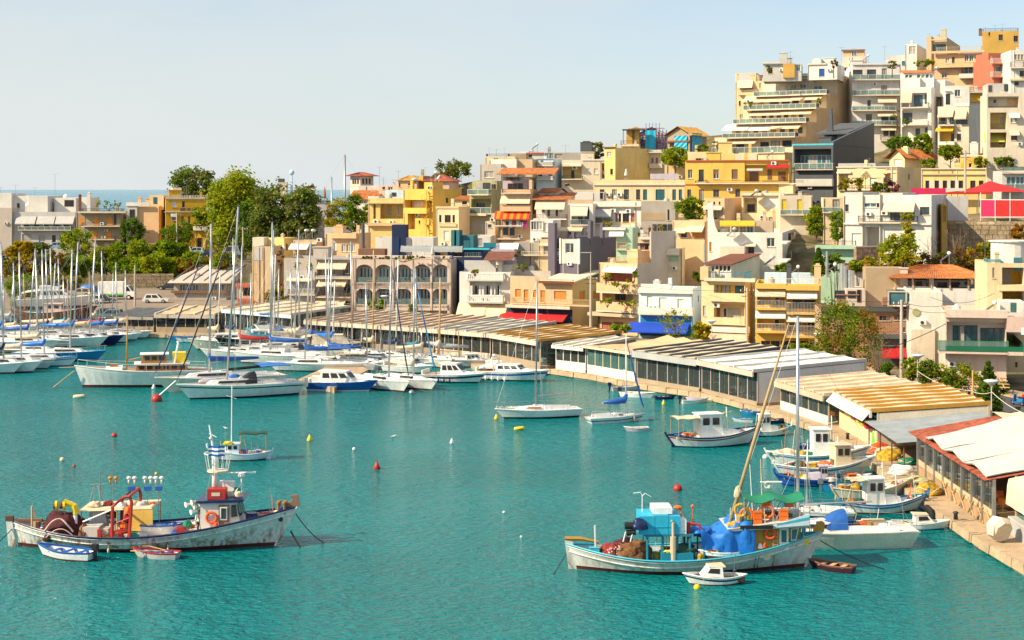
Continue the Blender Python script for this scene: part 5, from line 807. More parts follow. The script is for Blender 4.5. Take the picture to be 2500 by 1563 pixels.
def offs(P_,d):
 o=[]
 for i,(x,y) in enumerate(P_):
  a=Vector(P_[max(i-1,0)]);c=Vector(P_[min(i+1,len(P_)-1)]);tt=(c-a).normalized();o.append((x+tt.y*d,y-tt.x*d))
 return o
QD=mat('quay_paving',(.46,.34,.22),.9,var=.28,scale=.5,streak=.0,fine=.12,bump=.2)
QW=mat('quay_wall',(.36,.27,.17),.9,var=.3,scale=.9,fine=.15,bump=.3)
A_,B_=offs(SH,.55),offs(SH,15.5)
mb=MB();mb.sheet([[(*p,.56) for p in A_],[(*p,.6) for p in B_]]);mb.sheet([[(*p,-2.) for p in offs(SH,.12)],[(*p,.45) for p in offs(SH,.12)]],1)
quay=stc(mb.bd('quay',[QD,QW]))
L_=0.;rng=random.Random(4);pts=[Vector(p) for p in SH[1:-1]];acc=[]
for a,c in zip(pts,pts[1:]):
 nseg=max(1,round((c-a).length/1.5))
 for i in range(nseg):acc.append((a.lerp(c,i/nseg),a.lerp(c,(i+1)/nseg)))
stone=MB().hexa([(0,-.05,0),(1,-.05,0),(1,.62,0),(0,.62,0)],[(.02,0,1),(.98,0,1),(.99,.6,1),(.01,.6,1)]);sm=None
for k,(a,c) in enumerate(acc):
 if sm is None:o=stone.bd('edge_stone',QD,quay);sm=o.data
 else:o=bpy.data.objects.new('edge_stone',sm);C.objects.link(o);o.parent=quay
 dv=c-a;o.location=(c.x+rng.uniform(-.05,.05),c.y,.12);o.rotation_euler=(0,0,atan2(-dv.y,-dv.x));o.scale=(dv.length*.985,1,.5+rng.uniform(-.03,.04))
ASP=mat('asphalt',(.075,.072,.075),.9,var=.2,scale=.7,fine=.12);LOT=mat('parking_lot_asphalt',(.26,.20,.155),.92,var=.2,scale=.15,fine=.1)
a_,b__=offs(SH,15.5),offs(SH,25.)
stc(MB().sheet([[(*p,.95) for p in a_[2:20]],[(*p,1.02) for p in b__[2:20]]]).bd('street',ASP))
stc(MB().poly([(41,60,1.03),(95,60,1.03),(85,156,1.06),(41.5,160,1.06)]).bd('square',ASP))
lot=stc(MB().poly([(-112,272,1.62),(-68,243,1.62),(-60,236,1.62),(-50,234.5,1.62),(-33,238,1.62),(-30,262,1.62),(-38,318,1.62),(-112,322,1.62)]).bd('parking_lot',LOT))
pk=mat('road_paint',(.6,.58,.52),.8,var=.2)
stc(MB().sheet([[(*p,1.02) for p in offs(SH,25.)[3:18]],[(*p,1.16) for p in offs(SH,25.05)[3:18]],[(*p,1.18) for p in offs(SH,28.)[3:18]]]).bd('pavement',QD))
STN=mat('rubble_stone',(.30,.23,.15),.95,var=.4,scale=1.2,streak=.3,fine=.25,bump=.8,bscale=3)
def wallthing(lb,p,q_,top,bot,th=.6,m=STN,name='retaining_wall'):
 p,q_=Vector(p),Vector(q_);dv=(q_-p);Ln=dv.length;ang=atan2(dv.y,dv.x)
 r=tg(name,lb,'wall',(p.x,p.y,bot),ang);h=top-bot;rg=random.Random(len(lb));mb=MB().box(0,.04,0,Ln,th,h)
 mb.bd('core',m,r);MB().box(-.05,-.06,h,Ln+.05,th+.06,h+.16).bd('coping','beige',r)
 x,z,k=0.,0.,0
 me=MB().hexa([(0,0,0),(1,0,0),(1,.2,0),(0,.2,0)],[(.03,-.01,1),(.97,.01,1),(1,.2,1),(0,.2,1)]).bd('stone',m,r);C.objects.unlink(me);sm_=me.data;bpy.data.objects.remove(me)
 sz=.62 if Ln*h<110 else .85
 while z<h-.2:
  x=-rg.random()*.4
  while x<Ln-.1 and k<290:
   w_=sz*rg.uniform(.7,1.9);o=bpy.data.objects.new('stone',sm_);C.objects.link(o);o.parent=r;o.location=(max(0,x),-.04-rg.random()*.06,z+.02);o.scale=(min(w_,Ln-x)-.04,.6,sz-.05);x += w_;k += 1
  z += sz
 return r
p=at(*zc('I',1185,775),218);p2=at(*zc('I',1960,775),213)
wallthing('rubble stone retaining wall under the red canopy',(p.x,p.y),(p2.x,p2.y),p.z,p.z-5.2)
p=at(*zc('I',340,1000),208);p2=at(*zc('I',560,1000),209);wallthing('pale stone garden wall below the open garage',(p.x,p.y),(p2.x,p2.y),p.z,p.z-3.2)
p=gnd(*zc('J',1080,470),1.6);p2=gnd(*zc('J',1600,468),1.6);wallthing('low stone wall at the back of the parking lot',(p.x,p.y),(p2.x,p2.y),4.2,1.4)
# ---------------------------------------------------------------- quay side tavern pavilions
def pav(lb,fl,fr,depth,ze,zr,panel,rib,nrib,fascia='offwhite',glass=CG,plinth='offwhite',ph=.5,posts=6,floor=.85,side=None,ribw=.32,back='beige',npan=None,fh=.45,wav=0.,awn=None):
 fl,fr=Vector(fl),Vector(fr);dv=fr-fl;Ln=dv.length;ang=atan2(dv.y,dv.x)
 r=tg('tavern_pavilion',lb,'pavilion',(fl.x,fl.y,.55),ang,'tavern pavilions along the quay');ze -= .55;zr -= .55;fz=floor-.55
 MB().box(0,0,-.1,Ln,depth,fz).bd('floor','teak',r)
 MB().box(0,-.06,-.1,Ln,.12,fz+ph-.02).bd('plinth',plinth,r)
 n=nrib
 for i in range(n):
  x0,x1=Ln*i/n+.03,Ln*(i+1)/n-.03;K=6;mb=MB();up,dn=[],[]
  for j in range(K+1):
   t=j/K;z=ze+(zr-ze)*t+.10-.10*sin(pi*((t*3) % 1))-wav*sin(pi*t);y=-.45+(depth+.45)*t;up.append([(x0,y,z+.04),((x0+x1)/2,y,z-.03-wav*.5),(x1,y,z+.04)]);dn.append([(x0,y,z),((x0+x1)/2,y,z-.07-wav*.5),(x1,y,z)])
  mb.sheet(up);mb.sheet([list(reversed(q_)) for q_ in dn]);mb.bd('roof_panel',panel,r)
 if rib:
  for i in range(n+1):
   x=Ln*i/n;mb=MB();mb.hexa([(x-ribw/2,-.5,ze-.05),(x+ribw/2,-.5,ze-.05),(x+ribw/2,depth,zr-.05),(x-ribw/2,depth,zr-.05)],[(x-ribw/2,-.5,ze+.26),(x+ribw/2,-.5,ze+.26),(x+ribw/2,depth,zr+.26),(x-ribw/2,depth,zr+.26)]);mb.bd('rafter',rib,r)
 MB().box(-.15,-.62,ze-fh,Ln+.15,-.46,ze+.06).bd('fascia',fascia,r)
 MB().box(-.1,depth-.2,-.1,Ln+.1,depth,zr-.08).bd('back_wall',back,r)
 for i in range(posts+1):x=Ln*i/posts;MB().box(x-.045,-.02,fz,x+.045,.1,ze-.02).bd('post',fascia if fascia not in ('red',) else 'offwhite',r)
 if glass:
  ng=max(4,round(Ln/1.15))
  for i in range(ng):
   x0,x1=Ln*i/ng+.02,Ln*(i+1)/ng-.02;MB().box(x0,.04,fz+ph,x1,.07,ze-fh+.05).bd('glass_panel',glass,r)
 for xs in (0,Ln):
  m_=side or CG;MB().prism([(xs-.04,.15,fz),(xs-.04,depth-.2,fz),(xs-.04,depth-.2,zr-.12),(xs-.04,.15,ze-.1)],(.08,0,0)).bd('side_wall',m_,r)
 if awn:
  MB().hexa([(0,-.6,ze-.1),(Ln,-.6,ze-.1),(Ln,-1.2,ze-.75),(0,-1.2,ze-.75)],[(0,-.6,ze-.05),(Ln,-.6,ze-.05),(Ln,-1.22,ze-.7),(0,-1.22,ze-.7)]).bd('awning',awn,r)
 q_=Bld();q_.root,q_.L,q_.d,q_.fl,q_.ang,q_.z=r,Ln,depth,fl,ang,.55+fz;return q_
PV={}
PV['tan']=pav('long tavern roof of tan canvas with dark double beams before the arcade',(-26.9,213.6),(-9.7,200.8),13,3.7,4.25,'awnp','tan',11,'offwhite',CGD,'stone',ribw=.28,posts=9)
PV['grey']=pav('tavern roof of cream canvas with blue grey beams',(-9.4,200.6),(-2.6,194.4),12,3.7,4.25,'canvas','grey',5,'offwhite',CG,'offwhite',ribw=.26)
PV['olive']=pav('tavern roof of cream canvas with olive brown beams and open glass flank',(-2.3,194.2),(3.2,184.4),11,3.7,4.25,'canvas','ochrep',6,'offwhite',CG,'stone',ribw=.16)
PV['smallw']=pav('small white timber tavern with framed windows and pale roof',(5.0,184.2),(8.2,180.6),8,3.3,3.85,'awnw','awn',3,'white',CG,'white',ph=.8,ribw=.12,posts=4,fh=.3)
PV['sag']=pav('tavern under sagging peach canvas with turquoise chairs inside',(8.4,180.4),(13.1,172.6),11,3.6,4.15,'peach',None,3,'awn',CGT,'white',wav=.35,fh=.2,ph=.7)
PV['dark']=pav('glass tavern under cream canvas with black beams',(13.3,172.4),(18.9,163.6),11.5,3.8,4.35,'canvas','slate',5,'grey',CG,'stone',ribw=.32,fh=.6,ph=.15,side='warmgrey')
PV['white']=pav('glass tavern under bright white canvas with pink fascia',(19.1,163.2),(23.1,152.9),12,3.8,4.35,'awnw','lgrey',3,'rosy',CG,'stone',ribw=.24,ph=.15,side='white')
PV['beige']=pav('tavern with glazed gable and two beige canvas roofs on bronze posts',(25.0,151.0),(27.4,140.6),9.5,3.1,3.65,'canvas','awn',5,'beige',CG,'white',ribw=.18,posts=5)
PV['brown']=pav('tavern roof of ribbed cream canvas with golden brown beams and flower boxes',(28.2,139.6),(28.7,127.6),9,3.5,4.05,'canvas','ochrep',6,'offwhite',CG,'cream',ph=1.15,ribw=.2,side='offwhite',awn='awnw')
PV['flat']=pav('cream flat roofed tavern with pale teal fascia behind the masts',(-40.5,229.5),(-29.5,219.5),11,4.0,4.55,'canvas','offwhite',4,'lblue',CGD,'stone',ribw=.12)
PV['dimg']=pav('low dark glass tavern with grey roof at the marina corner',(-58,233.5),(-51.2,232.0),9,2.7,3.25,'slate',None,3,'concrete',CGD,'tan',fh=.35)
PV['gold']=pav('glass fronted tavern with timber interior beside the red gable',(-50.8,231.9),(-42.2,230.6),9,3.1,3.65,'sand','offwhite',3,'warmgrey',CGD,'stone',ribw=.2)
def onpav(q_,x,y):c,s=cos(q_.ang),sin(q_.ang);return (q_.fl.x+c*x-s*y,q_.fl.y+s*x+c*y,q_.z)
r=tg('net_shed','open grey corrugated iron shed sheltering nets on the quay','shed',(28.3,129.0,.58),-pi/2)
for i in range(14):
 x0=i*.87;mb=MB();g=[]
 for y,z in ((-.6,2.15),(4,2.5),(8.6,2.9)):g.append([(x0+.87*j/8,y,z+.035*(j % 2)) for j in range(9)])
 mb.sheet(g);mb.sheet([[(a,b_,c-.03) for a,b_,c in reversed(q_)] for q_ in g]);mb.bd('roof_sheet',mat('corrugated_iron',(.36,.40,.42),.5,.3,var=.2,scale=.8,streak=.3,stain=(.25,.2,.15)),r)
for x in (.3,4.2,8.,11.8):
 for y in (0.,8.2):MB().tube((x,y,0),(x,y,2.1+y*.09),.06,6).bd('post','rustm',r)
MB().box(0,8.3,0,12.1,8.45,2.8).bd('back_wall','brown',r)
r=tg('tavern_pavilion','tavern with red tiled roof covered by white tarpaulins on grey posts','pavilion',(29.0,116.0,.58),-pi/2-.01,'tavern pavilions along the quay');Ln,dp,ze,zr=19.,15.,3.0,4.2
MB().box(0,0,-.1,Ln,dp,.75).bd('floor','teak',r);MB().box(0,0,.7,Ln,.12,1.15).bd('plinth','sand',r)
mb=MB();tls(mb,(-.3,-.6,ze),(Ln+.2,-.6,ze),(Ln+.2,6,zr),(-.3,6,zr),pitch=.25);tls(mb,(Ln+.2,12.6,ze),(-.3,12.6,ze),(-.3,6,zr),(Ln+.2,6,zr),pitch=.25);mb.bd('tiled_roof',TR,r)
for k,(x0,x1) in enumerate(((3.9,8.9),(9.,13.9),(14.,19.1))):
 g=[]
 for i in range(9):
  t=i/8;row=[]
  for j in range(13):
   s=j/12;y=-.5+(dp-1.4)*s;z=ze+.3+(zr-ze)*(1-abs(y-6)/6.4)+.8*(1-abs(2*t-1))**1.3*(.4+.6*min(1,s*3))+.09*noise.noise((t*5,s*7,k));row.append((x0+(x1-x0)*t,y,z))
  g.append(row)
 mb=MB();mb.sheet(g);mb.sheet([[(a,b_,c-.05) for a,b_,c in reversed(q_)] for q_ in g]);mb.bd('tarpaulin',mat('white_tarpaulin',(.55,.53,.50),.7,var=.08,scale=1.2,bump=.3,bscale=2),r,True)
g=[[(-.2+.2*random.random()+4.4*t/6,5.2+2*s_/3+.1*random.random(),zr+.12+.25*random.random()) for s_ in range(4)] for t in range(7)]
MB().sheet(g).bd('folded_tarpaulin','awn',r,True)
for i in range(9):x=.1+(Ln-.2)*i/8;MB().box(x-.11,-.1,-.6,x+.11,.1,ze+.1).bd('post','steel',r)
for i in range(16):x0,x1=.2+(Ln-.4)*i/16+.06,.2+(Ln-.4)*(i+1)/16-.06;MB().box(x0,.03,1.15,x1,.06,ze).bd('glass_panel',CG,r)
for i in range(6):x=7+i*2.1;MB().tube((x,-.05,.0),(x+1.4,-.08,1.0),.045,5).tube((x+1.4,-.05,0),(x,-.08,1.0),.045,5).bd('brace','lwood',r)
MB().box(0,dp-.2,0,Ln,dp,ze).bd('back_wall','tan',r);MB().prism([(-.06,.15,0),(-.06,12,0),(-.06,12,ze),(-.06,6,zr-.1),(-.06,.15,ze)],(.1,0,0)).bd('side_wall','white',r)
RT=Bld();RT.root,RT.L,RT.d,RT.fl,RT.ang,RT.z=r,Ln,dp,Vector((29.0,116.0)),-pi/2-.01,.58+.75
r=tg('tavern_pavilion','cream drop awning and grey counter of the nearest quay stall','pavilion',(29.2,96.4,.58),-pi/2,'tavern pavilions along the quay')
mb=MB();mb.sheet([[(.3+7.7*i/8,1.8-1.6*min(1,j/2)-.03*j*(j>2),3.6-.35*min(2,j)/2-(.36*(j-2) if j>2 else 0)+.03*sin(i*3+j)) for i in range(9)] for j in range(7)]);mb.bd('awning','awn',r,True)
MB().box(.2,.3,-.1,8,.6,.95).bd('counter','grey',r);MB().box(.15,.2,.95,8,.7,1.05).bd('counter_top','lgrey',r);MB().box(0,4,0,8,4.2,3.5).bd('back_wall','tan',r);MB().box(.3,.7,1.05,7.8,.73,2.6).bd('glass_panel',CGT,r)
for x in (0.1,4,7.8):MB().box(x-.06,.65,0,x+.06,.8,3.4).bd('post','lwood',r)
# ---------------------------------------------------------------- boats
def lerp(a,b,t):return a+(b-a)*t
class Hull:pass
def hull(root,L,Bm,zs,style='sail',bands=('hullw','hullw','hullw','boot'),rb=.8,rs=.2,bul=.08,deck='deckw',stripe=(.22,.34),boot=.16,n=18,floor=None,rail=.09,name='hull',wale=None):
 h=Hull();st,md,bw=zs;zk=-.55
 def hb(t):
  if style == 'sail':return Bm/2*max(0.,(1-max(0,(t-.42)/.58)**2.1))*(1-.26*max(0,(.42-t)/.42)**1.8)
  if style == 'motor':return Bm/2*max(0.,(1-max(0,(t-.5)/.5)**2.6))*(1-.08*max(0,(.4-t)/.4))
  if style == 'kaiki':return Bm/2*max(0.,1-abs((t-.47)/(.53 if t>.47 else .47))**2.7)
  if style == 'row':return Bm/2*max(0.,(1-max(0,(t-.45)/.55)**2.2))*(1-.34*max(0,(.45-t)/.45)**1.6)
 def sh(t):return md+(bw-md)*max(0,(t-.38)/.62)**2+(st-md)*max(0,(.38-t)/.38)**2
 def kx(t):
  e=.34+.62*max(0,(t-.45)/.55)**1.6
  if style == 'kaiki':e += .5*max(0,(.35-t)/.35)**1.6
  return e
 def X(t,z):return -L/2+rs+(L-rs-rb)*t+rb*t**4*max(-.35,z)/bw-rs*(1-t)**4*max(-.3,z)/st
 def Yh(t,z):s=max(0.,min(1.,(sh(t)-z)/(sh(t)-zk)));return hb(t)*(1-s)**kx(t)
 h.hb,h.sh,h.X,h.Y,h.L,h.B=hb,sh,X,Yh,L,Bm
 mats=[];
 for m in bands:
  if m not in mats:mats.append(m)
 ix=[mats.index(bands[0]),mats.index(bands[1]),mats.index(bands[2]),mats.index(bands[1]),mats.index(bands[3]),mats.index(bands[3])]
 mb=MB();R_=[]
 for i in range(n+1):
  t=i/n;z0=sh(t);za=min(stripe[0],z0*.6);zb_=min(stripe[1],z0*.75)
  zz=[z0,z0-min(rail,.2*z0),z0-za,z0-zb_,boot,0.,zk*.8];R_.append((t,zz))
 for sg in (1,-1):
  for (t0,a),(t1,c) in zip(R_,R_[1:]):
   for j in range(6):
    p=[(X(t0,a[j]),sg*Yh(t0,a[j]),a[j]),(X(t1,c[j]),sg*Yh(t1,c[j]),c[j]),(X(t1,c[j+1]),sg*Yh(t1,c[j+1]),c[j+1]),(X(t0,a[j+1]),sg*Yh(t0,a[j+1]),a[j+1])]
    mb.poly(p if sg<0 else p[::-1],ix[j])
 t,a=R_[0]
 if hb(0)>.05:
  for j in range(6):mb.poly([(X(0,a[j]),-Yh(0,a[j]),a[j]),(X(0,a[j]),Yh(0,a[j]),a[j]),(X(0,a[j+1]),Yh(0,a[j+1]),a[j+1]),(X(0,a[j+1]),-Yh(0,a[j+1]),a[j+1])],ix[j])
 h.o=mb.bd(name,mats,root);me=h.o.data
 g=MB();fl=(lambda t:floor) if floor is not None else (lambda t:sh(t)-bul)
 g.sheet([[(X(i/n,fl(i/n))-(0 if i<n else .02),Yh(i/n,fl(i/n))*k*.985,fl(i/n)+.05*(1-k*k)) for k in (-1,-.5,0,.5,1)] for i in range(n+1)]);h.deck=g.bd('deck' if floor is None else 'floor_boards',deck,root);h.fl=fl
 for sg in (1,-1):
  MB().path([(X(i/n,sh(i/n)),sg*max(.0,Yh(i/n,sh(i/n))-.01),sh(i/n)) for i in range(n+1)],.035 if L<6 else .05,5).bd('gunwale',bands[0],root)
 if wale:
  for sg in (1,-1):
   for dz,rr in ((.42,.045),(.12,.03)):MB().path([(X(i/n,sh(i/n)-dz),sg*(Yh(i/n,sh(i/n)-dz)+.01),sh(i/n)-dz) for i in range(n+1)],rr,5).bd('rubbing_strake',wale,root)
 return h
def clu(root,x0,x1,w,z,n,seed):
 rg=random.Random(seed);cl=('netbrown','nety','canvas','bluep','orangep','blk','lteal','redp','foam','gfab','rope','lgrey','wood')
 for i in range(n):
  x,y,m,k=rg.uniform(x0,x1),rg.uniform(-w,w),rg.choice(cl),rg.randrange(4);s=rg.uniform(.14,.32)
  if k == 0:lump((x,y,z+.05),s*1.3,(1.3,1,.8),m,'gear_heap',root,seed+i)
  elif k == 1:MB().box(x-s,y-s*.7,z,x+s,y+s*.7,z+s*1.1).box(x-s-.02,y-s*.7-.02,z+s*1.1,x+s+.02,y+s*.7+.02,z+s*1.2).bd('fish_box',m,root)
  elif k == 2:MB().tube((x,y,z),(x+rg.uniform(-.3,.3),y+rg.uniform(-.2,.2),z+rg.uniform(.8,2.0)),.022,4).bd('marker_pole',rg.choice(('lwood','wmetal','steel','orangep')),root)
  else:MB().tube((x,y,z),(x,y,z+s*1.5),s*.6,8,0,s*.7).bd('bucket',m,root)
def bowat(zn,u,v,L,hd,rb=.8):
 p=gnd(*zc(zn,u,v));a=rdn(hd);return Vector((p.x-cos(a)*(L/2-rb),p.y-sin(a)*(L/2-rb),0)),a
def ends(zn,bow,stern,rb=.8,rs=.2):
 p,q_=gnd(*zc(zn,*bow)),gnd(*zc(zn,*stern));d=p-q_;a=atan2(d.y,d.x);return (p+q_)/2+Vector((cos(a),sin(a),0))*(rb-rs)/2,a,d.length+rb+rs
def lump(c,r,sc,m,name,root,seed=0,amp=.28):
 mb=MB();nu,nv=26,14;c=Vector(c);rings=[]
 for j in range(nv+1):
  t=max(.05,min(pi-.05,pi*j/nv));row=[]
  for i in range(nu):
   d=Vector((sin(t)*cos(2*pi*i/nu),sin(t)*sin(2*pi*i/nu),-cos(t)));k=r*(1+amp*noise.noise(d*1.7+Vector((seed*3.1,0,0)))-amp*.9*abs(noise.noise(d*3.3+Vector((seed,7,0))))+amp*.45*noise.noise(d*8+Vector((seed,3,0))))
   row.append(c+Vector((d.x*k*sc[0],d.y*k*sc[1],max(-.25,d.z)*k*sc[2])))
  rings.append(row)
 mb.rings(rings);return mb.bd(name,m,root,True)
def fender(root,x,y,z,m='navyp',s=1.):
 MB().tube((x,y,z+.5*s),(x,y,z+.9*s),.012,3).ball((x,y,z+.2*s),.16*s,8,6,0,(1,1,2.1)).bd('fender',m,root,True)
def sb(lb,pos,a,L,vtop=None,hullm='hullw',stripe='hullw',bootm='boot',cover='bluep',mastm='alu',jib=None,hood=None,bimini=None,deck='deckw',mast_x=.10,lean=0,rake=True,boom=True,fend=None,bands=None,cabwin=GLK,wheel=False,group='sailing boats in the harbour',fb=1.,mz=None):
 r=tg('sailboat',lb,'sailboat',pos,a,group);Bm=.30*L+.15;f=.095*L*fb
 h=hull(r,L,Bm,(f*.95,f,f*1.22),'sail',bands or (hullm,hullm,stripe,bootm),.11*L,.04*L,.06,deck)
 zd=f-.02;x0,x1=-.08*L,.26*L
 b4=[(x0,-Bm*.27,zd),(x1,-Bm*.14,zd+.08),(x1,Bm*.14,zd+.08),(x0,Bm*.27,zd)];hh=.045*L
 t4=[(x0+.1,-Bm*.23,zd+hh),(x1-.5,-Bm*.11,zd+hh*.8),(x1-.5,Bm*.11,zd+hh*.8),(x0+.1,Bm*.23,zd+hh)]
 cr_=MB().hexa(b4,t4).bd('coachroof','hullw' if deck != 'teak' else 'decks',r)
 for sg in (-1,1):
  q_=[(x0+.5,sg*(Bm*.258),zd+hh*.35),(x1-.9,sg*(Bm*.17),zd+hh*.40),(x1-1.1,sg*(Bm*.155),zd+hh*.78),(x0+.5,sg*(Bm*.243),zd+hh*.78)]
  MB().prism(q_,(0,sg*.02,0)).bd('window',cabwin,cr_)
 MB().box(x0+.2,-.25,zd+hh*.98,x0+1.0,.25,zd+hh+.06).bd('hatch','deckw',cr_)
 cx0,cx1=-.40*L,x0-.02
 MB().hexa([(cx0,-Bm*.27,zd-.02),(cx1,-Bm*.27,zd-.02),(cx1,-Bm*.17,zd-.02),(cx0,-Bm*.17,zd-.02)],[(cx0,-Bm*.24,zd+.22),(cx1,-Bm*.25,zd+.3),(cx1,-Bm*.2,zd+.3),(cx0,-Bm*.2,zd+.22)]).bd('coaming','hullw',r)
 MB().hexa([(cx0,Bm*.17,zd-.02),(cx1,Bm*.17,zd-.02),(cx1,Bm*.27,zd-.02),(cx0,Bm*.27,zd-.02)],[(cx0,Bm*.2,zd+.22),(cx1,Bm*.2,zd+.3),(cx1,Bm*.25,zd+.3),(cx0,Bm*.24,zd+.22)]).bd('coaming','hullw',r)
 MB().box(cx0,-Bm*.17,zd+.03,cx1,Bm*.17,zd+.06).bd('cockpit_sole','teak',r)
 mx=mast_x*L;hm=mz if mz else pz(vtop,pos[1])-.0 if vtop else 1.25*L
 ln=Vector((cos(a)*lean,-sin(a)*lean)) if lean else Vector((-.02*hm if rake else 0,0))
 base=Vector((mx,0,zd+hh*.7));top=Vector((mx+ln.x,ln.y,hm));mr=.009*L+.01
 mo=MB().tube(base,top,mr,8,0,mr*.8).bd('mast',mastm,r,True)
 for q_ in (.42,.70) if L>9 else (.55,):
  p=base.lerp(top,q_);MB().tube(p-Vector((.1,Bm*.26,0)),p+Vector((-.1,Bm*.26,0)),.022,4).bd('spreader',mastm,mo)
 MB().tube(top,top+Vector((0,0,.45)),.012,3).tube(top+Vector((-.25,0,.08)),top+Vector((.2,0,.1)),.012,3).bd('masthead','steel',mo)
 rg=MB();bowp=Vector((h.X(1,h.sh(1))-.1,0,h.sh(1)+.1));stp=Vector((h.X(0,h.sh(0))+.1,0,h.sh(0)+.1));rr=.011
 rg.tube(top,bowp,rr,3);rg.tube(top,stp,rr,3)
 for sg in (-1,1):rg.tube(base.lerp(top,.98),(mx-.15,sg*Bm*.46,zd),rr,3);rg.tube(base.lerp(top,.6),(mx-.4,sg*Bm*.45,zd),rr,3)
 rg.bd('rigging','steel',r)
 if jib:p=base.lerp(top,.93);q_=bowp;MB().path([q_+Vector((0,0,.4)),q_.lerp(p,.15),q_.lerp(p,.6),p],[.03,.085,.07,.03],6).bd('furled_jib',jib,r,True)
 if boom:
  bl=.40*L;bz=zd+hh+.75+.015*L;MB().tube((mx-.1,0,bz),(mx-bl,0,bz+.12),.06,6).bd('boom',mastm,r)
  if cover:MB().path([(mx+.12,0,bz+.85),(mx-.15,0,bz+.32),(mx-bl*.4,0,bz+.22),(mx-bl*.97,0,bz+.2)],[.14,.32,.28,.14],8).bd('sail_cover',cover,r,True)
 rl=MB()
 for sg in (-1,1):
  pts=[(h.X(t,h.sh(t)),sg*max(.06,h.Y(t,h.sh(t))-.06),h.sh(t)+.58) for t in (.02,.2,.4,.6,.8,.93,.985)]
  rl.path(pts,.014,3)
  for p in pts:rl.tube((p[0],p[1],p[2]-.58),p,.014,3)
 p=h.X(.985,h.sh(.985));rl.path([(p,.09,h.sh(1)+.58),(p+.25,0,h.sh(1)+.6),(p,-.09,h.sh(1)+.58)],.018,4);rl.bd('guard_rail','alu',r)
 if hood:
  g=[]
  for i in range(6):
   s=i/5;xx=x0+.75-1.25*s;zz=zd+hh+.62*sin(s*pi*.5);g.append([(xx,Bm*.27*sin(k*pi/2/4)*1.,zz-(abs(k)/4)**2.2*(zz-zd-.1)) for k in range(-4,5)])
  MB().sheet(g).sheet([[(a_,b_,c-.03) for a_,b_,c in reversed(q_)] for q_ in g]).bd('sprayhood',hood,r,True)
 if bimini:
  bz=zd+hh+1.35;g=[[(-.14*L-.24*L*i/5,Bm*.40*k/3,bz-.1*(k/3)**2-.06*((i-2.5)/2.5)**2) for k in range(-3,4)] for i in range(6)]
  bo=MB().sheet(g).sheet([[(a_,b_,c-.05) for a_,b_,c in reversed(q_)] for q_ in g]).bd('bimini',bimini,r,True)
  mb=MB();[mb.tube((x,sg*Bm*.38,zd),(x,sg*Bm*.38,bz-.1),.02,4) for x in (-.15*L,-.37*L) for sg in (-1,1)];mb.bd('bimini_frame','alu',bo)
 if wheel:MB().torus((-.30*L,0,zd+.75),.42,.03,(1,0,0),16,5).tube((-.30*L+.02,0,zd),(-.28*L,0,zd+.8),.06,6).bd('steering_wheel','bluep' if wheel == 'b' else 'alu',r)
 if fend:
  for t in fend:fender(r,h.X(t,.6),-h.Y(t,f*.6)-.12,.15*f,'navyp' if t != fend[0] else 'canvas',.8)
 r['h']=0;return r,h,zd
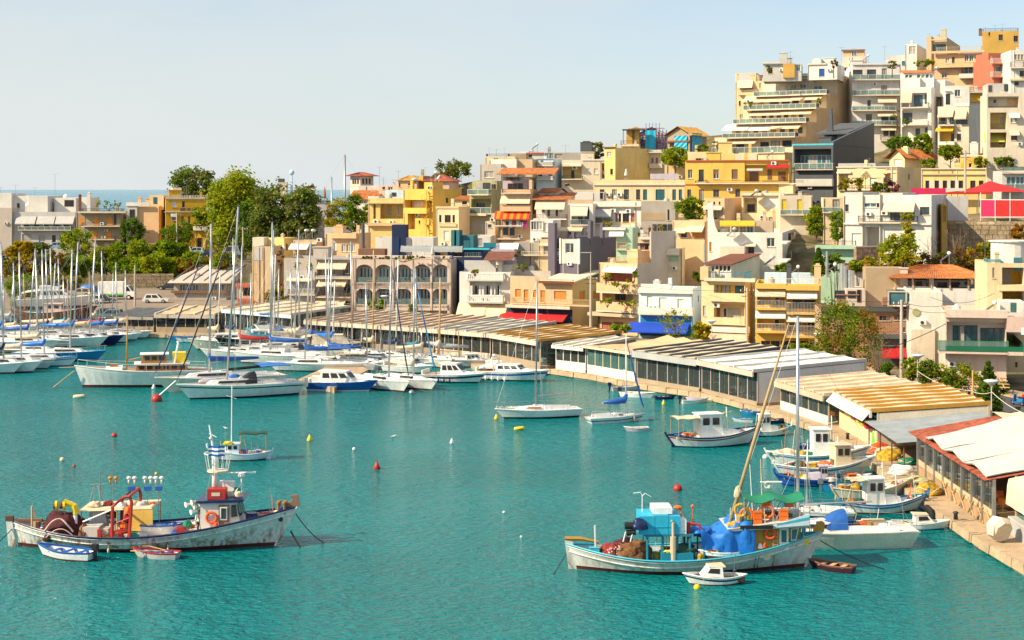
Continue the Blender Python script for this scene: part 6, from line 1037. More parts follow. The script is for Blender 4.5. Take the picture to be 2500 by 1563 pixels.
def mtb(lb,pos,a,L,hullm='hullw',stripe='hullw',bootm='bootn',cab=(-.18,.22,.9),fly=False,arch_=False,top='wpaint',canopy=None,group='motor boats by the quay',fend=None,open_aft=True,winm=GLK,hard=None):
 r=tg('motor_boat',lb,'motor boat',pos,a,group);Bm=.30*L+.35;f=.11*L+.1
 h=hull(r,L,Bm,(f*.85,f*.95,f*1.25),'motor',(hullm if hullm != 'hullw' else 'hullw',hullm,stripe,bootm),.13*L,.02*L,.06,'deckw',(.2,.42))
 zd=f*.93;x0,x1,hc=cab[0]*L,cab[1]*L,cab[2]
 b4=[(x0,-Bm*.36,zd),(x1,-Bm*.27,zd+.1),(x1,Bm*.27,zd+.1),(x0,Bm*.36,zd)];t4=[(x0+.1,-Bm*.31,zd+hc),(x1-.9*hc,-Bm*.25,zd+hc),(x1-.9*hc,Bm*.25,zd+hc),(x0+.1,Bm*.31,zd+hc)]
 c_=MB().hexa(b4,t4).bd('cabin',top,r)
 def on(k,u,v):
  i,j=(0,1) if k<0 else (3,2);p=Vector(b4[i]).lerp(Vector(b4[j]),u);q_=Vector(t4[i]).lerp(Vector(t4[j]),u);return p.lerp(q_,v)
 nw=3
 for sg in (-1,1):
  for i in range(nw):
   u0,u1=.08+.88*i/nw,.08+.88*(i+1)/nw-.06;MB().prism([on(sg,u0,.42),on(sg,u1,.42),on(sg,u1,.86),on(sg,u0,.86)],(0,sg*.02,0)).bd('window',winm,c_)
 p=[Vector(b4[1]).lerp(Vector(t4[1]),.38),Vector(b4[2]).lerp(Vector(t4[2]),.38),Vector(b4[2]).lerp(Vector(t4[2]),.88),Vector(b4[1]).lerp(Vector(t4[1]),.88)]
 for i in range(3):
  e=[p[0].lerp(p[1],i/3+.03),p[0].lerp(p[1],(i+1)/3-.03),p[3].lerp(p[2],(i+1)/3-.03),p[3].lerp(p[2],i/3+.03)];MB().prism(e,(.025,0,.02)).bd('windscreen',winm,c_)
 MB().hexa([(x0-.15,-Bm*.33,zd+hc),(x1-.8*hc,-Bm*.27,zd+hc),(x1-.8*hc,Bm*.27,zd+hc),(x0-.15,Bm*.33,zd+hc)],[(x0-.15,-Bm*.32,zd+hc+.07),(x1-.85*hc,-Bm*.26,zd+hc+.07),(x1-.85*hc,Bm*.26,zd+hc+.07),(x0-.15,Bm*.32,zd+hc+.07)]).bd('cabin_roof',top,c_)
 MB().hexa([(x1-.1,-Bm*.22,zd+.05),(x1+.14*L,-Bm*.1,zd+.15),(x1+.14*L,Bm*.1,zd+.15),(x1-.1,Bm*.22,zd+.05)],[(x1-.1,-Bm*.2,zd+.36),(x1+.11*L,-Bm*.08,zd+.3),(x1+.11*L,Bm*.08,zd+.3),(x1-.1,Bm*.2,zd+.36)]).bd('trunk','wpaint',r)
 if fly:
  z=zd+hc+.07;fl_=MB().hexa([(x0,-Bm*.3,z),(x1-1.6*hc,-Bm*.26,z),(x1-1.6*hc,Bm*.26,z),(x0,Bm*.3,z)],[(x0-.1,-Bm*.31,z+.6),(x1-1.2*hc,-Bm*.24,z+.6),(x1-1.2*hc,Bm*.24,z+.6),(x0-.1,Bm*.31,z+.6)]).bd('flybridge','wpaint',r)
  MB().hexa([(x1-2.3*hc,-Bm*.22,z+.6),(x1-1.3*hc,-Bm*.2,z+.6),(x1-1.3*hc,Bm*.2,z+.6),(x1-2.3*hc,Bm*.22,z+.6)],[(x1-2.5*hc,-Bm*.2,z+.95),(x1-1.8*hc,-Bm*.18,z+.95),(x1-1.8*hc,Bm*.18,z+.95),(x1-2.5*hc,Bm*.2,z+.95)]).bd('windscreen',CGD,fl_)
  if fly != True:
   mb=MB();[mb.tube((x,y,z+.5),(x,y,z+1.9),.025,4) for x in (x0+.2,x1-2.*hc) for y in (-Bm*.27,Bm*.27)];mb.box(x0,-Bm*.32,z+1.9,x1-1.8*hc,Bm*.32,z+1.98);mb.bd('bimini',fly,r)
 if arch_:z=zd+hc;MB().path([(x0-.1,-Bm*.36,zd),(x0-.5,-Bm*.33,z+.5),(x0-.55,-Bm*.2,z+.75),(x0-.55,Bm*.2,z+.75),(x0-.5,Bm*.33,z+.5),(x0-.1,Bm*.36,zd)],.09,6).ball((x0-.55,0,z+.95),.22,10,6,0,(1,1,.6)).bd('radar_arch','wpaint',r,True)
 rl=MB()
 for sg in (-1,1):
  pts=[(h.X(t,h.sh(t)),sg*max(.05,h.Y(t,h.sh(t))-.08),h.sh(t)+.5) for t in (.45,.6,.75,.88,.97)];rl.path(pts,.018,4);[rl.tube((q_[0],q_[1],q_[2]-.5),q_,.015,3) for q_ in pts]
 rl.path([(h.X(.97,f),.08,h.sh(.97)+.5),(h.X(1,f*1.2),0,h.sh(1)+.52),(h.X(.97,f),-.08,h.sh(.97)+.5)],.018,4);rl.bd('bow_rail','alu',r)
 MB().box(-L*.47,-Bm*.33,zd+.03,x0-.05,Bm*.33,zd+.06).bd('cockpit_sole','teak',r);MB().box(-L*.47,-Bm*.4,zd,-L*.45,Bm*.4,zd+.45).bd('transom_seat','wpaint',r)
 if canopy:
  g=[[(x0-.1-(L*.42+x0)*i/4,Bm*.37*k/3,zd+hc+.12-.35*(i/4)**2-.25*(abs(k)/3)**3) for k in range(-3,4)] for i in range(5)]
  MB().sheet(g).sheet([[(a_,b_,c-.05) for a_,b_,c in reversed(q_)] for q_ in g]).bd('canopy',canopy,r,True)
 if fend:
  for t in fend:fender(r,h.X(t,.5),-h.Y(t,f*.5)-.14,.12*f,'wpaint' if t*100 % 2<1 else 'navyp',.75)
 return r,h,zd
def outboard(root,x,y,z,m='hnavy',s=1.):
 MB().box(x-.32*s,y-.14*s,z+.1*s,x+.08*s,y+.14*s,z+.52*s).box(x-.2*s,y-.08*s,z-.5*s,x-.02*s,y+.08*s,z+.1*s).box(x-.34*s,y-.05*s,z-.62*s,x-.02*s,y+.05*s,z-.5*s).tube((x,y,z+.3*s),(x+.5*s,y+.05,z+.42*s),.025*s,4).bd('outboard_motor',m,root)
def rw(lb,pos,a,L,bands=('bluep','hullw','hullw','boot'),inner='deckw',motor=None,oars=False,group='small open boats',cover=None,cuddy=None,style='row',fb=1.):
 r=tg('rowing_boat',lb,'small boat',pos,a,group);Bm=.34*L+.12;f=(.085*L+.12)*fb
 h=hull(r,L,Bm,(f,f*.92,f*1.35),style,bands,.12*L,.03*L if style == 'row' else .1*L,.06,inner,(.1,.2),.08,12,floor=.12)
 for t in (.25,.5,.72):w_=h.Y(t,f*.75)*.97;x=h.X(t,f*.75);MB().box(x-.13,-w_,f*.72,x+.13,w_,f*.72+.04).bd('thwart','lwood' if inner != 'bluep' else 'bluep',r)
 t=.86;MB().poly([(h.X(t,f*1.1),-h.Y(t,f*1.1),f*1.08),(h.X(t,f*1.1),h.Y(t,f*1.1),f*1.08),(h.X(.97,f*1.2),.02,f*1.2),(h.X(.97,f*1.2),-.02,f*1.2)]).bd('foredeck',inner,r)
 if motor:outboard(r,h.X(0,f)-.03,0,f,motor,.85)
 if oars:
  for sg in (-1,1):MB().tube((-.2*L,sg*.1,f+.05),(.25*L,sg*Bm*.62,f+.1),.025,5).box(.25*L,sg*Bm*.62-.07,f+.08,.25*L+.45,sg*Bm*.62+.07,f+.11).bd('oar','lwood',r)
 if cover:
  g=[[(h.X(i/8,f)*.94,h.Y(i/8,f)*k/2*.98,lerp(f,f*1.3,(i/8)**2)+.28*(1-(k/2)**2)*sin(pi*min(1,i/8+.2))) for k in range(-2,3)] for i in range(1,9)];MB().sheet(g).bd('boat_cover',cover,r,True)
 if cuddy:
  x0,x1=h.X(.40,f),h.X(.76,f);w0,w1=h.Y(.40,f)*.82,h.Y(.76,f)*.72;k=cuddy*.72;zf=f*.95
  c_=MB().hexa([(x0,-w0,zf),(x1,-w1,zf+.05),(x1,w1,zf+.05),(x0,w0,zf)],[(x0+.05,-w0*.9,zf+k),(x1-.4,-w1*.95,zf+k),(x1-.4,w1*.95,zf+k),(x0+.05,w0*.9,zf+k)]).bd('cuddy','wpaint',r)
  MB().hexa([(x0-.12,-w0*.95,zf+k),(x1-.35,-w1*1.02,zf+k),(x1-.35,w1*1.02,zf+k),(x0-.12,w0*.95,zf+k)],[(x0-.12,-w0*.93,zf+k+.05),(x1-.38,-w1,zf+k+.05),(x1-.38,w1,zf+k+.05),(x0-.12,w0*.93,zf+k+.05)]).bd('cuddy_roof','canvas',c_)
  for sg in (-1,1):
   e=lambda t,v:Vector((x0,sg*w0,zf)).lerp(Vector((x1,sg*w1,zf+.05)),t).lerp(Vector((x0+.05,sg*w0*.9,zf+k)).lerp(Vector((x1-.4,sg*w1*.95,zf+k)),t),v);MB().prism([e(.2,.35),e(.85,.38),e(.85,.85),e(.2,.85)],(0,sg*.02,0)).bd('window',GLK,c_)
  clu(r,h.X(.1,f),x0-.2,w0*.5,.14,5,int(L*10))
 return r,h,f
def kk(lb,pos,a,L,bands=('bluep','hullw','bluep','boot'),house=(-.12,.10,1.5),housem='wpaint',canopy=None,nets=(),mast=2.6,deck='deckw',group='small fishing boats',extra=()):
 r=tg('fishing_boat',lb,'fishing boat',pos,a,group);Bm=.33*L+.1;f=.085*L+.12
 h=hull(r,L,Bm,(f*1.25,f,f*1.75),'kaiki',bands,.13*L,.1*L,.12,deck,(.16,.28),.1,16)
 MB().path([(h.X(1,-.1)-.05,0,-.1),(h.X(1,f)+.02,0,f),(h.X(1,f*1.75)+.05,0,f*1.75+.05),(h.X(1,f*1.75)+.1,0,f*1.75+.35)],[.07,.08,.09,.10],6).bd('stem_post',bands[0],r);MB().path([(h.X(0,-.2),0,-.3),(h.X(0,f)-.03,0,f),(h.X(0,f*1.3)-.06,0,f*1.25+.22)],.08,6).bd('stern_post',bands[0],r);MB().box(h.X(0,0)-.35,-.04,-.4,h.X(0,0)-.02,.04,f*1.1).tube((h.X(0,0)-.2,0,f*1.15),(h.X(0,0)+.9,0,f*1.5),.04,5).bd('rudder',bands[0],r)
 zd=f-.12
 if house:
  x0,x1,hh=house[0]*L,house[1]*L,house[2];w_=Bm*.25;c_=MB().hexa([(x0,-w_,zd),(x1,-w_,zd),(x1,w_,zd),(x0,w_,zd)],[(x0,-w_*.95,zd+hh),(x1-.1,-w_*.95,zd+hh),(x1-.1,w_*.95,zd+hh),(x0,w_*.95,zd+hh)]).bd('wheelhouse',housem,r)
  MB().box(x0-.12,-w_*1.08,zd+hh,x1+.06,w_*1.08,zd+hh+.07).bd('wheelhouse_roof',housem,c_)
  for sg in (-1,1):
   for i in range(2):xa=x0+(x1-x0)*(.14+.42*i);MB().box(xa,sg*w_-.02,zd+hh*.56,xa+(x1-x0)*.28,sg*w_+.02,zd+hh*.86).bd('window',GLK,c_)
  for i in range(2):MB().box(x1-.09,-w_*.8+w_*.85*i,zd+hh*.58,x1-.02,-w_*.8+w_*.85*i+w_*.7,zd+hh*.87).bd('window',GLK,c_)
  MB().hexa([(x1-.02,-w_*1.1,zd),(x1+.2*L,-w_*.75,zd+.05),(x1+.2*L,w_*.75,zd+.05),(x1-.02,w_*1.1,zd)],[(x1-.02,-w_,zd+.55),(x1+.18*L,-w_*.65,zd+.5),(x1+.18*L,w_*.65,zd+.5),(x1-.02,w_,zd+.55)]).bd('fore_cabin',housem,r)
 if mast:MB().tube((.14*L,0,zd),(.13*L,0,zd+mast),.045,6).tube((.14*L-.4,0,zd+mast*.8),(.14*L+.4,0,zd+mast*.85),.02,4).bd('mast','wpaint',r)
 if canopy:
  x0,x1,z=-.42*L,(house[0]*L if house else .1*L),zd+1.75
  g=[[(lerp(x0,x1,i/5),Bm*.36*k/2,z-.08*(k/2)**2+.04*sin(i*2)) for k in range(-2,3)] for i in range(6)];MB().sheet(g).sheet([[(p_,q_,c-.05) for p_,q_,c in reversed(w)] for w in g]).bd('canopy',canopy,r,True)
  [MB().tube((x,y,zd),(x,y,z-.05),.025,4).bd('canopy_pole','lwood',r) for x in (x0+.1,x1-.1) for y in (-Bm*.33,Bm*.33)]
 for i,(t,m,rr) in enumerate(nets):lump((lerp(-L/2,L/2,t),random.uniform(-.2,.2),zd+.1),rr,(1.2,.9,.8),m,'net_heap',r,i+len(lb))
 for (t,y,m,sz) in extra:x=lerp(-L/2,L/2,t);MB().box(x-sz/2,y-sz*.35,zd,x+sz/2,y+sz*.35,zd+sz*.6).box(x-sz/2-.03,y-sz*.35-.03,zd+sz*.6,x+sz/2+.03,y+sz*.35+.03,zd+sz*.66).bd('crate',m,r)
 MB().torus((.30*L,0,zd+.35),.22,.05,(1,0,.2),12,5).bd('lifebuoy','orangep',r) if house else None
 clu(r,-.44*L,(house[0]*L-.15) if house else .3*L,Bm*.25,zd,9,int(L*100));clu(r,.26*L,.40*L,Bm*.12,zd+.1,4,int(L*77))
 MB().tube((.36*L,-.25,f*1.1),(.36*L,.25,f*1.1),.07,6).tube((.36*L,0,zd),(.36*L,0,f*1.3+.1),.06,6).bd('bitts','lwood',r)
 return r,h,zd
MG='sailing boats packed in the marina'
KG='fishing boats berthed at the near quay'
def vt(z,v):return zc(z,0,v)[1]
for lab,bx,L,hd,top,kw in (
  ('white sailboat nearest the edge of the photo with an orange float on the bow',(122,1256),11,-6,-30,dict(cover='bluep')),
  ('white sailboat with broad navy bottom paint second from the edge of the photo',(292,1246),11.5,-6,60,dict(bootm='bootn',cover='navyp',bands=('hullw','hullw','hullw','hnavy'))),
  ('pale grey hulled sailboat with red marks on the foredeck',(428,1216),10.5,-7,140,dict(hullm='hullg',cover='offwhite')),
  ('sailboat with blue and white bow, blue boom cover and a yellow number board',(636,1190),10.5,-7,115,dict(bands=('hblue','hullw','hblue','hblue'),cover='tarpblue')),
  ('blue hulled racing sailboat with yellow fenders hanging at its bow',(890,1142),11.5,-5,110,dict(hullm='hblue',stripe='hblue',cover=None,deck='deckw',lean=.3,wheel='a')),
  ('white sailboat with big blue steering wheel and bright blue boom cover',(912,1006),12,-6,45,dict(cover='tarpblue',wheel='b',lean=.6)),
  ('navy hulled sailboat with rust brown bottom behind the blue racing boat',(1058,995),12,-6,10,dict(hullm='hnavy',stripe='hnavy',cover='canvas',lean=.8)),
  ('white sailboat with high blue sail bag lying beyond the navy hull',(1150,972),10.5,-8,125,dict(cover='tarpblue')),
  ('small white sailboat with blue leaf mark on its bow',(1248,950),9,-8,235,dict(cover='bluep',bootm='bootn')),
  ('white sailboat with red cross mark nearest the dark glass tavern',(1340,932),9.5,-9,305,dict(cover='awn')),
  ('white sailboat with cream mast in the second marina row',(820,955),10,-6,385,dict(mastm='lwood',cover='awn')),
  ('sailboat with yellow mast beside the dark tavern roof',(1010,930),9.5,-6,315,dict(mastm='ochrep',cover='navyp')),
  ('white sailboat with twin backstays in the crowded second row',(480,1030),11,-5,110,dict(cover='bluep',lean=.9)),
  ('white sailboat with grey sail bag deep in the crowded second row',(560,1012),11,-5,108,dict(cover='lgrey')),
  ('sailboat with navy mast cover in the middle of the marina rows',(640,985),10.5,-6,120,dict(cover='navyp')),
  ('white sailboat with slack rigging in the third marina row',(330,985),10,-5,235,dict(cover='awn')),
  ('tall masted sailboat at the marina edge with sky blue cover',(250,1005),12,-5,35,dict(cover='tarpblue')),
  ('short masted white sailboat at the marina edge',(200,960),8.5,-5,430,dict(cover='lgrey')),
  ('white sailboat with bare boom farthest into the marina corner',(120,945),10,-5,230,dict(cover=None)),
  ('white sailboat with tall leaning mast in the third marina row',(700,960),11.5,-6,98,dict(cover='awn',lean=-.3)),
  ('small day sailboat with stubby mast near the parking lot edge',(905,925),8,-8,455,dict(cover='bluep',mastm='lwood'))):
 L_=L;pos,a=bowat('J',*bx,L_,hd,.11*L_);sb(lab,pos,a,L_,vt('J',top),group=MG,**kw)
r,h,zd=mtb('white motor yacht under grey cover hauled out by the parking lot',gnd(*zc('J',520,690),1.6)+Vector((0,0,.9)),rdn(8),12,cab=(-.2,.2,1.3),fly=True,canopy='lgrey',group='boats hauled out on land');MB().box(-3,-.6,-.95,-2.6,.6,-.1).box(2.6,-.6,-.95,3,.6,-.1).bd('cradle','dwood',r)
r,h,zd=kk('brown wooden boat hauled out beside the parked cars',gnd(*zc('J',500,810),1.6)+Vector((0,0,.75)),rdn(4),12,('dwood','brown','brown','boot'),(-.1,.1,1.3),'rosy',group='boats hauled out on land');MB().box(-3,-.6,-.8,-2.6,.6,0).box(2.6,-.6,-.8,3,.6,0).bd('cradle','dwood',r)
r,h,zd=rw('small boat under bright blue tarpaulin at the left shore',gnd(*zc('J',40,790),1.0)+Vector((0,0,.3)),rdn(5),7,('hullw','hullw','hullw','boot'),cover='tarpblue',group='boats hauled out on land');MB().box(-2,-.4,-.6,-1.7,.4,.05).box(1.7,-.4,-.6,2,.4,.05).bd('cradle','dwood',r)
r,h,zd=mtb('grey motor boat shored up under the tamarisk slope',gnd(*zc('J',800,440),1.6)+Vector((0,6,1.3)),rdn(180),9,'hullg',group='boats hauled out on land');MB().box(-3,-.6,-1.4,-2.6,.6,-.1).box(2.,-.6,-1.4,2.4,.6,-.1).bd('cradle','dwood',r)
pos,a,L=ends('X',(140,632),(1430,600),1.3,.3)
r=tg('classic_yacht','classic white yacht with varnished deckhouses, yellow mast and anchor panel on the bow','yacht',pos,a)
h=hull(r,L,4.3,(1.6,1.75,2.35),'sail',('hullw','hullw','hullw','boot'),.9,.3,.1,'teak',(.3,.36),.3)
zd=1.66
c_=MB().hexa([(-4.6,-1.2,zd),(.9,-1.2,zd),(.9,1.2,zd),(-4.6,1.2,zd)],[(-4.5,-1.1,zd+.75),(.7,-1.1,zd+.75),(.7,1.1,zd+.75),(-4.5,1.1,zd+.75)]).bd('deckhouse','wood',r)
for sg in (-1,1):
 for i in range(6):MB().box(-4.3+i*.85,sg*1.17-.02,zd+.25,-3.75+i*.85,sg*1.17+.02,zd+.6).bd('window',GLK,c_)
MB().box(-4.8,-1.35,zd+.75,1.0,1.35,zd+.84).bd('deckhouse_roof','wpaint',c_)
c2=MB().hexa([(-2.4,-1.0,zd+.84),(.3,-1.0,zd+.84),(.3,1.0,zd+.84),(-2.4,1.0,zd+.84)],[(-2.3,-.95,zd+1.75),(.05,-.95,zd+1.75),(.05,.95,zd+1.75),(-2.3,.95,zd+1.75)]).bd('wheelhouse','wood',r);MB().box(-2.6,-1.15,zd+1.75,.4,1.15,zd+1.83).bd('wheelhouse_roof','wpaint',c2)
for sg in (-1,1):
 for i in range(3):MB().box(-2.1+i*.75,sg*.98-.03,zd+1.2,-1.6+i*.75,sg*.98+.03,zd+1.6).bd('window',GL,c2)
MB().box(-4.4,-.8,zd+.84,-3.0,.8,zd+1.9).bd('sail_locker','yellowp',r);MB().hexa([(2.2,-1.3,zd),(4.,-.7,zd+.1),(4.,.7,zd+.1),(2.2,1.3,zd)],[(2.2,-1.2,zd+.5),(3.9,-.6,zd+.5),(3.9,.6,zd+.5),(2.2,1.2,zd+.5)]).bd('fore_cabin','wpaint',r);MB().box(2.7,-.4,zd+.5,3.5,.4,zd+.8).bd('skylight','wood',r)
MB().tube((1.8,0,zd),(1.7,0,7.6),.09,8,0,.06).tube((1.7,0,2.8),(-1.4,0,3.4),.05,6).bd('mast','ochrep',r,True)
MB().path([(-3.2,-1.1,zd+.84),(-3.6,-1.0,zd+2.9),(-3.5,0,zd+3.),(-3.6,1.0,zd+2.9),(-3.2,1.1,zd+.84)],.09,6).bd('arch','wpaint',r)
MB().box(4.9,-h.Y(.88,1.2)-.04,.95,5.7,-h.Y(.88,1.2)+.02,1.75).bd('anchor_panel','mint',r);MB().path([(5.0,-h.Y(.88,1.2)-.06,1.45),(5.15,-h.Y(.88,1.2)-.08,1.2),(5.4,-h.Y(.88,1.2)-.08,1.2),(5.55,-h.Y(.88,1.2)-.06,1.45)],.05,5).bd('anchor_emblem','wpaint',r)
for x in (-.2,1.1,2.,3.2):MB().disc((x+.6,-h.Y(lerp(.55,.78,(x+.2)/3.4),1.1)-.01,1.15),.1,(0,1,0),.04,8).bd('porthole',GLK,r)
fender(r,2.2,-h.Y(.66,.8)-.15,.5,'navyp',1.0)
MB().tube((h.X(1,2.2),0,2.2),(h.X(1,2.2)+1.6,0,2.15),.05,5).tube((h.X(1,2.2),0,1.8),(h.X(1,2.2)+2.2,-.2,.1),.05,5).tube((h.X(1,2.2)+.1,.3,1.8),(h.X(1,2.2)+2.2,.1,.1),.05,5).bd('bowsprit_ladder','lwood',r)
rl=MB()
for sg in (-1,1):
 pts=[(h.X(t,1.8),sg*max(.05,h.Y(t,1.7)-.08),h.sh(t)+.65) for t in (.05,.2,.35,.5,.65,.8,.93,.99)];rl.path(pts,.018,4);[rl.tube((p[0],p[1],p[2]-.65),p,.018,4) for p in pts]
rl.bd('guard_rail','wmetal',r)
pos,a,L=ends('X',(1002,682),(2150,610),1.5,.5)
sb('cream hulled sloop with dark blue furled jib moored behind the black striped sloop',pos,a,L,zc('B',435,705)[1],'hullc','hullc','hullc','bluep','alu','navyp',lean=.2,mast_x=.08)
pos,a,L=ends('X',(1112,765),(2330,690),.3,.6)
r,h,zd=sb('large white sloop with black waist stripes, blue bimini and tall raked mast',pos,a,L,zc('B',670,550)[1],'hullw','hblack','hblack',None,'alu','hblack',hood='hblack',bimini='tarpblue',deck='decks',lean=1.15,fend=(.42,.24),bands=('hullw','hullw','hblack','hblack'),fb=1.05)
MB().path([(.10*L-.1,0,zd+1.5),(-.3*L,0,zd+1.75)],.16,6).bd('sail_cover','hblack',r);MB().ball((.22*L,-.9,zd+.35),.9,10,6,0,(1.3,.45,.35)).bd('upturned_dinghy','lilac',r,True);MB().ball((.02*L,-.8,zd+.7),.5,10,6,0,(1.2,.6,.5)).bd('folded_cover','tarpblue',r,True)
for lab,zn,bx,L,hd,top,kw in (
  ('sailboat with royal blue boom cover moored beyond the large sloop','K',(830,1120),12,170,vt('B',695),dict(cover='bluep',lean=.3)),
  ('sailboat whose mast stands just right of the cream sloop mast','K',(860,1100),11,172,vt('B',765),dict(cover='lgrey')),
  ('boat wrapped in a long crimson cover behind the sloops','K',(560,1090),11,175,vt('B',905),dict(cover='redp',mast_x=.05)),
  ('white sailboat with bow towards the flybridge cruiser','K',(885,1045),10,200,vt('K',200),dict(cover='offwhite')),
  ('white sailboat second right of the flybridge cruiser','K',(1085,1056),10.5,215,vt('K',0),dict(cover='offwhite',lean=.6)),
  ('pale blue white sailboat third right of the flybridge cruiser','K',(1225,1050),10,210,vt('K',310),dict(cover='tarpblue')),
  ('sailboat with small blue bimini beside the tan tavern roof','K',(1470,1030),10.5,-30,vt('K',270),dict(bimini='tarpblue',cover='awn')),
  ('catamaran style sailboat with blue canopy and tall mast before the arcade','K',(1120,1190),11,185,vt('K',100),dict(bimini='bluep',cover='bluep',lean=.7,fb=.9)),
  ('sailboat with thick royal blue boom cover in front of the covered yacht','L',(-30,1200),11,160,vt('L',20),dict(cover='bluep',lean=.5)),
  ('white sailboat with navy furled jib beside the blue cabin boat','L',(885,1428),10.5,-52,vt('L',160),dict(cover=None,jib='navyp',lean=.25,mast_x=.14)),
  ('white sailboat with light blue furled jib second from the blue cabin boat','L',(1140,1412),10,-48,vt('L',270),dict(cover='offwhite',jib='hblue',lean=.1)),
  ('wooden sailboat with yellow mast and grey sail lying along the quay','L',(990,1190),9.5,178,vt('L',480),dict(cover='grey',mastm='ochrep',hullm='hullg',stripe='hullg',lean=.4)),
  ('varnished boat with brown mast tucked behind the sailboats','L',(880,1125),9,10,vt('L',810),dict(hullm='ochrep',stripe='ochrep',cover=None,mastm='wood')),
  ('dark hulled boat with brown mast near the covered yacht','L',(600,1060),9,8,vt('L',380),dict(hullm='hnavy',stripe='hnavy',cover=None,mastm='wood',lean=.3)),
  ('white boat with thin grey mast before the blue grey beamed tavern','L',(1240,1180),8,5,vt('L',830),dict(cover='offwhite')),
  ('small boat with brown mast beside the jetty box','L',(1560,1190),7,8,vt('L',870),dict(cover=None,mastm='wood'))):
 pos,a=bowat(zn,*bx,L,hd,.11*L);sb(lab,pos,a,L,top,group=MG,**kw)
for lab,zn,bx,L,hd,top,kw in (
  ('white sailboat with cream sail cover squeezed between jetty and blue canopy boat','K',(1330,1170),10,188,vt('B',1040),dict(cover='awn')),
  ('sailboat with teal cover lying inside the crimson covered boat','K',(700,1065),10,178,vt('J',330),dict(cover='tealp')),
  ('pale sailboat nearest the red fascia tavern','K',(960,985),9,195,vt('K',330),dict(cover='lgrey')),
  ('white sailboat lying behind the covered motor yacht','L',(380,1020),9.5,10,vt('L',120),dict(cover='bluep')),
  ('grey sailboat with bare mast between the twin white sailboats and quay','L',(700,1230),9,-40,vt('L',420),dict(cover=None,hullm='hullg')),
  ('white sailboat with red sail cover in the far marina row','J',(1090,940),9,-6,vt('J',430),dict(cover='redp')),
  ('sailboat with turquoise cover in the far marina row','J',(760,935),9,-6,vt('J',350),dict(cover='lteal')),
  ('green hulled sailboat in the near marina row','J',(560,1105),10,-6,vt('J',300),dict(hullm='dgreen',stripe='dgreen',cover='awn'))):
 pos,a=bowat(zn,*bx,L,hd,.11*L);sb(lab,pos,a,L,top,group=MG,**kw)
ORD=('first','second','third','fourth','fifth','sixth','seventh','eighth','ninth','tenth','eleventh','twelfth')
cv=('bluep','awn','lgrey','tarpblue','navyp','offwhite',None,'tealp')
for i in range(11):
 L=8.5+(i*37 % 5)*.7;pos,a=bowat('J',60+i*112,905-(i % 2)*14,L,-8-(i % 3)*3,.11*L);sb(ORD[i]+' sailboat from the left in the back row along the marina shore',pos,a,L,vt('J',150+(i*83 % 7)*45),cover=cv[i % 8],hullm=('hullw','hullw','hullc','hullg')[i % 4],lean=(-.3,.2,.5)[i % 3],mastm=('alu','wmetal','alu','lwood')[i % 4],group=MG)
for i in range(12):
 t=i/11;A=Vector((-40,222.5)).lerp(Vector((-9,197.5)),t);L=8.+(i*29 % 5)*.6;a=rdn(-55-(i % 3)*6);sb(ORD[i]+' sailboat from the left moored stern to along the tan tavern quay',Vector((A.x,A.y-L*.45,0)),a,L,None,mz=9.5+(i*47 % 6),cover=cv[(i*3+1) % 8],hullm=('hullw','hullc','hullw','hnavy','hullw')[i % 5],lean=(.3,-.2,.1)[i % 3],mastm=('wmetal','alu','lwood')[i % 3],group=MG)
for i,(zn,bw_,st_,bn,inn,mt) in enumerate((('a8',(1180,905),(900,925),('hullw','hullw','hblue','boot'),'deckw','hblack'),('a8',(700,1010),(330,1020),('hblue','hullw','hullw','boot'),'hblue',None),('a8',(1500,1330),(1180,1345),('hullw','hblue','hullw','boot'),'deckw','steel'),('a8',(620,1340),(260,1350),('hullg','hullw','hullg','boot'),'hblue',None),('Q',(560,800),(330,815),('hullw','hullc','hullc','boot'),'deckw','hblack'))):
 pos,a,L=ends(zn,bw_,st_,.2,.15);r,h,f=rw(('small white skiff with black outboard near the net shed quay','blue inside skiff between the two wheelhouse boats','blue skiff with steel outboard wedged at the quay edge','grey skiff beside the heaped yellow nets','cream skiff at the stern of the beige canopy boat')[i],pos,a,L*1.1,bn,inn,mt,group=KG);clu(r,-.3*L,.25*L,.3,.14,6,i+3)
pos,a=bowat('L',1120,1260,6.5,-30,.7);mtb('small white motor boat behind the light blue jib',pos,a,6.5)
pos,a=bowat('K',690,1020,12,200,1.4);mtb('white flybridge motor cruiser with black hull behind the sloop masts',pos,a,12,'hblack','hblack',cab=(-.12,.2,1.3),fly='bluep',winm=GLB)
pos,a=bowat('K',455,1010,10,190,1.3);mtb('beige hulled motor boat beside the flybridge cruiser',pos,a,10,'hullc','hullc')
pos,a=bowat('K',300,948,5,190,.6);rw('small white blue boat tied near the glass tavern',pos,a,5,('hblue','hullw','hullw','hblue'))
pos,a=bowat('K',235,930,4,190,.5);rw('tiny dark blue dinghy near the glass tavern',pos,a,4,('hblue','hblue','hblue','hblue'))
pos,a=bowat('L',590,1070,11,2,1.3);mtb('motor yacht wrapped in a pale grey cover before the tan tavern',pos,a,11,'hblack','hblack',cab=(-.3,.15,1.2),canopy='offwhite',top='offwhite',winm='offwhite')
pos,a=bowat('L',575,1420,7.6,-14,.9);mtb('white cabin boat with royal blue hull beside the concrete jetty',pos,a,7.6,'bluep','bluep','hullw',cab=(-.3,.2,1.15))
pos,a=bowat('L',1580,1345,7.4,-20,.9);mtb('white cabin cruiser with navy gunwale line and blue fenders',pos,a,7.4,'hullw','hnavy',cab=(-.18,.2,1.2),fend=(.25,.35,.45,.55))
pos,a=bowat('M',640,1405,8.6,-22,1.1);mtb('white sport cruiser with dark blue band and radar arch',pos,a,8.6,'hullw','bluep',cab=(-.2,.16,.75),arch_=True,canopy='awnw',fend=(.2,.3,.4,.5))
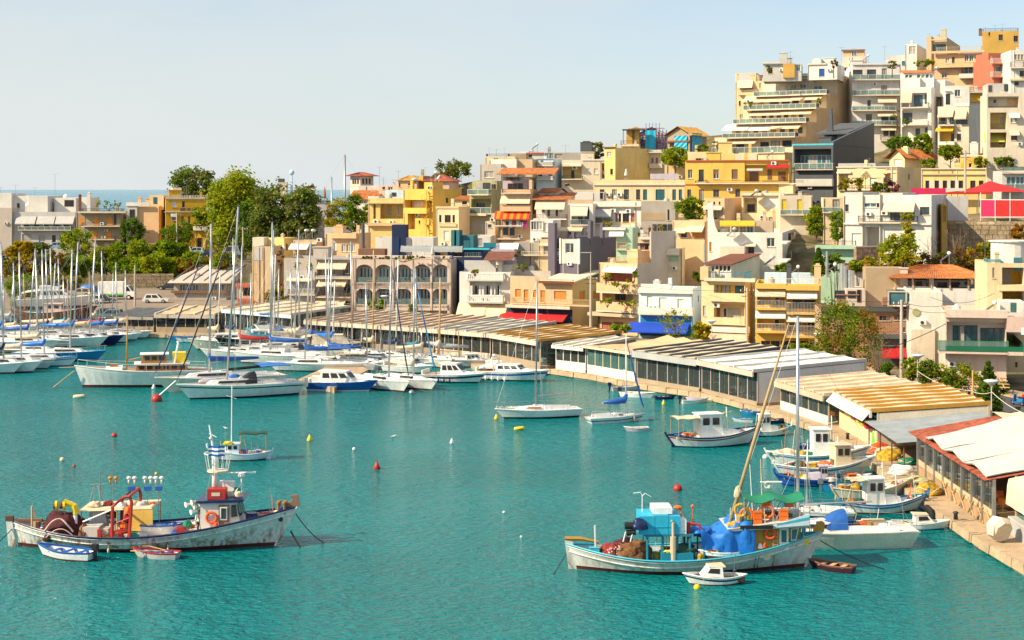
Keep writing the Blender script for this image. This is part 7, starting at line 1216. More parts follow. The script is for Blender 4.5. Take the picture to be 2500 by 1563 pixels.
pos,a=bowat('L',1700,1190,5.5,10,.6);mtb('small white cabin boat behind the jetty box',pos,a,5.5)
pos,a,L=ends('V',(368,690),(1255,655),.7,.25)
r,h,zd=sb('white sloop with grey mast and gulls along its foredeck in mid harbour',pos,a,L,zc('M',590,470)[1],'hullw','hullw','hblack',None,'steel',cabwin='rshut',mast_x=.02,lean=.1)
MID=(r,h,zd,pos,a,L)
pos,a,L=ends('V',(1985,712),(1405,742),.6,.25)
sb('small white sloop with blue boom cover and yellow horseshoe buoy',pos,a,L,zc('M',1415,970)[1],'hullw','tealp','hullw','bluep','wmetal','bluep',mast_x=.16,lean=.05,fend=(.8,))
pos,a,L=ends('V',(1815,838),(2085,830),.1,.1);rw('pale lilac dinghy drifting in front of the small white sloop',pos,a,L,('hullw','lilac','lilac','lilac'),'hullw')
pos,a,L=ends('V',(2040,345),(1660,362),.2,.1);rw('grey inflatable dinghy with turquoise covered outboard by the quay',pos,a,L,('hullg','hullg','hullg','hullg'),'deckw','hnavy')
pos,a,L=ends('V',(2150,445),(1780,420),.2,.1);rw('white open motor boat lying stern out along the quay',pos,a,L,('hullw','hullw','hullw','hullw'),'deckw','hblack')
pos,a,L=ends('V',(2400,455),(2180,462),.2,.1);rw('dark navy inflatable boat along the quay',pos,a,L,('hnavy','hnavy','hnavy','hnavy'),'hnavy')
pos,a,L=ends('P',(480,388),(245,400),.2,.1);rw('white launch under grey cover with outboard beside the glass tavern',pos,a,L,('hullw','hullw','hullw','hullw'),'deckw','hnavy',cover='lilac')
pos,a,L=ends('S',(520,545),(1055,535),.3,.2)
kk('small light blue cabin boat with dark green canopy and tall mast in the bay',pos,a,L,('lblue','lblue','hullw','boot'),(.02,.22,.85),'lblue','dgreen',mast=5.4,extra=((.2,.1,'orangep',.45),))
pos,a,L=ends('P',(885,768),(150,800),.9,.5)
kk('white fishing boat with navy trim, wheelhouse and cream sun canopy',pos,a,L,('hnavy','hullw','redp','hnavy'),(-.18,.06,1.9),'wpaint','canvas',(((.12),'bluep',.35),(.72,'nety',.4)),mast=2.4,extra=((.50,-.3,'redp',.6),(.3,.2,'rope',.5)))
pos,a,L=ends('P',(1165,690),(945,700),.5,.4)
kk('white fishing boat with dark purple bottom near the quay corner',pos,a,L*1.25,('hullw','hullw','hullw','hpurp'),(-.25,-.02,1.5),'wpaint',None,((.75,'nety',.3),),mast=0)
for lab,bw_,st_,bands,inn in (('blue and white rowing boat, farthest of the small boats by the quay steps',(970,476),(795,480),('hblue','hullw','hullw','boot'),'deckw'),('turquoise blue rowing boat, second of the small boats by the quay steps',(990,505),(800,500),('hblue','hblue','hblue','hblue'),'hblue'),
  ('weathered grey rowing boat with yellow crate near the purple bottomed boat',(715,560),(900,572),('hblue','hullg','hullg','hullg'),'hblue'),('navy rowing boat behind the purple bottomed fishing boat',(1195,575),(1010,585),('hnavy','hnavy','hnavy','hnavy'),'shut')):
 pos,a,L=ends('P',bw_,st_,.15,.1);rw(lab,pos,a,L,bands,inn)
pos,a,L=ends('a8',(900,850),(440,850),.5,.4);rw('dark blue open boat with turquoise inside, farthest at the near quay',pos,a,L,('hblue','hnavy','hnavy','hnavy'),'hblue',style='kaiki')
pos,a,L=ends('a8',(1380,1085),(30,1090),.8,.5);kk('white fishing boat with tall white wheelhouse and yellow pole at the near quay',pos,a,L,('hullw','hullw','hblue','boot'),(-.06,.1,2.0),'wpaint',None,((.22,'canvas',.5),(.35,'nety',.3),(.12,'canvas',.4)),3.,group=KG,extra=((.7,0,'wpaint',.6),(.6,.4,'greenp',.4)))
pos,a,L=ends('a8',(1450,1250),(165,1290),.8,.5);kk('white fishing boat with cream wheelhouse, brown hatch and net drum',pos,a,L,('hullw','hullw','hblue','boot'),(.08,.24,1.6),'canvas',None,((.25,'netbrown',.5),(.38,'nety',.35),(.8,'ochrep',.3)),2.2,group=KG,extra=((.62,0,'brown',.8),))
pos,a,L=ends('a8',(250,1420),(900,1420),.5,.4);kk('dark blue fishing boat with heaps of yellow net',pos,a,L*1.15,('bluep','bluep','hnavy','hnavy'),(-.32,-.2,1.0),'lilac',None,((.62,'nety',.42),(.5,'canvas',.4)),0,group=KG)
pos,a,L=ends('a8',(1300,1490),(900,1490),.3,.2);rw('turquoise blue open boat with outboard and teal inside',pos,a,L*1.2,('hblue','hblue','hblue','hblue'),'hblue','steel',group=KG)
pos,a,L=ends('a8',(1585,1400),(1290,1400),.3,.2);rw('bright blue skiff behind the beige canopy',pos,a,L,('hblue','hblue','hblue','boot'),'hblue',group=KG)
pos,a,L=ends('Q',(800,985),(240,1005),.9,.5);kk('white fishing boat with blue rails, boxy white wheelhouse and beige canopy',pos,a,L,('hblue','hullw','hblue','boot'),(-.22,-.02,1.7),'wpaint','canvas',((.2,'netred',.4),(.3,'canvas',.35),(.12,'nety',.35)),2.2,group=KG,extra=((.62,.1,'bluep',.7),(.52,-.2,'orangep',.5)))
pos,a,L=ends('Q',(720,855),(150,890),.5,.4);kk('pale yellow fishing boat with net drum behind the boxy white wheelhouse',pos,a,L,('canvas','hullc','hullc','boot'),None,'wpaint',None,((.3,'nety',.45),(.55,'canvas',.4),(.8,'netred',.3)),1.8,group=KG,extra=((.15,0,'ochrep',.6),(.6,0,'redp',.5)))
pos,a,L=ends('Q',(1050,1140),(640,1135),.4,.2);rw('white cuddy motor boat with teal wave stripe beside the quay tyre',pos,a,L,('hullw','hullw','hullw','tealp'),'deckw',group=KG,cuddy=.7)
pos,a,L=ends('Q',(-640,1290),(735,1270),.9,.4)
r,h,zd=sb('long white sailboat with tall grey mast and blue canvas windshield by the near quay',pos,a,L,zc('N',1690,800)[1],'hullc','hullc','hullw',None,'alu',None,hood='bluep',mast_x=.125,lean=0,fb=1.0,cabwin=GLK,rake=False)
clu(r,-.42*L,-.1*L,.8,zd+.05,10,77);MB().box(-.36*L,-.9,zd,-.24*L,-.5,zd+.35).bd('rolled_mat','canvas',r)
for t in (.3,.45,.6,.75):MB().path([(h.X(t,.9),-h.Y(t,.95)-.02,1.0),(h.X(t,.5),-h.Y(t,.5)-.04,.5),(h.X(t,0),-h.Y(t,0)-.05,-.05)],.02,3).bd('hanging_rope','blk',r)
pos,a,L=ends('U',(1160,490),(1860,500),.9,.3);sb('navy and white sailboat moored inside the long white sailboat',pos,a,L,None,'hullw','hullw','hnavy','bluep',bands=('hullw','hullw','hnavy','hnavy'),mz=.02 and 5.,boom=False)
pos,a,L=ends('U',(1425,1062),(1900,1128),.3,.1);rw('old dark brown rowing boat floating behind the blue tarpaulin boat',pos,a,L,('brown','hpurp','hpurp','hpurp'),'dwood')
pos,a,L=ends('U',(0,1262),(640,1245),.3,.2);rw('little white cabin boat with red bottom and yellow float in front of the fishing boat',pos,a,L,('hullw','hullw','hnavy','boot'),'deckw',cuddy=.75,style='kaiki',fb=1.1)
pos,a,L=ends('R',(490,1305),(1060,1365),.4,.1);rw('white rowing boat with blue inside and black outboard beside the big trawler',pos,a,L,('bluep','hullw','hullw','boot'),'bluep','hblack',fb=1.15)
pos,a,L=ends('px',(330,1358),(432,1364),.2,.1);rw('small pale rowing boat with loose oars beside the big trawler',pos,a,L,('redp','hullg','hullg','hullg'),'bluep',oars=True)
# ---------------------------------------------------------------- the two big fishing boats
RUSTY=mat('rust_stained_white_hull',(.70,.71,.70),.5,var=.15,scale=.9,streak=1.0,fine=.1,stain=(.24,.09,.02))
PALEH=mat('weathered_pale_hull',(.62,.62,.61),.5,var=.14,scale=.8,streak=.55,fine=.06,stain=(.33,.20,.08))
def low_stain(m,z0,z1):
 n,l=m.node_tree.nodes,m.node_tree.links;g=[x for x in n if x.type == 'NEW_GEOMETRY'][0];mi=[x for x in n if x.type == 'MIX'][0];old=mi.inputs[0].links[0].from_socket
 sp=n.new('ShaderNodeSeparateXYZ');l.new(g.outputs['Position'],sp.inputs[0]);mr=n.new('ShaderNodeMapRange');mr.inputs[1].default_value=z0;mr.inputs[2].default_value=z1;mr.inputs[3].default_value=1.;mr.inputs[4].default_value=.25;l.new(sp.outputs[2],mr.inputs[0])
 mu=n.new('ShaderNodeMath');mu.operation='MULTIPLY';mu.use_clamp=True;l.new(old,mu.inputs[0]);l.new(mr.outputs[0],mu.inputs[1]);l.new(mu.outputs[0],mi.inputs[0])
 for x in n:
  if x.type == 'MAPPING':x.inputs['Scale'].default_value=(3.2,3.2,.9)
 for x in n:
  if x.type == 'MAP_RANGE' and abs(x.inputs[1].default_value-.54)<.01:x.inputs[1].default_value=.47;x.inputs[2].default_value=.62
low_stain(RUSTY,.5,1.3);low_stain(PALEH,.4,1.1)
MATS['rusty_hull']=RUSTY;PC['rusty_hull']=None;PC['pale_hull']=None
_P=P
def P(k):
 return RUSTY if k == 'rusty_hull' else PALEH if k == 'pale_hull' else _P(k)
def psn(lb,loc,rz,shirt,trousers,h=1.72,group=None,arm=.15):
 r=tg('person',lb,'person',loc,rz,group);k=h/1.75;n=8
 def ring(c,rx,ry):return [(c[0]+rx*cos(2*pi*i/n),c[1]+ry*sin(2*pi*i/n),c[2]) for i in range(n)]
 S_=lambda L_:[[tuple(Vector(p)*k) for p in q_] for q_ in L_]
 mb=MB()
 for sg in (-1,1):
  mb.rings(S_([ring((sg*.10,-.06,0),.05,.12),ring((sg*.10,-.03,.08),.05,.07),ring((sg*.10,0,.48),.065,.07),ring((sg*.09,0,.88),.09,.10)]),1)
  mb.rings(S_([ring((sg*.19,0,1.40),.055,.06),ring((sg*.25,arm*.2,1.12),.045,.05),ring((sg*.27,-arm,.88),.035,.04),ring((sg*.27,-arm*1.3,.80),.04,.03),ring((sg*.27,-arm*1.4,.74),.03,.02)]),[0,2,2,2])
 mb.rings(S_([ring((0,0,.82),.16,.11),ring((0,0,1.0),.15,.10),ring((0,0,1.25),.185,.12),ring((0,0,1.42),.17,.09),ring((0,0,1.47),.06,.06)]),[1,0,0,0])
 mb.rings(S_([ring((0,0,1.45),.055,.055),ring((0,-.02,1.53),.06,.07),ring((0,-.03,1.60),.078,.098),ring((0,-.01,1.70),.075,.09),ring((0,0,1.75),.03,.04)]),[2,2,3,3])
 mb.bd('body',[shirt,trousers,'skin','dwood'],r,True);return r
def lamps(root,x,y,z0,z1,m='wmetal',box=True):
 mb=MB().tube((x,y,z0),(x,y,z1-.3),.03,5);mb.tube((x-.3,y,z1-.2),(x+.3,y,z1-.2),.02,4);mb.bd('lamp_pole','steel',root)
 for s in (-.17,.17):MB().ball((x+s,y,z1),.15,8,6,0,(1,1,.7)).tube((x+s,y,z1-.35),(x+s,y,z1-.08),.06,6).bd('fishing_lamp',m,root,True)
 if box:MB().box(x-.2,y-.1,z1-.75,x+.2,y+.1,z1-.5).bd('lamp_box','bluep',root)
YT=95.6;kx_=YT/F
T1=tg('fishing_trawler','rust streaked white wooden trawler with red gantry, maroon nets and crow nest mast','fishing boat',(px(378,YT),YT,0),rdn(.4))
h=hull(T1,16.7,4.7,(1.5,.95,2.3),'kaiki',('hnavy','rusty_hull','hullw','boot'),1.25,.35,.42,'decks',(.42,.47),.22,26,rail=.1,wale='rusty_hull')
def tx(u):return (u-378)*kx_
def tz(v,y=0.):return H-(v-V0)*(YT+y)/F
MB().path([(h.X(1,-.2),0,-.2),(h.X(1,1),0,1.),(h.X(1,2.3)+.02,0,2.3)],[.09,.1,.1],6).bd('stem_post','rusty_hull',T1)
MB().prism([(7.55,-.09,2.25),(8.1,-.09,2.3),(8.5,-.09,2.35),(8.45,-.09,2.95),(8.35,-.09,3.0),(7.95,-.09,2.95),(8.15,-.09,2.75),(8.05,-.09,2.6),(7.6,-.09,2.5)],(0,.18,0)).bd('stem_head','shut',T1)
MB().hexa([(-8.55,-.1,-.3),(-8.1,-.1,-.3),(-8.1,.1,-.3),(-8.55,.1,-.3)],[(-8.72,-.1,1.5),(-8.35,-.1,1.5),(-8.35,.1,1.5),(-8.72,.1,1.5)]).bd('rudder','rusty_hull',T1);MB().box(-8.75,-.13,1.5,-8.3,.13,1.78).bd('rudder_head','dwood',T1)
MB().box(-8.2,-.12,1.45,-6.6,.12,1.6).bd('tiller','brown',T1)
MB().tube((tx(84.7),-.5,.7),(tx(84.7),-.5,2.45),.07,6).bd('stern_pole','lwood',T1)
zd=.55
lump((-5.3,-.1,.85),1.4,(1.05,.95,.92),'maroon','net_heap',T1,3,.3)
mb=MB();mb.path([(-6.1+.12*i,-1.5+.05*sin(i),1.15+.75*sin(pi*i/14)) for i in range(15)],.05,5);mb.path([(-6.0+.14*i,-1.45,.8+.5*sin(pi*i/12)) for i in range(13)],.03,4);mb.bd('net_rope','rosy',T1)
lump((-6.5,.1,.8),.6,(1,1,.8),'netred','net_heap',T1,5);lump((-3.95,-.9,.9),.5,(.6,.8,1.2),'netbrown','net_heap',T1,6)
MB().tube((-4.55,-.5,.5),(-4.55,-.5,2.5),.14,6).bd('hauler_post','wpaint',T1);MB().tube((-4.55,-.5,2.45),(-5.2,-.6,2.75),.16,8).tube((-4.5,-.5,2.0),(-4.6,-.5,2.5),.2,8).bd('hauler_arm','yellowp',T1)
for i,(x,r_) in enumerate(((-5.15,.26),(-5.35,.2),(-5.6,.28),(-5.72,.22))):MB().disc((x,-.6,2.5),r_,(1,.1,.1),.13,12).bd('hauler_drum','rustm' if i % 2 else 'yellowp',T1)
MB().box(-3.95,-1.2,.5,-3.0,.2,1.35).bd('winch_box','lgrey',T1);MB().box(-3.9,.2,.5,-2.9,.9,2.05).bd('engine_casing','grey',T1);MB().box(-2.95,-1.0,.5,-2.5,-.2,1.2).bd('fish_box','warmgrey',T1);MB().box(-3.05,-1.35,.6,-2.85,-1.15,1.25).bd('fender_roll','redp',T1)
for y in (-1.2,1.2):
 mb=MB();mb.path([(-2.25,y,.5),(-2.2,y,2.55),(-1.55,y,3.1),(-1.2,y,3.15),(-1.1,y,2.8),(-1.25,y,.5)],.11,6);mb.bd('gantry_leg','redp',T1)
MB().tube((-2.2,-1.2,2.55),(-2.2,1.2,2.55),.08,6).tube((-1.2,-1.2,3.15),(-1.2,1.2,3.15),.08,6).tube((-2.2,-1.2,1.5),(-1.2,-1.2,1.9),.04,5).bd('gantry_beam','redp',T1)
MB().disc((-1.75,-1.0,1.05),.4,(0,0,1),.12,12).tube((-1.75,-1.,.5),(-1.75,-1.,1.),.16,8).bd('capstan','redp',T1);MB().tube((-4.0,-.9,1.6),(-2.2,-.9,2.35),.05,5).bd('derrick','wpaint',T1)
for i,(x,z,m) in enumerate(((-1.6,1.35,'orangep'),(-1.45,1.75,'redp'),(-1.35,2.2,'orangep'))):lump((x,-1.05,z),.28,(.8,.5,1.3),m,'oilskin',T1,i)
lump((-2.6,.2,1.7),.35,(1.,.8,1.),'blk','winch_motor',T1,8)
MB().box(-.9,.4,.5,.9,1.6,1.0).bd('hold_hatch','bluep',T1);MB().box(2.05-.9,-1.2,.8,2.05+.2,-.3,.95).bd('hatch_cover','tarpblue',T1)
MB().tube((1.7,-.9,.95),(1.7,-.1,.95),.32,12).bd('winch_drum','redp',T1);lump((2.05,-.7,1.35),.32,(.8,.7,1.1),'gfab','net_bundle',T1,9)
b4=[(2.85,-1.12,.75),(5.2,-.92,1.1),(5.2,.92,1.1),(2.85,1.12,.75)];t4=[(2.9,-1.12,2.72),(4.95,-1.0,2.78),(4.95,1.0,2.78),(2.9,1.12,2.72)]
w_=MB().hexa(b4,t4).bd('wheelhouse',mat('stained_white_paint',(.72,.71,.69),.5,var=.12,streak=.55,stain=(.45,.25,.05)),T1)
MB().hexa([(2.65,-1.3,2.72),(5.35,-1.2,2.78),(5.35,1.2,2.78),(2.65,1.3,2.72)],[(2.65,-1.3,2.86),(5.45,-1.2,2.94),(5.45,1.2,2.94),(2.65,1.3,2.86)]).bd('wheelhouse_roof','hnavy',w_)
d_=MB().box(3.95,-1.13,1.0,4.55,-1.0,2.6).bd('door','shut',w_);MB().box(4.03,-1.19,1.75,4.45,-1.15,2.5).bd('window','wpaint',d_);MB().box(4.1,-1.21,1.82,4.39,-1.18,2.44).bd('pane',GL,d_)
MB().prism([(4.68,-1.1,1.9),(5.05,-1.085,1.95),(4.95,-1.06,2.62),(4.68,-1.07,2.6)],(0,-.03,0)).bd('window',GLK,w_)
for i in range(3):y=-.9+.62*i;MB().prism([(5.2-.11*1.05/2,y,1.9),(5.2-.11*1.05/2,y+.54,1.9),(5.0,y+.52,2.6),(5.0,y,2.6)],(.03,0,0)).bd('window',GLK,w_)
MB().torus((3.55,-1.22,1.9),.30,.075,(0,1,0),16,6).bd('lifebuoy','orangered',T1,True);lump((3.8,-1.25,1.35),.24,(.7,.4,1.4),'orangered','oilskin',T1,2)
MB().torus((2.95,-1.45,1.0),.30,.02,(0.1,1,.2),14,4).tube((3.0,-1.4,.8),(2.7,-1.3,2.9),.03,4).bd('landing_net','netbrown',T1)
for (x,z) in ((2.15,2.62),(2.5,2.75),(2.62,2.5),(2.95,2.7),(2.45,2.2)):MB().tube((x-.06,-.9,z),(x+.16,-.75,z),.06,8).path([(x-.16,-1.0,z-.02),(x-.02,-.9,z)],[.17,.08],10).bd('searchlight','wpaint',T1)
MB().tube((2.9,-.9,.9),(2.85,-.85,2.7),.05,5).tube((2.2,-.85,2.5),(3.0,-.85,2.6),.03,4).bd('lamp_frame','steel',T1)
MB().box(3.25,-.95,2.9,4.3,-.15,3.5).bd('crate','redp',T1);MB().box(3.5,-.98,3.1,4.0,-.955,3.3).bd('crate_emblem','offwhite',T1);MB().box(3.75,0,2.9,4.65,.6,3.75).bd('raft_canister','wpaint',T1);lump((5.,-.5,3.05),.25,(1.1,1,1),'canvas','bundle',T1,4);lump((4.75,.2,3.2),.25,(1.1,1,.8),'gfab','net_bundle',T1,14)
MB().tube((3.55,0,2.85),(3.5,0,5.4),.2,8,0,.14).bd('mast','wpaint',T1,True);MB().path([(3.45,0,5.4),(3.35,0,6.3),(3.2,0,7.1)],[.1,.07,.05],6).tube((3.2,0,6.6),(3.65,-.1,6.4),.03,4).ball((3.3,-.1,6.35),.1,6,5).bd('topmast','wpaint',T1)
MB().disc((3.7,0,4.42),.62,(0,0,1),.08,14).bd('nest_floor','awn',T1);mb=MB();mb.torus((3.7,0,5.45),.78,.035,(0,0,1),18,5)
for i in range(14):a_=2*pi*i/14;mb.tube((3.7+.6*cos(a_),.6*sin(a_),4.45),(3.7+.78*cos(a_),.78*sin(a_),5.45),.018,4)
mb.bd('nest_cage','wpaint',T1)
mb=MB()
for i in range(5):mb.sheet([[(3.3+.95*j/5,-.84+.05*sin(j*1.6),5.4+.6*(i+q_)/5+.02*sin(j*2)) for j in range(6)] for q_ in (0,1)],i % 2)
mb.bd('striped_flag',['bluep','wpaint'],T1);lump((4.25,.3,5.95),.3,(1.2,.5,.6),'yellowp','life_jacket',T1,3)
for (x,y) in ((3.1,-.7),(3.1,.7)):MB().tube((x,y,2.85),(3.5,0,5.3),.02,4).bd('mast_stay','steel',T1)
MB().tube((5.1,0,2.9),(5.1,0,4.15),.05,6).tube((5.1,0,3.7),(4.6,-.2,2.95),.025,4).ball((5.1,0,4.15),.22,8,6,0,(1,1,.8)).tube((4.25,0,4.28),(5.95,0,4.32),.05,6).bd('radar','wpaint',T1)
MB().tube((5.75,-.35,1.15),(5.75,-.35,1.95),.32,12,0,.36).tube((5.75,-.35,1.95),(5.75,-.35,2.02),.34,12).bd('barrel','hnavy',T1)
mb=MB()
for i in range(5):x=6.05+i*.24;mb.box(x,.55,1.1,x+.2,.62,1.85)
mb.bd('inner_planking','orangered',T1)
for (x,y) in ((7.3,-.25),(7.3,.25),(7.65,-.2),(7.65,.2)):MB().tube((x,y,1.9),(x,y,2.55),.09,8).tube((x,y,2.5),(x,y,2.62),.13,8).bd('bollard','wood',T1)
MB().tube((7.25,0,2.2),(7.7,0,2.2),.12,6).bd('rope_coil','bluep',T1)
MB().disc((7.45,-h.Y(.965,1.7)-.02,1.62),.14,(.3,1,0),.06,10).bd('hawse_hole','blk',T1);MB().path([(8.0,-.1,.9),(8.35,-.3,.35),(8.75,-.5,-.2)],.06,5).bd('anchor_chain','blk',T1)
for x in (-3.5,-2.2,-.4,1.2):fender(T1,x,-h.Y((x+8.35)/16.7,.6)-.1,.12,'canvas' if x>-3 else 'blk',.45)
clu(T1,-4.1,-2.4,1.0,.6,14,5);clu(T1,-1.2,2.4,1.2,.62,10,9);clu(T1,-7.4,-6.3,.5,1.0,6,12);clu(T1,5.9,7.2,.3,1.5,6,13)
rw('blue and white dinghy carried on the deck of the big trawler',Vector((px(404,YT-.2),YT-.2,1.0)),rdn(3),2.9,('bluep','hullw','hullw','hullw'),'bluep',fb=.9)
psn('person in white shirt and dark trousers standing beside the trawler wheelhouse',(px(487,YT-.6),YT-.6,.66),rdn(20),'wpaint','blk',1.6)
LB=bpy.data.objects.new('lamp_canopy',None);C.objects.link(LB);LB.parent=T1;LB.location=(-2.1,1.15,0)
MB().hexa([(-2.3,-1.3,2.05),(2.0,-1.3,2.2),(2.0,1.3,2.2),(-2.3,1.3,2.05)],[(-2.3,-1.25,2.13),(2.0,-1.25,2.28),(2.0,1.25,2.28),(-2.3,1.25,2.13)]).bd('roof','canvas',LB);MB().box(.6,-1.28,.9,2.0,-1.2,2.15).bd('side_cloth','yellow',LB)
for x in (-2.2,-.1,1.95):
 for y in (-1.2,1.2):MB().tube((x,y,.9),(x,y,2.15),.04,5).bd('post','lwood',LB)
for x,m,b_ in ((-.55,'ochrep',False),(.55,'wmetal',True),(1.5,'wmetal',True),(2.15,'wmetal',True)):lamps(LB,x,-.3,2.2,3.85,m,b_)
mb=MB()
for (x,y) in ((-2.0,-.6),(-1.2,-.6),(-1.2,.6),(-2.0,.6)):mb.tube((x,y,2.1),(-1.6+(x+1.6)*.3,y*.3,3.4),.025,4)
mb.tube((-1.4,0,2.1),(-1.4,0,4.2),.035,5);mb.tube((-2.0,0,3.4),(-1.0,0,3.45),.02,4);mb.bd('aerial_frame','steel',LB)
for i,(x,m,s) in enumerate(((-1.6,'canvas',.35),(-.9,'netred',.3),(0.,'foam',.25),(.6,'canvas',.4),(1.2,'grey',.35),(1.7,'orangep',.2))):lump((x,-.4+.3*(i % 2),2.25),s,(1.2,1,.7),m,'gear',LB,i)
Y2=90.1;k2=Y2/F
T2=tg('fishing_boat','pale fishing boat with ochre wheelhouse, cyan foam boxes and bright blue tarpaulin','fishing boat',(px(1695,Y2),Y2,0),rdn(2.2))
h=hull(T2,14.3,4.4,(1.4,.85,1.95),'kaiki',('lteal','pale_hull','hullw','boot'),.95,.45,.3,'lteal',(.36,.40),.2,24,rail=.12,wale='pale_hull')
MB().path([(h.X(1,-.2),0,-.2),(h.X(1,1),0,1.),(h.X(1,1.95),0,1.95)],.08,6).bd('stem_post','pale_hull',T2)
MB().prism([(6.65,-.09,1.9),(7.25,-.09,1.95),(7.28,-.09,2.45),(7.15,-.09,2.52),(6.85,-.09,2.5),(6.82,-.09,2.3),(6.7,-.09,2.2)],(0,.18,0)).bd('stem_head','ochrep',T2)
MB().hexa([(-6.95,-.07,-.3),(-6.5,-.07,-.3),(-6.5,.07,-.3),(-6.95,.07,-.3)],[(-7.2,-.07,1.6),(-6.75,-.07,1.5),(-6.75,.07,1.5),(-7.2,.07,1.6)]).bd('rudder','pale_hull',T2);MB().path([(-7.2,0,1.68),(-6.3,0,1.66),(-5.3,0,1.45)],[.12,.12,.08],6).bd('tiller','ochrep',T2)
MB().tube((-5.5,-.3,.8),(-5.55,-.3,2.45),.06,6).bd('stern_pole','lgrey',T2)
lump((-4.6,-.4,.75),.68,(1,1,1.1),'netred','net_heap',T2,21);lump((-3.5,-.4,.7),1.05,(1.15,.9,.95),'netbrown','net_heap',T2,22,.34);lump((-3.9,.3,.9),.9,(1.1,1.1,.8),'maroon','net_heap',T2,23)
mb=MB();[mb.ball((-4.9+random.random()*.7,-1.0+random.random()*.3,.7+random.random()*.7),.05,5,4) for i in range(40)];o_=mb.bd('net_floats','rosy',T2);o_['kind']='stuff'
for (x,y) in ((-2.75,-1.1),(-1.9,-1.1),(-1.1,-1.1),(-.4,-1.1),(-2.75,1.1),(-.4,1.1)):MB().tube((x,y,.5),(x,y,2.1),.07,6).bd('frame_post','tealp',T2)
MB().box(-2.9,-1.2,1.98,-.3,1.2,2.08).bd('frame_top','tealp',T2)
for i,(x0,x1,z1) in enumerate(((-3.2,-2.35,3.1),(-2.33,-1.6,3.15),(-1.58,-.95,3.1))):MB().box(x0,-1.2,2.1,x1,.1,z1).box(x0+.02,-1.23,2.5,x1-.02,-1.2,2.54).bd('foam_box','cyan',T2)
MB().box(-3.1,.12,2.1,-1.0,1.2,3.05).bd('foam_box','cyan',T2);MB().box(-2.4,-.9,3.16,-1.35,.6,3.5).bd('foam_box','foam',T2);MB().box(-.93,-1.1,2.1,-.6,0,2.85).bd('foam_box','foam',T2)
lump((-3.2,-1.3,2.55),.5,(.9,.7,1.),'hnavy','net_hauler',T2,31);MB().tube((-4.0,-1.2,2.6),(-3.4,-1.2,2.6),.2,10).tube((-3.9,-1.2,2.2),(-3.4,-1.2,2.25),.16,8).bd('hauler_drum','blk',T2)
for x in (-4.1,-3.7):MB().tube((x,-1.3,1.75),(x+.15,-1.3,2.3),.04,5).bd('hauler_rod','wmetal',T2)
MB().path([(-2.9,0,3.1),(-2.9,0,4.0),(-3.0,0,4.2),(-3.4,0,4.15)],.025,5).path([(-2.9,0,4.0),(-2.75,0,4.15),(-2.4,0,3.95)],.022,5).bd('aerial','wmetal',T2)
MB().tube((-1.35,-1.25,.7),(-1.35,-1.25,2.0),.17,10).path([(-1.35,-1.25,2.0),(-1.35,-1.25,2.75),(-1.45,-1.25,2.85)],.08,8).bd('exhaust_pipe','beige',T2)
MB().box(-2.0,-1.35,.45,-.25,-.4,1.1).bd('winch_casing','tealp',T2);lump((-.7,-.8,1.15),.62,(1.3,.8,.6),'dgreen','green_tarpaulin',T2,33);lump((-1.6,-1.1,1.15),.22,(1.5,.8,.5),'awnyg','rope_heap',T2,34);lump((.15,-1.2,.7),.3,(.7,.7,1.2),'nety','rope_heap',T2,35)
MB().tube((-.45,-.9,1.6),(-.45,-.9,2.7),.1,6).path([(-.45,-.9,2.65),(.1,-1.0,2.6),(.85,-1.2,1.1)],[.09,.08,.05],6).bd('crane','redp',T2)
MB().path([(-.75,-.3,2.8),(-.8,-.2,3.3)],.04,5).ball((-.95,-.2,3.38),.2,8,6,0,(1.3,.8,.6)).bd('work_lamp','orangep',T2);MB().tube((-.05,.3,2.2),(-.05,.3,3.3),.03,4).ball((-.05,.3,3.35),.1,6,5).bd('signal_lamp','orangep',T2)
MB().box(-.35,-.5,2.08,.6,.5,2.2).bd('gear_tray','tealp',T2);[MB().tube((x,y,.5),(x,y,2.1),.05,5).bd('frame_post','tealp',T2) for x in (.35,) for y in (-1.2,1.1)]
g=[]
for i in range(21):
 t=i/20;x=.15+3.0*t;top=2.35-.25*sin(pi*min(1,t/.45)) if t<.45 else 2.35+.55*sin(pi*.5*(t-.45)/.4) if t<.85 else 2.9-.25*(t-.85)/.15;row=[]
 for j in range(25):
  s=-1+2*j/24;q_=abs(s);y=1.32*min(1,q_/.7)*(1 if s>0 else -1);z=top-.12*q_ if q_<.7 else top-.08-(q_-.7)/.3*(top-(1.2 if t>.3 else 1.5))
  row.append((x+.1*noise.noise((y*2,z*2,5)),y+.34*abs(noise.noise((x*2.6,z*1.1,8)))*(1 if s>0 else -1)+(-.07 if s<0 else .07)*sin(x*5),z+.3*abs(noise.noise((x*1.7,y*1.5,3)))+.14*abs(noise.noise((x*4,y*3.4,1)))-.12))
 g.append(row)
MB().sheet(g).sheet([[(a_,b_,c-.03) for a_,b_,c in reversed(q_)] for q_ in g]).bd('blue_tarpaulin',mat('blue_tarpaulin_cloth',(.008,.17,.62),.6,var=.2,scale=1.5,bump=.6,bscale=4),T2,True)
lump((.25,-.5,2.15),.55,(1.2,1,.5),'tarpblue','tarpaulin_end',T2,41)
w_=MB().hexa([(2.95,-1.12,.8),(5.55,-.72,1.2),(5.55,.72,1.2),(2.95,1.12,.8)],[(2.95,-1.12,2.35),(5.85,-.9,2.5),(5.85,.9,2.5),(2.95,1.12,2.35)]).bd('wheelhouse','ochrep',T2)
rf=MB().hexa([(1.9,-1.45,2.3),(6.15,-1.4,2.5),(6.15,1.4,2.5),(1.9,1.45,2.3)],[(1.6,-1.5,2.42),(6.1,-1.5,2.95),(6.1,1.5,2.95),(1.6,1.5,2.42)]).bd('wheelhouse_roof','lgrey',w_)
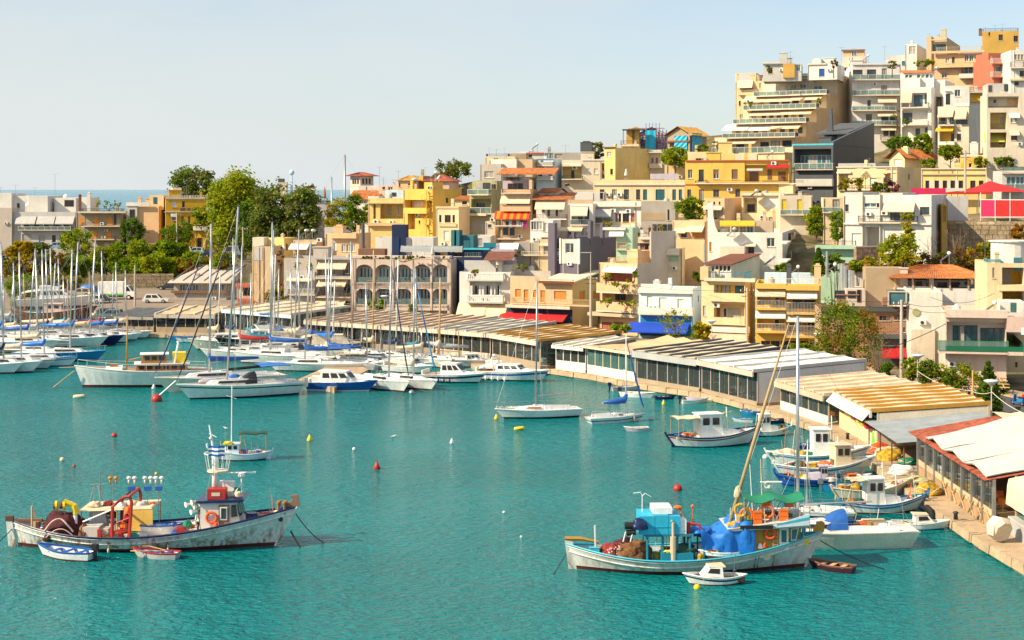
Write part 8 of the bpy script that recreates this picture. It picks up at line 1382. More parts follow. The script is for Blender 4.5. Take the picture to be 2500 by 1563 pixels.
MB().hexa([(4.3,-1.54,2.5),(6.1,-1.54,2.62),(6.1,-1.5,2.62),(4.3,-1.5,2.5)],[(4.1,-1.55,2.62),(6.1,-1.56,3.25),(6.1,-1.5,3.25),(4.1,-1.5,2.62)]).bd('visor','lblue',rf);MB().prism([(4.3,-1.57,2.66),(6.08,-1.57,2.95),(6.08,-1.57,3.08),(4.3,-1.57,2.72)],(0,.02,0)).bd('visor_stripe','lteal',rf)
MB().box(2.3,-1.52,2.43,4.1,-1.48,2.62).bd('roof_window','blk',rf)
d_=MB().box(4.55,-1.03,1.15,5.05,-.85,2.38).bd('door','wpaint',w_);MB().box(4.66,-1.06,1.6,4.94,-1.02,2.25).bd('pane',GLB,d_)
MB().prism([(5.2,-.94,1.65),(5.5,-.9,1.68),(5.64,-.93,2.36),(5.2,-.97,2.32)],(0,-.03,0)).bd('window','wpaint',w_);MB().prism([(5.25,-.97,1.72),(5.46,-.93,1.74),(5.57,-.96,2.3),(5.25,-1.0,2.26)],(0,-.03,0)).bd('pane',GLB,w_)
for i in range(3):y=-.85+.6*i;MB().box(5.68,y,1.7,5.8,y+.5,2.35).bd('window',GLB,w_)
mb=MB();[mb.box(4.18,-1.17,.8+.22*i,4.42,-1.14,.83+.22*i) for i in range(7)];mb.tube((4.17,-1.16,.7),(4.17,-1.16,2.3),.02,4).tube((4.43,-1.16,.7),(4.43,-1.16,2.3),.02,4).bd('ladder','sand',w_)
MB().torus((4.0,-1.24,2.12),.27,.085,(0,1,0),16,6).bd('lifebuoy','orangered',T2,True);MB().torus((2.72,-1.3,1.95),.17,.05,(0,1,0),14,5).bd('lifebuoy','lteal',T2,True)
MB().disc((3.75,-1.35,.95),.26,(0,1,.1),.14,14).bd('float','canvas',T2);lump((3.45,-1.2,1.35),.2,(.7,.4,1.2),'foam','cloth',T2,51);lump((3.7,-1.2,1.4),.18,(.6,.4,1.3),'orangered','cloth',T2,52)
for i in range(26):
 x=random.uniform(1.9,5.8);y=random.uniform(-1.2,1.0);z=2.5+(x-1.9)*.1
 MB().tube((x,y,z),(x+random.uniform(-.4,.6),y+random.uniform(-.3,.3),z+random.uniform(.4,1.0)),.02,4).bd('marker_pole',('lwood','wmetal','steel')[i % 3],T2)
for i,(x,y,z,m) in enumerate(((3.1,-1.2,2.62,'orangep'),(3.1,-1.2,2.95,'orangep'),(4.55,-1.2,2.75,'orangep'),(4.55,-1.2,3.05,'orangep'),(3.7,-.6,3.4,'orangep'),(5.0,-.5,3.4,'orangep'),(2.2,-.8,2.7,'lblue'))):MB().box(x,y,z,x+.45,y+.35,z+.3).box(x-.02,y-.02,z+.3,x+.47,y+.37,z+.34).bd('crate',m,T2)
for i,(x,z,m) in enumerate(((2.45,3.35,'nety'),(3.9,3.25,'orangep'),(2.75,3.1,'orangep'))):MB().torus((x,-.9,z),.33,.075,(.2,1,.1),16,6).bd('lifebuoy',m,T2,True)
for i,(x,y,m,s) in enumerate(((2.1,-1.0,'nety',.35),(2.7,-.2,'canvas',.4),(3.4,.2,'netbrown',.4),(4.2,0,'nety',.3),(5.2,.2,'canvas',.35),(4.9,-1.0,'rosy',.2))):lump((x,y,2.55+(x-1.9)*.1),s,(1.3,1,.6),m,'gear_heap',T2,60+i)
g=[[(2.55+3.4*i/10,-1.1+2.2*j/6,3.95+.2*sin(pi*j/6)-.22*sin(pi*i*.2)**2+.05*noise.noise((i*.7,j*.7,2))) for j in range(7)] for i in range(11)]
MB().sheet(g).sheet([[(a_,b_,c-.03) for a_,b_,c in reversed(q_)] for q_ in g]).bd('green_canopy','gfab',T2,True)
for (x,y) in ((2.6,-1.05),(5.9,-1.05),(2.6,1.05),(5.9,1.05),(4.2,-1.05)):MB().tube((x,y,2.5),(x,y,4.05),.03,5).bd('canopy_pole','alu',T2)
MB().tube((3.3,0,2.5),(3.1,0,5.7),.04,5,0,.02).bd('thin_mast','wmetal',T2);MB().tube((3.85,0,2.5),(3.7,0,6.0),.05,5,0,.025).bd('thin_mast','sand',T2);MB().ball((4.2,.2,4.5),.25,8,6).box(3.7,-.1,4.7,4.9,.1,4.75).bd('radar','wpaint',T2)
b0=Vector(((1782-1695)*k2,-.2,2.6));b1=Vector((px(1939,Y2)-px(1695,Y2),1.2,pz(790,Y2+1.2)));MB().path([b0,b0.lerp(b1,.5),b1],[.11,.10,.04],8).bd('lateen_spar','rope',T2,True);lump(b0.lerp(b1,.13),.22,(1,.6,2.2),'canvas','rope_lashing',T2,71)
for i,(x,m) in enumerate(((6.1,'yellowp'),(6.3,'tealp'),(6.6,'lteal'))):MB().box(x-.15,-.5+.3*i,1.3,x+.2,-.1+.3*i,1.75).bd('fish_box',m,T2)
for (x,y) in ((6.0,-.3),(6.25,.3)):MB().tube((x,y,1.4),(x,y,2.2),.06,6).bd('bitt','lteal',T2)
for x,m in ((1.05,'yellowp'),(1.95,'hnavy')):fender(T2,x,-h.Y((x+7.15)/14.3,.6)-.1,.1,m,.55)
for x in (3.1,3.3,4.2):MB().path([(x,-h.Y((x+7.15)/14.3,.9)-.03,.95),(x-.05,-h.Y((x+7.15)/14.3,.5)-.06,.4),(x+.05,-h.Y((x+7.15)/14.3,.0)-.08,-.05)],.025,4).bd('rope','blk',T2)
clu(T2,-2.2,-.2,1.0,.6,12,25);clu(T2,2.2,2.9,1.0,.6,6,29);clu(T2,-5.6,-5.0,.5,.95,5,31);clu(T2,5.75,6.6,.4,1.35,6,33);clu(T2,2.0,5.6,1.0,2.6,26,41)
rw('white dinghy with red keel carried on the deck under the blue tarpaulin',Vector((px(1755,Y2-.9),Y2-1.0,.86)),rdn(184),2.3,('hullw','hullw','hullw','boot'),'deckw',fb=.85)
# ---------------------------------------------------------------- vegetation
def leafmat(name,col):
 m=bpy.data.materials.new(name);m.use_nodes=True;n,l=m.node_tree.nodes,m.node_tree.links;n.remove(n['Principled BSDF']);o=n['Material Output']
 g=n.new('ShaderNodeNewGeometry');t=n.new('ShaderNodeTexNoise');t.inputs['Scale'].default_value=.9;t.inputs['Detail'].default_value=3;l.new(g.outputs['Position'],t.inputs[0])
 mr=n.new('ShaderNodeMapRange');mr.inputs[1].default_value=.3;mr.inputs[2].default_value=.7;mr.inputs[3].default_value=.55;mr.inputs[4].default_value=1.35;l.new(t.outputs[0],mr.inputs[0])
 v=n.new('ShaderNodeVectorMath');v.operation='SCALE';v.inputs[0].default_value=col;l.new(mr.outputs[0],v.inputs['Scale'])
 d=n.new('ShaderNodeBsdfDiffuse');s=n.new('ShaderNodeBsdfTranslucent');a=n.new('ShaderNodeMixShader');a.inputs[0].default_value=.45
 l.new(v.outputs[0],d.inputs[0]);l.new(v.outputs[0],s.inputs[0]);l.new(d.outputs[0],a.inputs[1]);l.new(s.outputs[0],a.inputs[2]);l.new(a.outputs[0],o.inputs[0]);return m
LF={k:leafmat('leaves_'+k,c) for k,c in dict(lime=(.35,.37,.02),green=(.15,.25,.015),dark=(.12,.20,.03),olive=(.14,.15,.03),yellow=(.42,.32,.012),rust=(.32,.13,.025),tam=(.25,.34,.02),brown=(.16,.10,.05),eu=(.25,.28,.07),mag=(.28,.02,.16),gold=(.42,.27,.01)).items()}
BARK=mat('bark',(.14,.09,.055),.95,var=.3,scale=2.,fine=.2)
def fol(mb,c,R,rng,ncl,nl,ls,nm,low=-1.,spread=.30,skip=.0):
 c=Vector(c);Rm=(R[0]+R[1]+R[2])/3
 for k in range(ncl):
  while True:
   d=Vector((rng.uniform(-1,1),rng.uniform(-1,1),rng.uniform(low,1)))
   if abs(d.x)**2.6+abs(d.y)**2.6+abs(d.z)**2.6 <= 1:break
  if rng.random()<.6:d *= .92/max(abs(d.x),abs(d.y),abs(d.z),.5)*min(1,.75+.4*rng.random());d *= min(1,1.06/d.length)
  q=c+Vector((d.x*R[0],d.y*R[1],d.z*R[2]));rr=min(Rm,1.5*min(R))*spread*rng.uniform(.6,1.25);mi=rng.randrange(nm)
  for i in range(nl):
   p=q+Vector((rng.gauss(0,.5),rng.gauss(0,.5),rng.gauss(0,.42)))*rr;s=ls*rng.uniform(.6,1.4)
   a=Vector((rng.uniform(-1,1),rng.uniform(-1,1),rng.uniform(-.6,.6))).normalized();b=a.cross(Vector((rng.uniform(-1,1),rng.uniform(-1,1),rng.uniform(-1,1)))).normalized()
   mb.poly([p-a*s*.5,p+b*s*.32,p+a*s*.5,p-b*s*.32],mi if rng.random()<.75 else rng.randrange(nm))
def tree(lb,zn,bx,Y,cols,name='tree',cat='tree',zb=None,ncl=46,nl=60,ls=.42,group=None,parts=1,trunk=True,dep=None,bare=False,conifer=False,spread=.30,seed=None):
 (u0,v0),(u1,v1)=zc(zn,bx[0],bx[2]),zc(zn,bx[1],bx[3]);x0,x1,zt,zl=px(u0,Y),px(u1,Y),pz(v0,Y),pz(v1,Y);rng=random.Random(seed or sum(map(ord,lb)))
 cx,rx,rz=(x0+x1)/2,(x1-x0)/2*.92,(zt-zl)/2*.95;cz=(zt+zl)/2;ry=dep or rx*.9;g=grd(cx,Y) if zb is None else zb;g=min(g,zl-.1)
 r=tg(name,lb,cat,(cx,Y,g),0,group);h=cz-g
 mb=MB();mats=[LF[k] for k in cols]
 if conifer:
  for k in range(13):
   t=k/12;R=rx*(1-t)**.8+.15;z=zl-g+(zt-zl)*t
   for i in range(16):a=2*pi*i/16+k*.3;fol(mb,(R*.62*cos(a),R*.62*sin(a),z-.15*R),(R*.38,R*.38,.22),rng,2,16,ls,len(mats),spread=.6)
 elif bare:
  for k in range(22):
   a=rng.uniform(0,2*pi);p=Vector((0,0,0));d=Vector((cos(a)*rng.uniform(.15,.9)*rx/max(.1,zt-g),sin(a)*.5*ry/max(.1,zt-g),1)).normalized();Ln=(zt-g)*rng.uniform(.6,1.);pts=[p]
   for s in range(5):p=p+d*Ln/5+Vector((rng.uniform(-1,1),rng.uniform(-1,1),0))*.08*Ln/5;pts.append(p)
   tb=MB();mb.path(pts,[.06,.05,.035,.025,.015,.008],4)
   for s in (2,3,4):q=pts[s];mb.path([q,q+Vector((rng.uniform(-1,1),rng.uniform(-.6,.6),rng.uniform(.3,1))).normalized()*Ln*.22],[.02,.006],3)
  mb.bd('branches',mat('bare_twigs',(.24,.17,.11),.9,var=.2),r);return r
 else:
  fol(mb,(0,0,h),(rx,ry,rz),rng,ncl,nl,ls,len(mats),spread=spread)
 mb.bd('crown' if name != 'shrub' else 'foliage',mats,r)
 tb=MB()
 if trunk and name != 'shrub':
  tr=max(.12,rx*.07);tb.path([(0,0,-.6),(rng.uniform(-.1,.1)*rx,0,h*.45),(0,0,h)],[tr,tr*.8,tr*.35],8)
  for i in range(6):a=2*pi*i/6+rng.random();z=h*rng.uniform(.5,.9);tb.path([(0,0,z),(rx*.35*cos(a),ry*.35*sin(a),z+rz*.35),(rx*.7*cos(a),ry*.7*sin(a),z+rz*.55)],[tr*.45,tr*.3,tr*.1],5)
  tb.bd('trunk',BARK,r)
 else:
  for i in range(5):a=2*pi*i/5;tb.path([(0,0,-.4),(rx*.3*cos(a),ry*.3*sin(a),h*.6),(rx*.6*cos(a),ry*.6*sin(a),h)],[.06,.045,.02],4)
  tb.bd('stem',BARK,r)
 return r
def shb(lb,zn,bx,Y,cols,**k):k.setdefault('ncl',18);k.setdefault('nl',42);return tree(lb,zn,bx,Y,cols,'shrub','shrub',**k)
tree('dark olive round crowned tree behind the yellow mansion','B',(65,505,205,500),372,('olive','eu','dark'),ncl=70,nl=70,ls=.65)
tree('tall lime green tree lit by the sun beside the yellow mansion','B',(420,885,210,1000),322,('lime','lime','tam'),ncl=190,nl=80,ls=.62)
tree('broad dark eucalyptus with hanging grey green foliage','B',(815,1200,335,960),312,('eu','dark','olive'),ncl=110,nl=75,ls=.58)
tree('dark grey green tree right of the broad eucalyptus','B',(1120,1430,360,900),310,('eu','dark','eu'),ncl=95,nl=75,ls=.58)
tree('deep green tree filling the gap between lime tree and eucalyptus','B',(690,970,470,960),316,('dark','green'),ncl=70,nl=70,ls=.58)
tree('yellow green autumn tree below the mauve house','B',(1480,1770,470,800),296,('yellow','lime','olive'),ncl=50,nl=60)
tree('dark green pointed tree beside the yellow autumn tree','B',(1690,1850,430,780),294,('dark','green'),ncl=40,nl=60)
tree('small green tree behind the columned yellow villa','C',(330,460,590,780),300,('green','lime'),ncl=26)
shb('reddish leaved bush on the terrace beside the closed red parasol','B',(1280,1400,350,480),322,('rust','olive'))
tree('bright green clipped pine in front of the stone apartment house','A',(555,850,675,960),338,('green','tam','lime'),ncl=60,nl=60,ls=.45,zb=4.)
tree('dark shadowed tree beside the blank peach wall','A',(1115,1320,560,810),345,('dark','dark','green'),ncl=45,nl=60)
tree('green garden tree below the bright yellow mansion','A',(1470,1800,615,830),344,('green','dark'),ncl=45,nl=60)
tree('lime tree hanging over the yellow porch','B',(250,440,540,720),338,('lime','tam'),ncl=40,nl=60)
SG='tamarisk shrubs on the slope behind the parking lot'
for i,(a,b,c,d,Y,cl) in enumerate(((600,860,920,1130,322,('tam','green')),(830,1080,850,1090,326,('tam','lime')),(1000,1230,800,1060,330,('green','tam')),(1180,1420,780,1080,328,('tam','tam','lime')),(1060,1330,960,1160,321,('tam','green')),(1300,1560,900,1170,321,('tam','lime')),(1400,1650,800,1000,330,('tam','green')),(1500,1720,940,1160,323,('tam','lime')),(1550,1740,800,960,332,('green','lime')))):
 shb(('leftmost feathery green tamarisk shrub behind the parked pickup','feathery tamarisk shrub under the clipped pine','dark green tamarisk shrub below the dark tree','big bright tamarisk shrub in the middle of the slope','low tamarisk shrub right above the box truck','tamarisk shrub along the stone wall of the parking lot','tamarisk shrub on the upper slope below the mansion','tamarisk shrub beside the grey canopied tavern roof','small tamarisk shrub below the upper road cars')[i],'A',(a,b,c,d),Y,cl,group=SG,ncl=60,nl=80,ls=.48,zb=1.)
for i,(a,b,c,d,Y,cl,lab) in enumerate(((-40,200,850,1110,318,('rust','yellow','tam'),'rust brown shrub at the very edge of the marina slope'),(170,420,920,1110,318,('rust','yellow','olive'),'orange brown shrub behind the crowded masts'),(100,300,795,930,328,('yellow','gold'),'golden yellow shrub below the grey apartment block'),(260,480,830,960,330,('green','olive'),'green shrub in front of the parked cars below the grey block'),(380,620,880,1120,320,('rust','olive','tam'),'dry brown shrub left of the clipped pine'),(440,640,1080,1230,312,('yellow','olive'),'yellow green shrub behind the hauled out boats'),(600,760,1120,1230,312,('tam','gold'),'low yellow green shrub beside the beige parked car'),(1640,1900,940,1100,322,('rust','olive','yellow'),'autumn coloured shrub above the canopied tavern'))):shb(lab,'A',(a,b,c,d),Y,cl,ncl=46,nl=70,ls=.48,zb=1.)
shb('orange and green scrub between the upper road and the fabric roof','K',(360,570,225,365),296,('rust','tam','olive'),ncl=50,nl=70,ls=.42,zb=2)
shb('mixed autumn scrub left of the white sheeted wall','K',(560,770,195,365),292,('tam','rust','green'),ncl=50,nl=70,ls=.42,zb=2)
shb('green scrub on the bank below the navy parked car','K',(330,500,190,300),312,('tam','green'),ncl=40,nl=70,ls=.42,zb=2)
tree('leafy green tree standing among the boats at the marina corner','J',(55,345,335,650),262,('green','tam'),ncl=60,nl=60,ls=.35,zb=1.2)
tree('spreading olive green tree on the skyline behind the grey block','C',(985,1325,205,360),318,('olive','eu','green'),ncl=50,nl=50,ls=.45,zb=18)
tree('slim grey green tree beside the black chimney on the ridge','D',(915,1045,255,410),316,('eu','olive'),ncl=34,nl=50,ls=.42,zb=18)
tree('round green hedge tree spilling over the cream terrace wall','Hh',(50,310,85,240),290,('green','tam','lime'),ncl=50,nl=60,ls=.4,zb=22)
shb('clipped bush on the terrace under the white pergola','Hh',(310,500,55,115),288,('green','lime'),zb=25)
tree('fruit tree in the yard between weathered wall and peach cube','Hh',(185,450,540,750),250,('green','lime','dark'),ncl=50,nl=55,ls=.36)
tree('pale green tree growing beside the blue tarpaulin yard','Hh',(1385,1600,625,890),246,('lime','tam','green'),ncl=50,nl=55,ls=.36)
shb('ivy curtain hanging down beside the white garage house','Hh',(1620,1790,650,960),224,('green','dark','tam'),ncl=40,nl=60,ls=.32)
tree('slim dark cypress below the mint green terrace','Hh',(1440,1570,1020,1230),206,('dark','green'),conifer=True,ls=.3)
shb('dense bushes under the mint green terrace slab','Hh',(1560,1740,1060,1240),207,('green','dark'),ncl=26,nl=55,ls=.32)
shb('green bush between rusty roofed workshop and yellow apartment house','Hh',(1110,1225,1145,1235),216,('green','tam'))
shb('bush in the light well beside the green shutters','Hh',(350,420,1230,1320),222,('green','dark'))
tree('dark green tree in front of the white three storey block','G',(330,600,1275,1500),292,('dark','green'),ncl=45,nl=55)
tree('sunlit green tree beside the cream corner house','G',(600,830,1260,1500),290,('green','lime','dark'),ncl=45,nl=55)
tree('bushy green tree under the amber awning','G',(905,1180,1400,1560),284,('green','lime'),ncl=40,nl=50)
shb('green shrubs on the hilltop roof terrace','G',(580,860,405,480),340,('green','lime'),ncl=24)
ZPOT=pz(zc('E',0,470)[1],331)
tree('potted umbrella tree on the white penthouse terrace','E',(1232,1305,330,400),331,('olive','rust'),ncl=16,nl=40,ls=.3,zb=ZPOT)
tree('potted olive tree on the roof of the white apartment tower','E',(1770,1845,335,420),330,('olive','yellow'),ncl=16,nl=40,ls=.3,zb=ZPOT)
tree('big yellow green tree in front of the open garage','I',(555,905,880,1240),198,('lime','yellow','tam'),ncl=70,nl=65,ls=.34)
tree('thin yellow green sapling reaching up to the beige awning','I',(755,880,660,930),202,('lime','yellow'),ncl=22,nl=45,ls=.3,zb=8)
tree('bare grey branched tree on the slope beside the white house','I',(880,1180,800,1110),204,('brown',),bare=True)
tree('bare spreading tree below the rubble stone wall','I',(1150,1420,790,1110),206,('brown',),bare=True)
shb('magenta bougainvillea on the terrace of the neoclassical house','I',(560,735,370,490),256,('mag','mag','green'),ncl=26,nl=55,ls=.32,zb=17)
shb('green and rust shrubs left of the magenta bougainvillea','I',(480,600,400,480),256,('green','rust'),zb=17)
for i,(a,b,c,d,cl,lab) in enumerate(((170,420,360,480,('olive','yellow'),'row of spiky terrace plants before the neoclassical house'),(950,1070,180,265,('lime','green'),'small tree on the roof beside the cream gable'),(1430,1560,160,265,('green','lime'),'climbing plant on the ochre roof terrace'),(1620,1800,170,265,('olive','green'),'climbing plant under the tile canopy'))):shb(lab,'I',(a,b,c,d),254 if c>300 else 268,cl,zb=17 if c>300 else 24)
for i,(a,b,c,d,cl,lab) in enumerate(((420,560,1080,1230,('lime','yellow'),'yellow shrub below the pale stone garden wall'),(900,1130,1050,1240,('brown','olive'),'dry brown scrub under the bare tree'),(1130,1330,1000,1240,('olive','rust','brown'),'rusty scrub on the slope under the rubble wall'),(1330,1560,960,1240,('olive','yellow','rust'),'tall dry grass scrub beside the cream round tower house'),(1490,1640,950,1060,('green','lime'),'green fig bush under the rubble wall'),(1780,1900,780,930,('gold','rust'),'golden shrub at the right end of the rubble wall'),(270,410,1120,1220,('green','lime'),'green weeds below the mint terrace'))):shb(lab,'I',(a,b,c,d),200 if c>940 else 212,cl,ncl=26,nl=60,ls=.3)
tree('broad plane tree turning orange in front of the brick restaurant','O',(130,690,480,1040),172,('green','olive','green','tam','green','rust'),ncl=110,nl=75,ls=.26,zb=1.)
tree('leafless bush in front of the plane tree','O',(470,860,730,1030),168,('brown',),bare=True,zb=1.)
for i,(a,b,c,d,cl,lab) in enumerate(((690,790,980,1090,('green','dark'),'low dark hedge beside the utility pole'),(870,1030,930,1110,('green','lime'),'hedge bush under the white mushroom lamp'),(1010,1160,960,1200,('olive','green'),'loose hedge bush left of the tall laurel'),(1100,1300,985,1290,('lime','green','tam'),'tall sunny laurel hedge in front of the pink building'),(1280,1500,990,1290,('lime','green'),'second tall laurel hedge beside the conifer'),(1630,1760,1150,1270,('olive','green'),'grey green bush beside the shop pillar'),(1380,1480,1270,1380,('yellow','green'),'small yellow bush beside the wooden post'))):shb(lab,'O',(a,b,c,d),158 if a>1000 else 164,cl,ncl=34,nl=70,ls=.22,zb=1.)
tree('layered dark green conifer beside the street lamp','O',(1420,1760,990,1470),142,('dark','green','dark'),conifer=True,ls=.26,zb=1.)
tree('golden leaved tree behind the cream flat tavern','K',(1020,1230,500,665),246,('gold','yellow','olive'),ncl=40,nl=55,ls=.32,zb=1.5)
shb('green bush before the arcade under the lamp','L',(555,725,570,670),240,('green','tam','lime'),zb=2)
shb('small bush beside the arcade air conditioner','L',(945,1015,610,690),238,('lime','green'),zb=2)
tree('thin young tree beside the bright blue awning','N',(400,700,745,1000),206,('tam','lime','green'),ncl=26,nl=26,ls=.26,zb=1.5)
shb('yellow green bush beside the blue house','N',(700,885,850,1040),204,('yellow','tam'),zb=1.2,ncl=24)
shb('grey green bush in front of the beige planted house','M',(1270,1475,885,985),214,('tam','green'),zb=1.5,ncl=24)
shb('green shrub before the dark shop windows of the yellow apartment house','N',(1560,1890,1060,1170),190,('green','tam'),zb=1.2,ncl=30)
BG='balcony and terrace plants'
for i,(zn,a,b,c,d,Y,cl,lab) in enumerate((('M',1190,1300,410,480,224.5,('green','lime'),'leafy plants in the corner of the top beige balcony'),('M',1290,1530,475,530,224,('lime','green'),'trailing plants along the upper beige balcony'),('M',1175,1340,640,690,224.5,('green','yellow'),'plants on the left of the lower beige balcony'),('M',1340,1525,650,710,224,('green','tam'),'thick plants on the right of the lower beige balcony'),('M',1490,1530,390,440,224.5,('green',),'hanging fern beside the rose shutters'),
  ('a4',940,1130,380,460,257.5,('lime','yellow'),'plants on the balcony with red shutters'),('a4',1450,1570,470,600,246,('green','olive'),'potted shrubs on the dark glazed garden terrace'),('a4',1570,1770,830,970,238,('green','lime'),'plants under the blue rimmed roof frame'),('a4',1820,1890,430,560,247,('lime','yellow'),'yellow plant at the garden room door'),
  ('C',1310,1400,1210,1235,240,('green','lime'),'small plants on the white balustrade terrace'),('C',1715,1780,1030,1080,246,('green',),'palm like plant in a white pot by the lilac wall'),('C',1720,1880,1150,1200,240,('green','lime'),'row of garden plants behind the sandstone house'),('a2',540,620,760,850,249,('green','tam'),'creeper over the grey apartment terrace'),('a2',660,770,750,870,249,('tam','lime'),'palm plant on the grey apartment terrace'),
  ('a2',300,410,600,860,263,('olive','brown'),'dry creeper on the yellow house corner'),('C',260,1140,1080,1105,243.6,('green','olive'),'long planter of low green plants along the arcade roof'),('A',860,1150,415,490,345,('green','lime'),'roof garden shrubs on the brown stone house'),('E',150,240,1080,1140,316,('green','tam'),'shrub at the end of the lowest glass terrace'),('E',440,555,705,750,325,('green','dark'),'plants at the end of the upper glass terrace'),('E',1100,1190,680,720,326,('dark','green'),'dark plants at the brown side of the terraces'),
  ('E',1820,1880,680,1000,332,('green','lime','dark'),'tall creeper climbing the white apartment tower'),('E',640,695,375,435,334,('olive','green'),'bush beside the grey penthouse'),('Hh',525,640,820,895,231,('lime','green'),'plants behind the curved white gable'),('Hh',490,575,710,745,250,('green',),'bush under the brown window of the peach cube'),('G',480,600,1070,1140,303,('dark','green'),'dark potted plants on the white block balcony'),
  ('a8',1030,1500,370,640,131.5,('yellow','lime'),'yellow flower boxes along the tavern rail'),('L',1505,1600,300,330,240,('green','lime'),'plants at the edge of the white balustrade'),('I',1700,1890,405,420,243,('lime',),'thin green strip of plants behind the glass balcony'),('a7',720,1240,770,840,158,('lime','green'),'low bright plants behind the green glass balcony'))):
 u0,v0=zc(zn,a,c);u1,v1=zc(zn,b,d);wd=px(u1,Y)-px(u0,Y)
 if i in (25,28):continue
 shb(lab,zn,(a,b,c,d),Y,cl,group=BG,zb=pz(v1,Y)-.1,ncl=max(6,int(wd*3)),nl=26,ls=.22 if Y<200 else .28,dep=.45,spread=.5)
mb=MB();rg_=random.Random(3);r=tg('flower_box','row of yellow and pink flower boxes on the tavern rail','flower box',(28.25,139.0,2.0),-pi/2)
for i in range(7):
 x=.6+i*1.55;MB().hexa([(x-.5,-.15,0),(x+.5,-.15,0),(x+.5,.15,0),(x-.5,.15,0)],[(x-.55,-.18,.22),(x+.55,-.18,.22),(x+.55,.18,.22),(x-.55,.18,.22)]).bd('trough','yellowp' if i % 3 else 'pink',r)
 f_=MB();fol(f_,(x,0,.4),(.6,.2,.3),rg_,6,22,.16,3,spread=.5);f_.bd('flowers',[LF['gold'],LF['lime'],LF['green']],r)
# ---------------------------------------------------------------- vehicles
def car(lb,pos,rz,col,L=4.2,van=False,group='cars parked on the lot'):
 r=tg('parked_car',lb,'car',pos,rz,group);w=.86;hb=.78;hr=1.46 if not van else 1.9;pm=mat('car_paint_'+str(col),col,.25,.0,var=.05,spec=.7)
 prof=[(-L/2,.28),(-L/2-.03,.62),(-L/2+.12,hb+.04),(L/2-.75,hb),(L/2-.1,.66),(L/2+.02,.5),(L/2,.28)]
 MB().prism([(x,-w,z) for x,z in prof],(0,2*w,0)).bd('body',pm,r)
 a,b=-L/2+.18,L*.22;tp=[(a+.3,hr-.02),(b-.65,hr)]
 c_=MB().hexa([(a,-w+.03,hb),(b,-w+.03,hb),(b,w-.03,hb),(a,w-.03,hb)],[(a+.35,-w+.18,hr),(b-.75,-w+.18,hr),(b-.75,w-.18,hr),(a+.35,w-.18,hr)]).bd('cabin',pm,r)
 for sg in (-1,1):
  for (p,q) in ((.10,.46),(.52,.90)):
   e=lambda t,s:Vector((a+(b-a)*t,sg*(w-.03),hb)).lerp(Vector((a+.35+(b-.75-a-.35)*t,sg*(w-.18),hr)),s);MB().prism([e(p,.12),e(q,.12),e(q,.86),e(p,.86)],(0,sg*.015,0)).bd('side_window',GLK,c_)
 for (xa,xb) in ((a,a+.35),(b,b-.75)):
  e=lambda y,s:Vector((xa,y*(w-.1),hb)).lerp(Vector((xb,y*(w-.22),hr)),s);MB().prism([e(-1,.1),e(1,.1),e(1,.9),e(-1,.9)],(.015 if xa == b else -.015,0,.01)).bd('windscreen',GLK,c_)
 for x in (-L*.31,L*.31):
  for y in (-w+.06,w-.06):
   o=MB().disc((x,y,.31),.31,(0,1,0),.2,14).bd('wheel','tyre',r);MB().disc((x,y+(.06 if y>0 else -.06),.31),.19,(0,1,0),.12,10).bd('rim','alu',o)
 for y in (-.6,.6):MB().box(L/2-.12,y-.16,.55,L/2+.01,y+.16,.68).bd('headlight','wmetal',r);MB().box(-L/2-.04,y-.16,.6,-L/2+.08,y+.16,.76).bd('tail_light','redp',r)
 return r
for lab,u,v,hd,col,L in (('beige sedan parked behind the blue pickup tarpaulin',735,542,180,(.42,.36,.25),4.5),('silver white estate car in the middle of the parking lot',838,608,175,(.62,.64,.66),4.3),('dark grey car beside the silver estate car',958,600,5,(.05,.055,.06),4.3),('black car at the back of the lot beside the canopied tavern',1562,482,170,(.02,.025,.03),4.4),('white hatchback parked by the low tavern roof',1442,602,0,(.7,.7,.7),4.4),('dark teal car at the front of the parking lot',945,740,175,(.03,.06,.07),4.4),('blue grey car in the front row of the parking lot',1012,752,178,(.14,.22,.26),4.4),('dark car beside the hauled out brown boat',720,640,178,(.03,.03,.035),4.2)):
 p=gnd(*zc('J',u,v),1.63);car(lab,p,rdn(hd),col,L)
for lab,u,v,hd,col in (('pale green car on the upper road',1690,150,175,(.45,.52,.40)),('light blue car on the upper road beside the pale green car',1795,155,178,(.32,.45,.52)),('navy car parked lowest on the upper road',1862,180,176,(.02,.03,.08))):
 uu,vv=zc('J',u,v);p=at(uu,vv,338);car(lab,p,rdn(hd),col,4.3,group='cars parked on the upper road')
uu,vv=zc('K',720,225);car('grey van like car beside the white sheeted wall',at(uu,vv,300),rdn(178),(.25,.27,.28),4.6,True,'cars parked on the upper road')
for lab,u in (('dark blue car parked below the grey apartment block',325),('light blue car parked right of the dark blue one below the grey block',510)):uu,vv=zc('A',u,862);car(lab,at(uu,vv,346),rdn(176),(.03,.09,.16) if u<400 else (.22,.35,.48),4.3,group='cars parked on the headland street')
st_=stc(MB().hexa([at(*zc('J',1600,165),334),at(*zc('J',1920,195),334),at(*zc('J',1920,150),345),at(*zc('J',1600,130),345)],[at(*zc('J',1600,152),334),at(*zc('J',1920,182),334),at(*zc('J',1920,148),345),at(*zc('J',1600,128),345)]).bd('upper_road',ASP))
p=gnd(*zc('J',1085,570),1.63);r=tg('box_truck','white box truck with pale green side stripe in the parking lot','truck',p,0)
MB().box(-3.2,-1.1,.75,1.2,1.1,3.1).bd('cargo_box','wpaint',r);MB().box(-3.2,-1.115,.78,1.2,-1.1,1.05).bd('side_stripe','plasticg',r);MB().box(-3.1,-.9,.45,2.8,.9,.75).bd('chassis','blk',r)
